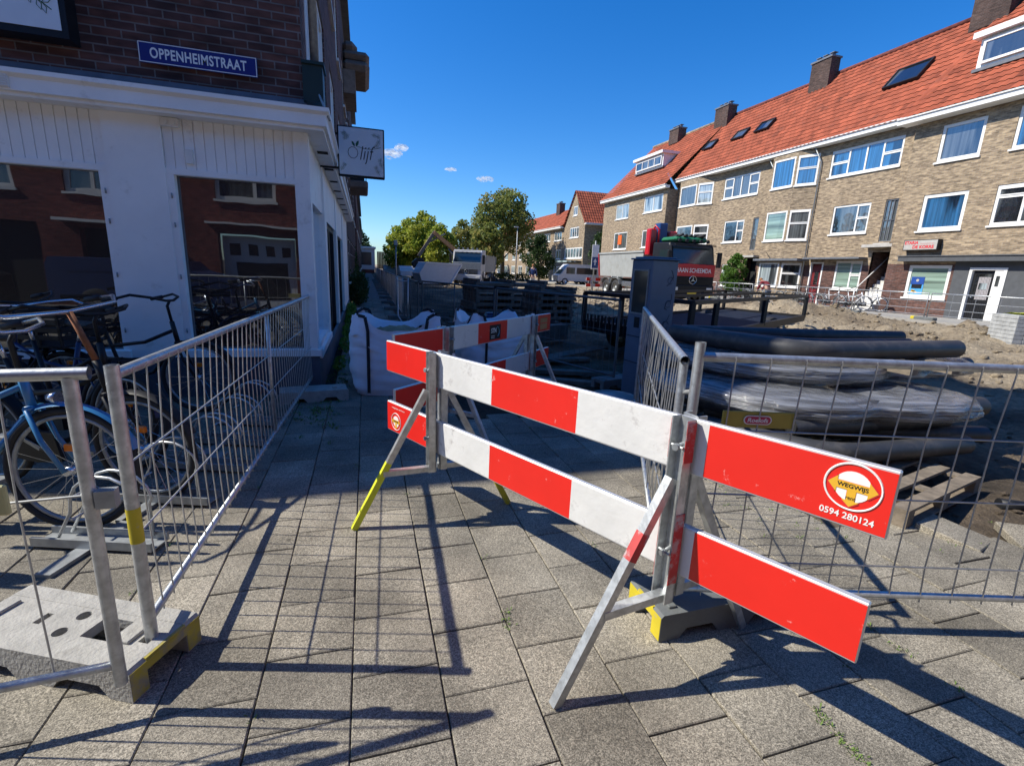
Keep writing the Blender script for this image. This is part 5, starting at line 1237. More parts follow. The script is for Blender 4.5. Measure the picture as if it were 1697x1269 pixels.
pipe([(5.1,2.75,.25),(3.55,2.75,.26),(3.0,3.7,.26)],.085,'black pipe in the bottom layer resting on the pallet')
pipe([(3.42,3.05,.40),(5.2,3.0,.40)],.07,'short black pipe with open end low in the stack, behind the barrier')
pipe([(3.5,2.95,.24),(3.55,4.6,.24)],.075,'black pipe in the bottom layer pointing along the sidewalk')
pipe([(5.7,2.95,.24),(4.2,3.25,.25),(3.4,4.1,.25)],.08,'second black pipe in the bottom layer, farther back')
for i,(x,y,z) in enumerate(((4.75,3.35,.86),(5.3,3.35,.86))):
    k = MB(); k.box((x,y-.25,z-.05),(x+.1,y+1.3,z+.045)); tag(k.build('wood_bearer','wood'),('short' if i else 'pale')+' wooden bearer between the top pipes and the wrapped bundle, '+('farther out' if i else 'nearer the pile centre'),'timber')
def film():
    m, nt, n, l, b = newmat('shiny_stretch_film'); b.inputs['Base Color'].default_value = (.30,.31,.33,1); b.inputs['Roughness'].default_value = .4; b.inputs['Specular IOR Level'].default_value = 1.0; b.inputs['Coat Weight'].default_value = 1; b.inputs['Coat IOR'].default_value = 1.9; b.inputs['Coat Roughness'].default_value = .07
    tc = n.new('ShaderNodeTexCoord'); mp = n.new('ShaderNodeMapping'); mp.inputs['Scale'].default_value = (1.5,1.5,38); mp.inputs['Rotation'].default_value = (.05,.1,0); l.new(tc.outputs['Object'],mp.inputs[0])
    nz = n.new('ShaderNodeTexNoise'); nz.inputs['Scale'].default_value = 1.5; nz.inputs['Detail'].default_value = 7; nz.inputs['Distortion'].default_value = .8; l.new(mp.outputs[0],nz.inputs['Vector'])
    bp = n.new('ShaderNodeBump'); bp.inputs['Strength'].default_value = 1.0; bp.inputs['Distance'].default_value = .02; l.new(nz.outputs[0],bp.inputs['Height']); l.new(bp.outputs[0],b.inputs['Normal'])
    n4 = n.new('ShaderNodeTexNoise'); n4.inputs['Scale'].default_value = 7; n4.inputs['Detail'].default_value = 3; n4.inputs['Distortion'].default_value = 1.5; l.new(tc.outputs['Object'],n4.inputs['Vector'])
    b4 = n.new('ShaderNodeBump'); b4.inputs['Strength'].default_value = .6; b4.inputs['Distance'].default_value = .05; l.new(n4.outputs[0],b4.inputs['Height']); l.new(bp.outputs[0],b4.inputs['Normal']); l.new(b4.outputs[0],b.inputs['Coat Normal'])
    cr = n.new('ShaderNodeMapRange'); cr.inputs[1].default_value = .35; cr.inputs[2].default_value = .7; cr.inputs[3].default_value = .3; cr.inputs[4].default_value = .9; l.new(nz.outputs[0],cr.inputs[0])
    tr = n.new('ShaderNodeBsdfTransparent'); tr.inputs[0].default_value = (.8,.82,.85,1); mx = n.new('ShaderNodeMixShader'); l.new(cr.outputs[0],mx.inputs[0]); l.new(tr.outputs[0],mx.inputs[1]); l.new(b.outputs[0],mx.inputs[2]); l.new(mx.outputs[0],n['Material Output'].inputs[0])
    return m
M['film'] = film()
def bundle(path, w_, h_, label, seed, npipe=3):
    o = empty('wrapped_pipe_bundle',V(path[0]),label=label,cat='pipe bundle',group='film-wrapped pipe bundles',world=True); P_ = bent(path,.5,8)
    # resample
    Q = []; 
    for a,b in zip(P_,P_[1:]):
        m = max(1,int((b-a).length/.05)); Q += [a.lerp(b,i/m) for i in range(m)]
    Q.append(P_[-1]); k = MB(); n = 40; vs = []; K = len(Q)
    for i,p in enumerate(Q):
        t_ = (Q[min(i+1,K-1)]-Q[max(i-1,0)]).normalized(); s = t_.cross(V((0,0,1))).normalized(); e = min(1,(i+1)/7,(K-i)/7)**.5; pinch = 1-.22*math.exp(-((i/K-.42)/.05)**2)+.1*noise(i*.12,seed,1)
        for j in range(n):
            a = 2*math.pi*j/n; c,sn = math.cos(a),math.sin(a); lob = 1+.10*abs(math.sin(a*2.0+.4*noise(i*.1,seed)))+.05*noise(i*.25+seed,j*.5,2)+.03*noise(i*.9,j*1.2,seed)+.025*noise(i*.2,j*2.6,seed+4)+.02*noise(i*1.7+j,j*.8,seed)
            vs.append(p+s*c*w_/2*lob*e*pinch+V((0,0,sn*h_/2*lob*(.35+.65*e)*pinch)))
    k.add(vs,[(i*n+j,i*n+(j+1)%n,(i+1)*n+(j+1)%n,(i+1)*n+j) for i in range(K-1) for j in range(n)],True); k.add(vs[:n],[tuple(range(n))]); k.add(vs[-n:],[tuple(range(n))[::-1]])
    k.build('stretch_film','film',o); 
    k = MB()
    for q in range(npipe):
        f = (q-(npipe-1)/2)*w_*.62/npipe*1.3
        Z = [p+V((0,0,.0)) for p in P_]; off = [(Z[min(i+1,len(Z)-1)]-Z[max(i-1,0)]).normalized().cross(V((0,0,1)))*f for i in range(len(Z))]
        k.tube([a+b for a,b in zip(Z,off)],h_*.34,14,cap=False)
    k.build('pipes','pipe',o); return o
bundle([(6.5,3.95,.77),(3.95,3.62,.77),(3.3,4.9,.77)],.9,.24,'upper film-wrapped bundle of bent pipes, glossy grey',1)
bundle([(5.55,3.2,.53),(3.75,3.3,.53),(3.1,4.6,.53)],.95,.27,'lower film-wrapped bundle of bent pipes with bright creases',5)
# ------------------------------------------------------------------ steel trailer
tr_ = empty('flatbed_trailer',(8,10,0),label='low black steel flatbed trailer with square tube railing behind the pipe stack',cat='trailer',world=True)
A = V((4.45,9.5,0)); B = V((5.15,6.85,0)); C_ = V((12.6,11.5,0)); D = A+(C_-B); zt, zb = 1.2, .58
up = lambda p,z: V((p.x,p.y,z))
k = MB()
for a,b in ((A,B),(B,C_),(C_,D),(D,A)): k.beam(up(a,zt),up(b,zt),.07,.07)
k.beam(up(A.lerp(D,.02),zt-.0),up(B.lerp(C_,.02),zt),.06,.06); k.beam(up(A.lerp(B,.55),zt-.001),up(D.lerp(C_,.45),zt-.001),.06,.06)
k.build('top_rail','black',tr_)
for a,b,ts in ((B,C_,(0,.13,.5,1)),(A,B,(.0,.4)),(A,D,(.25,.5,.75,1)),(C_,D,(.5,))):
    for t_ in ts:
        p = a.lerp(b,t_); k = MB(); k.beam(up(p,zb),up(p,zt),.08,.08,up=V((0,1,0))); k.build('rail_post','black',tr_)
k = MB()
for a,b in ((A,B),(B,C_),(C_,D),(D,A)): k.beam(up(a,zb-.02),up(b,zb-.02),.09,.17)
k.build('bed_frame','black',tr_)
k = MB(); k.add([up(q,zb+.0) for q in (A,B,C_,D)]+[up(q,zb-.04) for q in (A,B,C_,D)],[(0,1,2,3),(4,5,6,7)[::-1],(0,1,5,4),(1,2,6,5),(2,3,7,6),(3,0,4,7)]); k.build('deck',mat('dark_steel_deck',(.012,.018,.035),.75,spec=.15),tr_)
k = MB()
for i in range(14): p = A.lerp(B,.02+i*.04); k.beam(up(p,zb-.12)+V((-.04,-.04,0)),up(p,zb+.20)+V((-.04,-.04,0)),.03,.05,up=V((0,1,0)))
k.beam(up(A.lerp(B,.0),zb-.13),up(A.lerp(B,.58),zb-.13),.05,.06); k.build('ramp_slats','black',tr_)
dAB = (B-A).normalized(); dBC = (C_-B).normalized()
def wheel(par, c, ax, R, w_, rim='silver', rr_=.55):
    ax = V(ax).normalized(); k = MB(); u = V((0,0,1)); v_ = ax.cross(u).normalized()
    prof = [(R*.6,-w_/2),(R*.93,-w_/2),(R,-w_*.36),(R,w_*.36),(R*.93,w_/2),(R*.6,w_/2)]; n = 32; vs = []
    for i in range(n):
        a = 2*math.pi*i/n; dr_ = u*math.cos(a)+v_*math.sin(a)
        for r_,o_ in prof: vs.append(c+dr_*r_+ax*o_)
    m = len(prof); k.add(vs,[(i*m+j,i*m+j+1,((i+1)%n)*m+j+1,((i+1)%n)*m+j) for i in range(n) for j in range(m-1)],True)
    w0 = k.build('wheel','rubber',par); k = MB(); vs = []; pr = [(R*.61,w_*.42),(R*.56,w_*.36),(R*.5,w_*.15),(R*.25,w_*.12),(R*.2,w_*.3),(0.001,w_*.3)]
    for i in range(n):
        a = 2*math.pi*i/n; dr_ = u*math.cos(a)+v_*math.sin(a)
        for r_,o_ in pr: vs.append(c+dr_*r_+ax*o_)
    m = len(pr); k.add(vs,[(i*m+j,i*m+j+1,((i+1)%n)*m+j+1,((i+1)%n)*m+j) for i in range(n) for j in range(m-1)],True)
    for r_,o_ in pr[:1]: pass
    k.add([v2 - ax*w_*.84 for v2 in [vs[i*m] for i in range(n)]],[tuple(range(n))]); k.build('rim',rim,w0)
for q,(ta) in enumerate((.12,.22,.72)):
    for s in (.12,.86): p = B.lerp(C_,ta)+(A-B)*s; p.z = .33; wheel(tr_,p,-(A-B),.33,.2,'galvdark')
# ------------------------------------------------------------------ planks, rails and clutter on the dug-up ground
def board(x, y, ang, L, w_, h_, label, z=None, m_='darkwood', name='timber_plank', group='loose planks on the dug-up ground'):
    z = gz(x,y)+.05 if z is None else z
    o = MB(); o.bbox((-L/2,-w_/2,0),(L/2,w_/2,h_),.006); ob = o.build(name,m_); ob.location = (x,y,z); ob.rotation_euler = (R_.uniform(-.03,.03),R_.uniform(-.03,.03),ang); tag(ob,label,'timber',group); return ob
board(2.75,6.9,-.45,2.4,.18,.06,'long dark plank nearest the rear barrier'); board(2.9,7.6,-.25,2.6,.2,.07,'dark plank second from the rear barrier'); board(2.7,8.5,-.1,2.8,.2,.06,'dark plank lying nearly level beyond the barrier')
board(4.0,9.0,.5,2.2,.3,.05,'wide board slanting toward the trailer'); board(3.6,10.6,.2,2.0,.3,.35,'low dark beam box by the trailer end'); board(1.9,10.0,.05,1.9,.2,.05,'plank beside the rear fence middle'); board(2.0,12.5,-.2,1.8,.25,.06,'short plank near the bulk bags')
board(3.2,14.5,.15,1.8,.25,.06,'plank in front of the mat stack'); board(1.8,15.8,-.1,1.6,.2,.06,'plank at the start of the sidewalk fence')
mh = MB(); mh.tube([(0,0,-.02),(0,0,.09)],.30,32); mh.ring((0,0,.09),(1,0,0),(0,1,0),.27,.015,32,6); o = mh.build('manhole_cover','galvdark'); o.location = (2.95,5.25,.02); tag(o,'round grey manhole ring between the barriers and the ticket machine','manhole')
rr = random.Random(21)
rub = MB()
def clod(x, y, s_):
    bm = bmesh.new(); bmesh.ops.create_icosphere(bm, subdivisions=1, radius=1); q = rr.uniform(0,50); f = [rr.uniform(.7,1.4),rr.uniform(.6,1.1),rr.uniform(.4,.8)]
    vs = [(x+v_.co.x*s_*f[0]*(1+.4*noise(v_.co.x*2+q,v_.co.y*2,v_.co.z*2)), y+v_.co.y*s_*f[1]*(1+.4*noise(v_.co.y*2+q,v_.co.x*2,3)), gz(x,y)+s_*.1+v_.co.z*s_*f[2]*(1+.4*noise(v_.co.z*3+q,1,v_.co.y))) for v_ in bm.verts]
    rub.add(vs,[tuple(v_.index for v_ in fc.verts) for fc in bm.faces], rr.random() < .6); bm.free()
for i in range(160): 
    x, y = rr.uniform(1.3,4.2), rr.uniform(4.6,18)
    if not (x > 3.0 and y < 6.5): clod(x, y, rr.uniform(.02,.09))
for i in range(1500):
    x, y = rr.uniform(7.5,19.3), rr.uniform(4.5,36); clod(x, y, rr.uniform(.02,.09)*(1 if y < 18 else 1.6)*(1.6 if rr.random() < .06 else 1))
for i in range(320): x, y = rr.uniform(3.6,8.5), rr.uniform(1.2,4); clod(x, y, rr.uniform(.008,.035))
for i in range(260):
    h_ = rr.choice(HEAPS[:6]); clod(h_[0]+rr.gauss(0,h_[2]*.8), h_[1]+rr.gauss(0,h_[3]*.8), rr.uniform(.03,.11))
tag(rub.build('rubble','ground'),kind='stuff',label='clods and rubble scattered over the sand',cat='rubble')
# broken slabs by the paving edge
for i,(x,y,a,tx) in enumerate(((3.75,1.95,.3,.10),(4.25,1.75,.9,-.06),(4.1,1.3,.15,.04))):
    k = MB(); k.bbox((-.17,-.17,-.03),(.17,.17,.03),.006); k.c = [.95]*len(k.v); o = k.build('loose_paving_slab','tile'); o.location = (x,y,-.01); o.rotation_euler = (tx,tx*.7,a); tag(o,('tilted slab beside the pallet','slab lying beyond the tilted one','slab close to the mesh fence')[i]+' at the broken paving edge','paving slab','loose slabs at the paving edge')
k = MB(); k.tube([(4.55,2.15,.03),(4.72,2.05,.03)],.045,14); o = k.build('pipe_offcut','black'); tag(o,'short black offcut with pale end on the sand by the pallet','pipe')
# stacked mats
def matstack(x, y, w_, d, h, ang, n, label, seed, name='mat_stack'):
    o = empty(name,(x,y,-.05),ang,label=label,cat='stack',group='stacks of dark ground mats'); rr = random.Random(seed); k = MB(); th = h/n
    for i in range(n):
        dx = rr.uniform(-.07,.07); z = i*th
        if i % 2: 
            for j in range(3): k.box((-w_/2+dx+j*(w_-.14)/2,-d/2,z),(-w_/2+dx+.14+j*(w_-.14)/2,d/2,z+th*.94))
        else: k.bbox((-w_/2+dx,-d/2+rr.uniform(-.04,.04),z),(w_/2+dx,d/2,z+th*.97),.01)
    k.build('mats','darkwood',o); return o
matstack(5.55,14.6,1.25,1.2,1.2,.12,12,'front stack of dark timber mats beyond the rear fence',1)
matstack(5.4,19.3,3.0,1.8,1.27,.1,10,'wide dark mat stack in front of the silver truck',2)
k = MB(); k.bbox((3.2,13.2,-.05),(3.65,13.6,.35),.05); k.bbox((3.25,13.25,.35),(3.6,13.55,.4),.02); o=k.build('canister','navy'); tag(o,'dark blue canister with pale lid among the clutter beyond the rear fence','canister')
# ------------------------------------------------------------------ far crowd barriers by the terrace
cb = None; FP = ['behind the grey paver stack','beside the grey paver stack','in front of the snack bar door','below the snack bar pane and poster','in front of the white bicycles and stairs','in front of the dark bicycles and red door','in front of the person in maroon','in front of the bright green bushy tree','just past the red truck cab']
for i in range(9):
    y = 7.2+i*2.9
    if cb is None:
        o = empty('site_fence',(19.95,y+1.4,.42),label='bar fence panel on the far pavement '+FP[0],cat='fence',group='bar fence along the far pavement')
        k = MB(); k.tube([(0,-1.4,.05),(0,-1.4,.98),(0,1.4,.98),(0,1.4,.05)],.022,6); k.build('tube_frame','galv',o); k = MB()
        for z in (.2,.42,.7): k.tube([(0,-1.4,z),(0,1.4,z)],.009,4)
        for yy in (-.7,0,.7): k.tube([(0,yy,.2),(0,yy,.98)],.009,4)
        k.build('bars','galv',o); cb = o
        k = MB(); k.mi=0; k.bbox((-.12,-.4,0),(.12,.4,.12),.02); k.mi=1; k.bbox((-.125,.25,.0),(.125,.402,.124),.02); bl2 = k.build('ballast_block',['greyblock','yellow']); bl2.location = (19.95,y,.42); tag(bl2,'yellow-ended foot block of the bar fence '+FP[0],'ballast block','feet of the bar fence')
    else:
        o = copy_tree(cb); o.location = (19.95,y+1.4,.42); q = bl2.copy(); COL.objects.link(q); q.location = (19.95,y,.42); o['label'] = 'bar fence panel on the far pavement '+FP[i]; q['label'] = 'yellow-ended foot block of the bar fence '+FP[i]
# paver stack
ps = empty('paver_stack',(15.95,7.5,.1),math.radians(-28),label='stack of grey concrete pavers under a lime sheet',cat='paver stack')
k = MB()
for iz in range(9):
    for ix in range(12):
        for iy in (0,1,2,3): k.bbox((-1.1+ix*.21,-.5+iy*.21,.1+iz*.095),(-.895+ix*.21,-.295+iy*.21,.19+iz*.095),.008)
k.build('pavers','paver',ps); k = MB()
for x in (-.7,.0,.7): k.box((x,-.505,.1),(x+.02,.345,.958))
k.build('strap','lead',ps)
pallet(15.95,7.5,-.0,math.radians(-28),'pallet under the grey paver stack',2.6,1.1).location = (15.95,7.5,.06)
k = MB(); vs=[]
for j in range(7):
    for i in range(12): vs.append((-.9+i*.2,-.5+j*.15,.05*noise(i*.7,j*.7,3)+.03*noise(i*2,j*2)+ (.0 if 0<j<6 else -.05)))
k.add(vs,[(j*12+i,j*12+i+1,(j+1)*12+i+1,(j+1)*12+i) for j in range(6) for i in range(11)],True); k.add([(v_[0],v_[1],v_[2]+.03) for v_ in vs],[(j*12+i,j*12+i+1,(j+1)*12+i+1,(j+1)*12+i) for j in range(6) for i in range(11)],True)
o = k.build('tarpaulin','limetarp'); o.location = (16.0,7.5,1.06); o.rotation_euler = (0,0,math.radians(-28)); tag(o,'lime yellow sheet lying on top of the grey paver stack','tarpaulin')
# ------------------------------------------------------------------ bicycles
def bike(col='black', crate=False, bars='silver', rim='galvdark', lamp=False, rack=True, name='bicycle', spokes=20, reflector=True, basic=False, tall=False):
    o = empty(name,(0,0,0)); R = .335; WB = 1.10; mcol = col
    for wx in (0, WB):
        k = MB(); k.ring((wx,0,R),(1,0,0),(0,0,1),R-.018,.02,40 if not basic else 20,8 if not basic else 5); w_ = k.build('wheel','rubber',o)
        k = MB(); k.ring((wx,0,R),(1,0,0),(0,0,1),R-.047,.012,40 if not basic else 20,6); k.build('rim',rim,w_)
        k = MB(); k.tube([(wx,-.05,R),(wx,.05,R)],.022,10)
        for i in range(spokes):
            a = 2*math.pi*i/spokes; b = a+.5*(1 if i%2 else -1); s = .025*(1 if i%4 < 2 else -1); k.tube([(wx+.02*math.cos(b),s,R+.02*math.sin(b)),(wx+(R-.05)*math.cos(a),0,R+(R-.05)*math.sin(a))],.0014 if not basic else .003,3,cap=False)
        k.build('spokes','silver',w_)
        if reflector and not basic:
            k = MB(); k.bbox((wx-.03,-.012,R+.10),(wx+.03,.012,R+.14),.005); k.build('reflector','orange',w_)
        k = MB(); a0, a1 = (.05,2.7) if wx == 0 else (.35,2.2); n=16; vs=[]
        if wx == 0: a0, a1 = .3, 3.1
        for i in range(n+1):
            a = a0+(a1-a0)*i/n; c,s = math.cos(a),math.sin(a)
            for yy,dr_ in ((-.032,-.012),(0,.006),(.032,-.012)): vs.append((wx+(R+.025+dr_)*c,yy,R+(R+.025+dr_)*s))
        k.add(vs,[(i*3+j,i*3+j+1,(i+1)*3+j+1,(i+1)*3+j) for i in range(n) for j in (0,1)],True); k.build('mudguard',col if not basic else 'galv',o)
    k = MB(); bb = (.46,0,.30); st = (.30,0,.83); hd = (.90,0,.86); hb = (.94,0,.66); ra = .016
    k.tube([bb,st],ra,8); k.tube([bb,(.7,0,.38),hb],ra*1.15,8); k.tube([(.37,0,.62),(.65,0,.66),(.915,0,.78)],ra,8); k.tube([hb,hd],.021,8)
    for s in (-1,1): k.tube([bb,(.2,s*.06,R),(0,s*.06,R)],.009,6); k.tube([(.33,0,.72),(0,s*.06,R)],.008,6)
    k.build('frame',mcol,o)
    k = MB(); 
    for s in (-1,1): k.tube([(.945,s*.045,.66),(1.0,s*.05,.5),(WB,s*.055,R)],.012,8)
    k.tube([(.945,-.05,.665),(.945,.05,.665)],.016,6); k.build('fork',mcol,o)
    k = MB(); k.tube([hd,(.875,0,1.0),(.90,0,1.05)] if not tall else [hd,(.80,0,1.13)],.013 if not tall else .016,8); k.build('stem','rust' if tall else ('black' if not basic else bars),o)
    k = MB(); dz, dx = (.09,-.09) if tall else (0,0)
    if tall: k.tube([(.58,-.40,1.15),(.70,-.37,1.17),(.78,-.30,1.145),(.80,0,1.13),(.78,.30,1.145),(.70,.37,1.17),(.58,.40,1.15)],.0125,8)
    else: k.tube([(.66,-.33,1.07),(.76,-.32,1.10),(.86,-.22,1.08),(.90,-.06,1.05),(.90,.06,1.05),(.86,.22,1.08),(.76,.32,1.10),(.66,.33,1.07)],.0115,8)
    hb_ = k.build('handlebar',bars,o)
    k = MB(); 
    for s in (-1,1): k.tube([(.66,s*.33,1.07),(.55,s*.335,1.045)] if not tall else [(.58,s*.40,1.15),(.46,s*.405,1.13)],.017,8)
    k.build('grip','rubber',hb_)
    k = MB(); k.tube([st,(.27,0,.93)],.013,8); k.build('seat_post','silver',o)
    k = MB(); pr = [(-.13,.085),(-.11,.095),(0,.06),(.10,.022),(.14,.012)]; vs=[]
    for x,h_ in pr: vs += [(.26+x,-h_,.955),(.26+x,0,.985),(.26+x,h_,.955),(.26+x,0,.935)]
    k.add(vs,[(i*4+j,i*4+(j+1)%4,(i+1)*4+(j+1)%4,(i+1)*4+j) for i in range(4) for j in range(4)]+[(0,1,2,3),(19,18,17,16)],True); k.build('saddle','rubber',o)
    k = MB(); k.tube([(.46,-.06,.30),(.46,.06,.30)],.02,8); k.beam((.46,.07,.30),(.60,.07,.22),.012,.02); k.beam((.46,-.07,.30),(.32,-.07,.38),.012,.02); k.box((.56,.07,.205),(.65,.16,.235)); k.box((.27,-.16,.37),(.36,-.07,.40)); k.tube([(.46+.09*math.cos(a/12*6.283),-.045,.3+.09*math.sin(a/12*6.283)) for a in range(12)],.006,4,closed=True); k.build('crank','galvdark',o)
    k = MB(); k.prism([(-.08,.26),(-.06,.4),(.35,.41),(.56,.4),(.58,.22),(.40,.2)],.03,Matrix.Translation((0,-.03,0)) @ Matrix.Rotation(math.pi/2,4,'X')); k.build('chain_case',mcol if not basic else 'black',o)
    if rack:
        k = MB()
        for s in (-.06,.06): k.tube([(.28,s,.72),(-.25,s,.74)],.007,6); k.tube([(-.12,s,.74),(0,s*1.1,R)],.006,5)
        k.tube([(-.25,-.06,.74),(-.25,.06,.74)],.007,6); k.tube([(.0,-.06,.735),(.0,.06,.735)],.006,5); k.build('luggage_rack','black',o)
    if crate:
        k = MB(); 
        for (a,b) in (((.93,-.2,.74),(1.30,.2,.755)),): k.box(a,b)
        for z in (.80,.86,.92,.97):
            k.box((.93,-.2,z),(.94,.2,z+.035)); k.box((1.29,-.2,z),(1.30,.2,z+.035)); k.box((.94,-.2,z),(1.29,-.19,z+.035)); k.box((.94,.19,z),(1.29,.2,z+.035))
        for x in (.93,1.10,1.28):
            for y in (-.2,.185): k.box((x,y,.75),(x+.02,y+.015,1.0))
        k.build('crate','black',o)
    if lamp:
        k = MB(); k.tube([(1.02,0,.72),(1.07,0,.72)],[.02,.035],10); k.build('headlight','silver',o)
    return o
def place(o, x, y, ang, label, lean=0, front=True, z=0, group='parked bicycles behind the left fence'):
    "x, y: ground contact of the front wheel"
    d = V((math.cos(ang),math.sin(ang),0)); S_ = 1.1 if x < 0 else 1; o.scale = (S_,S_,S_); o.location = V((x,y,z))-d*1.10*S_; o.rotation_euler = (lean,0,ang); tag(o,label,'bicycle',group); return o
A_ = math.radians
place(bike('black',lamp=False,tall=True),-1.40,3.55,A_(-24),'black bicycle with wide silver handlebar and rusty stem',.07)
place(bike('blue',bars='silver',lamp=True),-1.66,3.2,A_(-12),'light blue bicycle closest to the holed concrete block',-.06)
place(bike('navy',bars='silver'),-2.95,4.93,A_(151),'dark blue bicycle pointing away from the long fence',.05)
place(bike('black',crate=True,bars='black'),-2.55,5.2,A_(-20),'black bicycle carrying a dark crate near the shop pane',.05)
place(bike('black',bars='black'),-1.7,5.65,A_(-10),'black bicycle closest to the shop window',-.04)
place(bike('silver',bars='black'),-2.5,2.95,A_(-10),'silver-framed bicycle behind the wide fence panel',.05)
place(bike('black',bars='black'),-1.75,4.15,A_(-30),'black bicycle between the silver-handlebar one and the crate one',-.05)
# rack trays with wheel hoops on the paving
for i,(x,y) in enumerate(((-1.25,2.90),(-1.12,3.42),(-1.02,3.95),(-.98,4.5),(-.95,5.05))):
    o = empty('bicycle_rack',(x,y,0),A_(-18),label=('rack tray closest to the concrete block','second rack tray from the concrete block','third rack tray, midway','fourth rack tray, below the pane','rack tray closest to the shop corner')[i]+', galvanised with a wheel hoop',cat='bicycle rack',group='low bicycle racks')
    k = MB(); k.box((-.55,-.07,.02),(.12,-.055,.07)); k.box((-.55,.055,.02),(.12,.07,.07)); k.box((-.55,-.055,.02),(.12,.055,.028)); k.box((-.3,-.3,.0),(-.22,.3,.02)); k.build('tray','galvdark',o)
    k = MB()
    for s in (-.045,.045):
        k.tube([(.05,s,.05),(.05,s,.25)]+[(-.12+.19*math.cos(a),s,.27+.19*math.sin(a)*.9) for a in [0.1,.5,.9,1.3,1.7,2.1,2.5,2.9]]+[(-.32,s,.22),(-.42,s,.05)],.0085,6)
    for z in (.2,.32): k.tube([(-.32,-.045,z-.02),(-.32,.045,z-.02)],.007,5)
    k.build('wheel_hoop','galv',o)
# ------------------------------------------------------------------ trucks
def star(c, x, up, R, par, m_='silver'):
    T = frame(c,x,up); k = MB(); k.ring(T @ V((0,0,.0)),T.col[0].to_3d(),T.col[1].to_3d(),R,R*.08,24,5)
    for i in range(3):
        a = math.pi/2+i*2*math.pi/3; k.prism([(R*math.cos(a),R*math.sin(a)),(R*.13*math.cos(a+1.05),R*.13*math.sin(a+1.05)),(0,0),(R*.13*math.cos(a-1.05),R*.13*math.sin(a-1.05))],.02,T)
    k.build('star_emblem',m_,par)
def truck(loc, ang, cabm, bandm, tip, label, crane=False, tiplen=5.4, name='tipper_truck', L=8.4, axles=4):
    "local: x forward (front at 0, tail at -L), y left"
    o = empty(name,loc,ang,label=label,cat='truck',group='dump trucks'); W = 1.25
    # cab: lofted cross-section with raked windscreen
    k = MB(); pf = [(0.0,.55),(.04,1.0),(.03,1.75),(-.04,1.95),(-.30,2.85),(-.42,3.0),(-1.95,3.05),(-1.95,.75),(-1.5,.75),(-1.38,1.15),(-1.1,1.28),(-.75,1.28),(-.5,1.1),(-.38,.55)]
    n = len(pf)
    def side(y, s): return [V((x-(abs(y)>1.2)*.03,y,z)) for x,z in pf]
    ysec = [-W,-W+.06,W-.06,W]; vs=[]
    for i,y in enumerate(ysec):
        ins = .05 if i in (0,3) else 0
        for x,z in pf: vs.append(V((x-ins if x > -.5 else x, y, z-ins*(z > 2.9))))
    k.add(vs,[(i*n+j,i*n+(j+1)%n,(i+1)*n+(j+1)%n,(i+1)*n+j) for i in range(3) for j in range(n)]+[tuple(range(n)),tuple(range(3*n,4*n))[::-1]])
    cab = k.build('cab',cabm,o)
    k = MB(); sl = V((-.30+.04,0,2.85-1.95)); 
    k.add([V((-.035,-W+.1,2.0)),V((-.035,W-.1,2.0)),V((-.275,W-.14,2.82)),V((-.275,-W+.14,2.82))],[(0,1,2,3)]); k.add([V((-.02,-W+.1,2.0)),V((-.02,W-.1,2.0)),V((-.26,W-.14,2.82)),V((-.26,-W+.14,2.82))],[(0,1,2,3)])
    k.build('windscreen','windscreen',cab)
    for s in (-1,1):
        k = MB(); k.box((-1.25,s*W-.004,1.95),(-.32,s*W+.006,2.65)) if s > 0 else k.box((-1.25,s*W-.006,1.95),(-.32,s*W+.004,2.65)); k.build('side_window','windscreen',cab)
        k = MB(); k.bbox((-.08,s*(W+.06),1.85),(.08,s*(W+.28),2.6),.03) if s > 0 else k.bbox((-.08,-(W+.28),1.85),(.08,-(W+.06),2.6),.03); k.beam((-.1,s*W,2.55),(0,s*(W+.12),2.55),.04); k.build('mirror','black',cab)
    k = MB(); k.bbox((.03,-W+.04,1.38),(.075,W-.04,1.97),.01); k.build('front_band',bandm,cab)
    k = MB()
    for i in range(4): k.bbox((.035,-W+.3,1.02+i*.1),(.08,W-.3,1.08+i*.1),.008)
    k.build('grille','black',cab)
    k = MB(); k.bbox((-.1,-W,.45),(.12,W,.95),.04); k.build('bumper',cabm if bandm != 'truckred' else 'black',cab)
    for s in (-1,1): k = MB(); k.bbox((.10,s*.98-.17,.66),(.135,s*.98+.17,.84),.02); k.build('headlight','lampwhite',cab)
    k = MB(); k.box((.12,-.26,.5),(.128,.26,.61)); k.build('number_plate','platey',cab)
    star(V((.085,0,1.2)),V((0,1,0)),V((0,0,1)),.2,cab)
    k = MB(); k.beam((-.03,-W+.1,2.9),(-.03,W-.1,2.9),.12,.05)
    for i in range(5): k.tube([(-.25,-.8+i*.4,3.1),(-.18,-.8+i*.4,3.1)],.09,8)
    k.build('sun_visor','black' if bandm=='truckred' else 'galvdark',cab)
    k = MB(); k.box((-L,-.42,.85),(-1.9,.42,1.1)); k.box((-L,-.5,.6),(-L+.12,.5,1.1)); k.build('chassis','black',o)
    xs_ = [-.95,-2.6,-L+2.3,-L+.95] if axles == 4 else [-.95,-L+2.3,-L+.95]
    for x in xs_:
        for s in (-1,1): wheel(o,V((x,s*(W-.17),.5)),(0,s,0),.5,.32,'galvdark')
        if x < -1:
            for s in (-1,1):
                k = MB(); pts=[(x-.62,.75),(x-.5,1.02),(x-.25,1.12),(x+.25,1.12),(x+.5,1.02),(x+.62,.75)]
                for a,b in zip(pts,pts[1:]): k.beam((a[0],s*(W-.15),a[1]),(b[0],s*(W-.15),b[1]),.36,.03,up=V((0,1,0)) if False else V((0,0,1)))
                k.build('mudguard','galvdark',o)
    k = MB(); x1 = -2.3 if not crane else -3.0
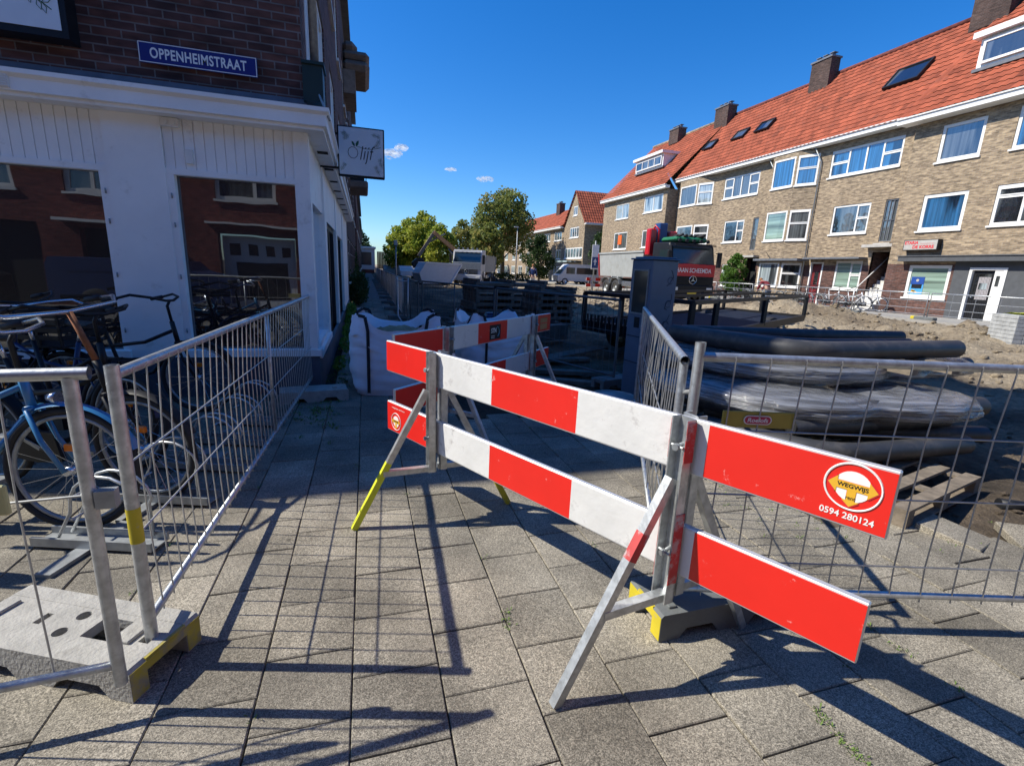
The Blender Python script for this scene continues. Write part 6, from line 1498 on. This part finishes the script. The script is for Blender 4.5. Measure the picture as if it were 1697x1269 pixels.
    z0,z1 = 1.2, 2.62; vb = [(-L-.1,-1.22,z0),(x1,-1.22,z0),(x1,1.22,z0),(-L-.1,1.22,z0),(-L-.35,-1.28,z1),(x1+.1,-1.28,z1),(x1+.1,1.28,z1),(-L-.35,1.28,z1)]
    k.add(vb,[(0,3,2,1),(0,1,5,4),(1,2,6,5),(2,3,7,6),(3,0,4,7)]); k.add([(a*.995,b*.96,c) for a,b,c in vb],[(0,3,2,1),(0,1,5,4),(1,2,6,5),(2,3,7,6),(3,0,4,7)])
    bd = k.build('tipper_body',tip,o)
    k = MB()
    for (a,b) in ((4,5),(5,6),(6,7),(7,4)): k.beam(vb[a],vb[b],.1,.1)
    k.build('top_rim',tip,bd)
    k = MB(); k.beam(vb[0],vb[4],.08,.14,up=V((0,1,0))); k.beam(vb[3],vb[7],.08,.14,up=V((0,1,0))); k.box((-L-.16,-1.2,z0),(-L-.1,1.2,z0+.3)); k.build('tailgate','truckred' if bandm=='truckred' else tip,bd)
    k = MB()
    for s in (-1,1):
        k.bbox((-L+3.1,s*1.05-.12,.62),(-L+4.4,s*1.05+.12,.95),.04)
    k.build('side_tank','silver',o)
    return o
rt_ = truck((15.85,21.4,.28),math.radians(-93),'black','truckred','truckgrey','dump truck with dark cab, red front band and grey tipper body behind the ticket machine',crane=True,L=8.6)
cabo = [c for c in rt_.children if c.name.startswith('cab')][0]
TT = frame(V((.077,0,1.67)),V((0,1,0)),V((0,0,1))); text('HAAN SCHEEMDA', TT, .22, 'textwhite', cabo, width=2.0, ext=.003, bold=.01)
TT = frame(V((.085,.75,1.2)),V((0,1,0)),V((0,0,1))); text('Arocs', TT, .08, 'textwhite', cabo, width=.4, ext=.003) if False else None
k = MB(); k.bbox((-1.9,-.9,3.06),(-.5,1.0,3.32),.1); k.build('roof_fairing','green',cabo)
k = MB(); rr = random.Random(2)
for i in range(10): k.tube([(-.9+rr.uniform(-.4,.4),-.7+i*.17,3.34),(-.7+rr.uniform(-.4,.4),-.55+i*.17,3.42)],.07,6)
k.build('rolled_strap','rubber',cabo)
k = MB(); k.bbox((-2.9,-.2,1.3),(-2.2,.25,3.7),.05); k.build('crane_column','truckpink',rt_); k = MB(); k.bbox((-2.85,-.78,1.3),(-2.3,-.3,4.1),.04); k.build('crane_boom','truckblue',rt_)
k = MB(); k.bbox((-2.8,-1.3,2.4),(-2.35,-.88,3.8),.06); k.tube([(-2.6,-1,3.7),(-2.4,-1,3.95),(-2.3,-.8,3.75),(-2.3,-.8,2.6)],.06,6); k.build('crane_arm','truckred',rt_)
truck((8.3,41.6,.1),math.radians(-113),'whitetruck','galvdark','truckgrey','silver-white dump truck facing the fence between skip and mat stacks',L=7.6,axles=3)
# white-red end of a parked lorry and vans beyond
def van(loc, ang, m_, label, L=4.8, W=1.9, H=2.1, name='parked_van'):
    o = empty(name,loc,ang,label=label,cat='van'); k = MB(); pf = [(0,.35),(0,.9),(-.35,1.05),(-.95,H-.25),(-1.2,H),(-L+.1,H),(-L,H-.2),(-L,.35)]; n = len(pf)
    vs=[V((x-.04*(abs(y)>W/2-.01),y,z)) for y in (-W/2,-W/2+.1,W/2-.1,W/2) for x,z in pf]
    k.add(vs,[(i*n+j,i*n+(j+1)%n,(i+1)*n+(j+1)%n,(i+1)*n+j) for i in range(3) for j in range(n)]+[tuple(range(n)),tuple(range(3*n,4*n))[::-1]]); b = k.build('body',m_,o)
    k = MB(); k.add([V((-.36,-W/2+.15,1.08)),V((-.36,W/2-.15,1.08)),V((-.92,W/2-.18,H-.3)),V((-.92,-W/2+.18,H-.3))],[(0,1,2,3)]); k.box((-L-.012,-W/2+.2,1.2),(-L+.0,W/2-.2,H-.35))
    for s in (-1,1): k.box((-1.9,min(s*W/2,s*(W/2+.01)),1.1),(-.95,max(s*W/2,s*(W/2+.01)),H-.35)); k.box((-L+.4,min(s*W/2,s*(W/2+.01)),1.1),(-2.1,max(s*W/2,s*(W/2+.01)),H-.35))
    k.build('window','windscreen',b)
    for x in (-.85,-L+.95):
        for s in (-1,1): wheel(o,V((x,s*(W/2-.1),.34)),(0,s,0),.34,.22,'silver')
    return o
van((19.3,49.2,.35),math.radians(178),'whitetruck','silver van parked below the pointed gable')
van((22.0,50.8,.4),math.radians(175),'whitetruck','low pale van parked in the side street beside the silver van',L=4.3,H=1.7)
# ------------------------------------------------------------------ skip, excavator
sk = empty('waste_skip',(5.6,41.0,.15),math.radians(14),label='pale grey tipping skip beside the silver truck',cat='skip')
k = MB(); pf = [(-1.5,.1),(.9,.1),(1.9,1.7),(-1.2,1.75),(-1.75,.9)]; n=len(pf); vs=[V((x,y,z)) for y in (-.9,.9) for x,z in pf]
k.add(vs,[(j,(j+1)%n,n+(j+1)%n,n+j) for j in range(n) if j != 2]+[tuple(range(n)),tuple(range(n,2*n))[::-1]]); k.build('hopper','whitetruck',sk)
k = MB()
for y in (-.93,.93): k.beam((1.9,y,1.7),(-1.2,y,1.75),.08,.1); k.beam((.9,y,.1),(1.9,y,1.7),.08,.1)
k.build('rim','trim',sk); k = MB(); k.box((-1.6,-.6,.0),(1.0,-.4,.12)); k.box((-1.6,.4,.0),(1.0,.6,.12)); k.build('skid','black',sk)
ex = empty('excavator',(5.4,46.5,.2),label='excavator with raised arm in front of the yellow-green trees',cat='excavator',world=True)
k = MB(); k.bbox((8.6,47.0,.1),(12.4,47.6,.95),.2); k.bbox((8.6,48.8,.1),(12.4,49.4,.95),.2); k.build('track','rubber',ex)
k = MB(); k.bbox((8.7,46.9,1.0),(11.6,49.4,1.9),.15); bd=k.build('body','oranged',ex); k = MB(); k.bbox((8.8,47.0,1.9),(10.1,48.2,3.1),.1); k.build('cab','windscreen',bd)
k = MB()
p0,p1,p2 = V((9.3,47.5,1.7)),V((6.4,47.2,4.75)),V((4.7,47.0,2.2))
P5 = bent([V((10.2,47.4,1.3)),V((8.4,47.3,3.1)),V((6.2,47.2,4.7))],.8,5)
for a,b in zip(P5,P5[1:]): k.beam(a,b,.35,.5,up=V((0,1,0)))
k.build('boom','oranged',ex); k = MB(); k.beam(p1+V((-.1,0,0)),p2+V((.1,0,.3)),.28,.35,up=V((0,1,0))); k.build('stick',mat('dark_excavator_arm',(.16,.12,.09),.6),ex)
k = MB(); k.tube([p1+V((.9,0,-.1)),p1+V((-.9,0,-1.1))],.07,6); k.tube([V((9.2,47.2,1.7)),V((7.6,47.2,3.3))],.09,6); k.build('hydraulic_ram','lead',ex)
k = MB(); k.prism([(0,0),(.55,.1),(.7,-.5),(.3,-.95),(-.3,-.9),(-.45,-.4)],.8,Matrix.Translation((4.6,46.6,2.3)) @ Matrix.Rotation(math.pi/2,4,'X') @ Matrix.Scale(-1,4,(0,0,1))); k.build('bucket','black',ex)
# site hut and board wall that close the sidewalk
o = empty('site_hut',(.4,92,0),label='small white site hut at the end of the narrow sidewalk',cat='hut',world=True)
k = MB(); k.bbox((-1.2,92,.6),(1.7,95,4.2),.05); b=k.build('wall','whitetruck',o); k = MB(); k.bbox((-1.4,91.7,4.2),(1.9,95.3,4.55),.05); k.build('roof','trim',o); k = MB(); k.box((-.9,91.95,1.4),(1.1,91.99,3.6)); k.build('window','windscreen',b); k = MB(); k.box((-1.1,91.96,0),(1.6,92.2,.6)); k.build('base','brickred',o)
o = empty('hoarding',(3.6,84,0),label='rust brown board wall across the far road',cat='hoarding',world=True)
k = MB(); 
for i in range(16): k.box((1.9+i*.24,84,.9),(2.12+i*.24,84.08,3.6))
k.build('boards',mat('rust_brown_boards',(.2,.12,.05),.8,var=.2),o); k = MB(); k.box((1.9,84.1,0),(2.0,84.2,3.5)); k.box((5.6,84.1,0),(5.7,84.2,3.5)); k.build('post','darkwood',o); k = MB(); k.box((3.3,83.98,2.6),(4.6,83.995,2.9)); k.build('notice','pinkprint',o)
# parked cars, heads only show above the fence
def car(loc, ang, m_, label, name='parked_car'):
    o = van(loc,ang,m_,label,L=4.2,W=1.75,H=1.45,name=name); o['category']='car'; return o
car((4.7,58,.1),math.radians(-90),'whitetruck','small white car parked in front of the yellow-green trees')
car((3.2,66,.1),math.radians(-90),'truckgrey','grey car farther back by the tree cluster')
car((-9.5,-3.6,0),0,'black','dark car added before the red brick house to darken the pane reflections')  # unseen car, added so the lower shop panes mirror something dark
car((-3.6,-3.6,0),0,'navy','dark blue car added by the garage door to darken the pane reflections')  # second added car, hides bright ground from the pane reflections
# blue-white road sign by the gabled house
o = empty('information_sign',(16.7,34.5,.35),label='tall white and blue panel sign on a pole by the grey tipper tail',cat='sign',world=True)
k = MB(); k.tube([(16.7,34.5,.3),(16.7,34.5,4.0)],.05,8); k.build('pole','galvdark',o); k = MB(); k.bbox((16.42,34.4,1.9),(16.98,34.44,3.7),.01); pnl = k.build('panel','textwhite',o); k = MB(); k.box((16.44,34.385,2.0),(16.96,34.397,2.8)); k.build('blue_field','truckblue',pnl)
k = MB(); k.beam((16.7,34.38,2.2),(16.7,34.38,2.6),.09,.02,up=V((0,1,0))); k.add([(16.55,34.378,2.45),(16.85,34.378,2.45),(16.7,34.378,2.7)],[(0,1,2)]); k.build('arrow','textwhite',pnl)
# red and white road barriers by the lorry
for i,(x,y,a) in enumerate(((15.2,31.0,.2),(16.6,30.2,-.1))):
    o = empty('road_barrier',(x,y,.35),a,label=('farther','closer')[i]+' of two striped road barriers beside the grey tipper body',cat='barrier',group='striped road barriers')
    for z in (.75,.35):
        k = MB(); k.box((-.8,-.015,z),(.8,.015,z+.22)); pk = k.build('plank','whiteref',o); k = MB()
        for j in (0,2):
            k = MB(); k.box((-.8+j*.4,-.019,z+.005),(-.4+j*.4,-.0155,z+.215)); k.box((-.8+j*.4,.0155,z+.005),(-.4+j*.4,.019,z+.215)); k.build('red_sheet','red',pk)
    k = MB()
    for s in (-.5,.5): k.beam((s,-.35,0),(s,0,1),.04); k.beam((s,.35,0),(s,0,1),.04)
    k.build('stand','galv',o)
# lamp posts / thin poles
for i,(x,y,h,lab) in enumerate(((1.74,30,2.6,'thin grey pole rising from the sidewalk fence row'),(14.3,47,5.5,'slim pale lamp post behind the mat stacks'))):
    o = empty('lamp_post',(x,y,.1),label=lab,cat='lamp post'); k = MB(); k.tube([(0,0,0),(0,0,h)],[.06,.04],8); k.build('pole','galvdark',o); k = MB(); k.bbox((-.35 if i else -.12,-.1,h),(.1,.1,h+(.12 if i else .3)),.03); k.build('lamp_head' if i else 'sign_plate','galvdark',o)
# ------------------------------------------------------------------ people
def person(loc, ang, joints, edges, label, topm, legm, hairm='hair', scale=1):
    "one skinned body; clothing is a second, slightly fatter skin over it"
    o = empty('person',loc,ang,label=label,cat='person')
    def skin(name, J, E, mt, fat=0, par=o):
        me = bpy.data.meshes.new(name); idx = {j:i for i,j in enumerate(J)}
        me.from_pydata([joints[j][0] for j in J],[(idx[a],idx[b]) for a,b in E],[]); ob = bpy.data.objects.new(name,me); COL.objects.link(ob)
        md = ob.modifiers.new('s','SKIN'); me.skin_vertices or None
        for i,j in enumerate(J): r = joints[j][1]+fat; me.skin_vertices[0].data[i].radius = (r,r)
        me.skin_vertices[0].data[0].use_root = True; s2 = ob.modifiers.new('u','SUBSURF'); s2.levels = 1; s2.render_levels = 1
        dg = bpy.context.evaluated_depsgraph_get(); m2 = bpy.data.meshes.new_from_object(ob.evaluated_get(dg)); bpy.data.objects.remove(ob); m2.materials.clear(); m2.materials.append(M[mt])
        for p in m2.polygons: p.use_smooth = True
        ob = bpy.data.objects.new(name,m2); COL.objects.link(ob); ob.parent = par; return ob
    body = skin('body',list(joints),edges,'skin')
    up_ = [j for j in joints if j in ('hip','belly','chest','shl','shr','ell','elr','wrl','wrr')]; E = [(a,b) for a,b in edges if a in up_ and b in up_]
    skin('jacket',up_,E,topm,.028)
    lg = [j for j in joints if j in ('hip','kl','kr','al','ar')]; E = [(a,b) for a,b in edges if a in lg and b in lg]; skin('trousers',lg,E,legm,.02)
    h = V(joints['head'][0]); k = MB(); n=10; vs=[]
    for j in range(6):
        ph = j/5*math.pi*.62
        for i in range(n): a=2*math.pi*i/n; vs.append(h+V((math.sin(ph)*math.cos(a)*.1-.015,math.sin(ph)*math.sin(a)*.095,math.cos(ph)*.125+.02)))
    k.add(vs,[(j*n+i,j*n+(i+1)%n,(j+1)*n+(i+1)%n,(j+1)*n+i) for j in range(5) for i in range(n)],True); k.build('hair',hairm,o)
    for s in (-1,1):
        k = MB(); f = V(joints['al' if s>0 else 'ar'][0]); k.bbox((f.x-.06,f.y-.045,-.0),(f.x+.2,f.y+.045,.1),.02); k.build('shoe','rubber',o)
    return o
ED = [('hip','belly'),('belly','chest'),('chest','neck'),('neck','head'),('chest','shl'),('shl','ell'),('ell','wrl'),('wrl','hl'),('chest','shr'),('shr','elr'),('elr','wrr'),('wrr','hr'),('hip','kl'),('kl','al'),('hip','kr'),('kr','ar')]
stand = dict(hip=((0,0,.95),.14),belly=((0,0,1.12),.13),chest=((0,0,1.35),.15),neck=((.01,0,1.52),.055),head=((.03,0,1.64),.10),shl=((0,.18,1.42),.07),ell=((-.02,.25,1.14),.045),wrl=((.08,.26,.92),.035),hl=((.12,.25,.84),.035),shr=((0,-.18,1.42),.07),elr=((-.02,-.25,1.14),.045),wrr=((.12,-.2,.95),.035),hr=((.18,-.18,.9),.035),kl=((.02,.11,.5),.075),al=((0,.12,.08),.05),kr=((.0,-.11,.5),.075),ar=((-.03,-.12,.08),.05))
bend_ = dict(hip=((0,0,.85),.15),belly=((.12,0,1.0),.14),chest=((.34,0,1.12),.16),neck=((.5,0,1.18),.055),head=((.60,0,1.22),.10),shl=((.38,.18,1.12),.07),ell=((.46,.24,.86),.05),wrl=((.58,.2,.66),.038),hl=((.62,.18,.58),.035),shr=((.38,-.18,1.12),.07),elr=((.46,-.24,.86),.05),wrr=((.6,-.18,.68),.038),hr=((.64,-.16,.6),.035),kl=((.06,.11,.46),.08),al=((0,.12,.08),.05),kr=((.03,-.11,.46),.08),ar=((-.05,-.12,.08),.05))
person((22.2,22.9,.4),math.radians(100),bend_,ED,'person in a maroon coat bending forward by the ground floor windows','maroon','denim')
person((11.3,33.0,.3),math.radians(-120),stand,ED,'person standing in dark jacket near the striped barriers','navy','whitetruck')
# ------------------------------------------------------------------ bikes across the street
lowb = bike('whitebike',bars='black',basic=True,spokes=12,rim='silver'); place(lowb,22.6,17.4,A_(-78),'white bicycle parked by the bar fence below the outside stairs',.05,z=.4,group='bicycles parked across the street')
spots = [(22.9,16.9,-70,'pale bicycle beside the white one near the downpipe'),(22.5,18.6,-95,'pale bicycle left of the white one at the foot of the stairs')]
for x,y,a,lb in spots: place(copy_tree(lowb),x,y,A_(a),lb,-.04,z=.4,group='bicycles parked across the street')
dk = bike('black',bars='black',basic=True,spokes=12,rim='galvdark'); place(dk,22.5,19.8,A_(-85),'dark bicycle closest to the outside stairs in the row under the window',.04,z=.4,group='bicycles parked across the street')
for i,(y,a) in enumerate(((20.4,-100),(21.2,-80),(23.8,-88),(25.0,-92),(26.2,-84))):
    place(copy_tree(dk),22.5+.1*(i%2),y,A_(a),('dark bicycle second in the row under the ground floor window','dark bicycle third in the row, by the red door','dark bicycle fourth, beside the person in maroon','dark bicycle fifth, under the curtained window','dark bicycle at the far end of the row by the bushy tree')[i],.04*(-1)**i,z=.4,group='bicycles parked across the street')
# ------------------------------------------------------------------ little weeds in the joints
wd = MB(); rr = random.Random(9)
def tuft(x, y, s, n):
    for _ in range(n):
        a = rr.uniform(0,6.28); L = s*rr.uniform(.5,1.3); px,py = x+rr.gauss(0,s*.8), y+rr.gauss(0,s*.8); t_ = V((math.cos(a)*L*.7,math.sin(a)*L*.7,L*rr.uniform(.3,.9))); b = V((-math.sin(a),math.cos(a),0))*L*.16; p = V((px,py,0))
        wd.add([p-b*.4,p+b*.4,p+t_*.6+b,p+t_,p+t_*.6-b],[(0,1,2,3,4)])
P_j = [(1.61+rr.gauss(0,.012),1.02+rr.uniform(-.12,.1)) for _ in range(16)]+[(.59+rr.gauss(0,.008),1.86+rr.uniform(-.06,.06)) for _ in range(5)]+[(2.29+rr.gauss(0,.02),1.25+rr.uniform(-.25,.2)) for _ in range(8)]+[(rr.uniform(3.2,4.2),rr.uniform(1.5,2.0)) for _ in range(12)]
P_j += [(.25+.34*rr.randint(-4,7)-.0+rr.gauss(0,.008), rr.uniform(1.0,6)) for _ in range(26)]
for (x,y) in P_j: tuft(x,y,.016,9)
for _ in range(70): tuft(-.5+rr.gauss(0,.13),5.45+rr.gauss(0,.38),.03,9)
for _ in range(50): tuft(-.38+rr.gauss(0,.08),rr.uniform(6.4,9),.04,8)
for _ in range(30): tuft(rr.uniform(2.4,3.3),rr.uniform(2.0,3.2),.018,7)
tag(wd.build('joint_weeds','moss'),label='small green weeds sprouting from the paving joints',cat='weeds',kind='stuff')
# litter
lt = MB(); lt.add([(2.95,2.42,.0),(3.15,2.36,.01),(3.2,2.47,.05),(3.02,2.5,.06),(2.98,2.62,.0),(3.14,2.64,.0)],[(0,1,2,3),(3,2,5,4)]); tag(lt.build('crumpled_plastic','film'),'crumpled clear plastic lying behind the near barrier','litter')
# ------------------------------------------------------------------ small clouds low in the sky
def cmat():
    m, nt, n, l, b = newmat('cloud_vapour'); b.inputs['Base Color'].default_value = (.95,.95,.95,1); b.inputs['Roughness'].default_value = 1; b.inputs['Specular IOR Level'].default_value = 0
    tc = n.new('ShaderNodeTexCoord'); nz = n.new('ShaderNodeTexNoise'); nz.inputs['Scale'].default_value = .11; nz.inputs['Detail'].default_value = 6; nz.inputs['Roughness'].default_value = .6; l.new(tc.outputs['Object'],nz.inputs['Vector'])
    lw = n.new('ShaderNodeLayerWeight'); lw.inputs[0].default_value = .5; sb_ = n.new('ShaderNodeMath'); sb_.operation = 'SUBTRACT'; l.new(nz.outputs[0],sb_.inputs[0])
    sc_ = n.new('ShaderNodeMath'); sc_.operation = 'MULTIPLY'; sc_.inputs[1].default_value = .45; l.new(lw.outputs['Facing'],sc_.inputs[0]); l.new(sc_.outputs[0],sb_.inputs[1])
    mr = n.new('ShaderNodeMapRange'); mr.inputs[1].default_value = .22; mr.inputs[2].default_value = .55; mr.inputs[3].default_value = 0; mr.inputs[4].default_value = .75; l.new(sb_.outputs[0],mr.inputs[0])
    tr = n.new('ShaderNodeBsdfTransparent'); tl = n.new('ShaderNodeBsdfTranslucent'); tl.inputs[0].default_value = (.95,.95,.95,1); mx0 = n.new('ShaderNodeMixShader'); l.new(b.outputs[0],mx0.inputs[1]); l.new(tl.outputs[0],mx0.inputs[2])
    mx = n.new('ShaderNodeMixShader'); l.new(mr.outputs[0],mx.inputs[0]); l.new(tr.outputs[0],mx.inputs[1]); l.new(mx0.outputs[0],mx.inputs[2]); l.new(mx.outputs[0],n['Material Output'].inputs[0]); return m
M['cloud'] = cmat()
def cloud(px, py, D, sc, label):
    d = (RM @ V((px-CX,py-CY,FPX))).normalized(); c = V((0,0,CH))+d*D; bm = bmesh.new(); bmesh.ops.create_icosphere(bm,subdivisions=3,radius=1)
    me = bpy.data.meshes.new('cloud')
    for q in bm.verts: f = 1+.25*noise(q.co.x*2+px,q.co.y*2,q.co.z*2); q.co = V((q.co.x*sc[0]*f,q.co.y*sc[1]*f,q.co.z*sc[2]*f))
    bm.to_mesh(me); bm.free(); me.materials.append(M['cloud']); o = bpy.data.objects.new('cloud',me); COL.objects.link(o); o.location = c; tag(o,label,'cloud'); return o
cloud(648,255,900,(19,13,8),'small white cloud beside the projecting sign'); cloud(665,245,920,(12,8,6),'tiny cloud wisp just off the small white cloud'); cloud(804,297,1000,(17,12,6),'small thin cloud above the gap between the trees'); cloud(747,281,1050,(12,8,4),'faint cloud wisp between the two small clouds')
for o in bpy.data.objects:
    if o.parent is None and o.type in ('MESH','EMPTY') and 'label' in o and 'kind' not in o and 'category' not in o: print('untagged', o.name)
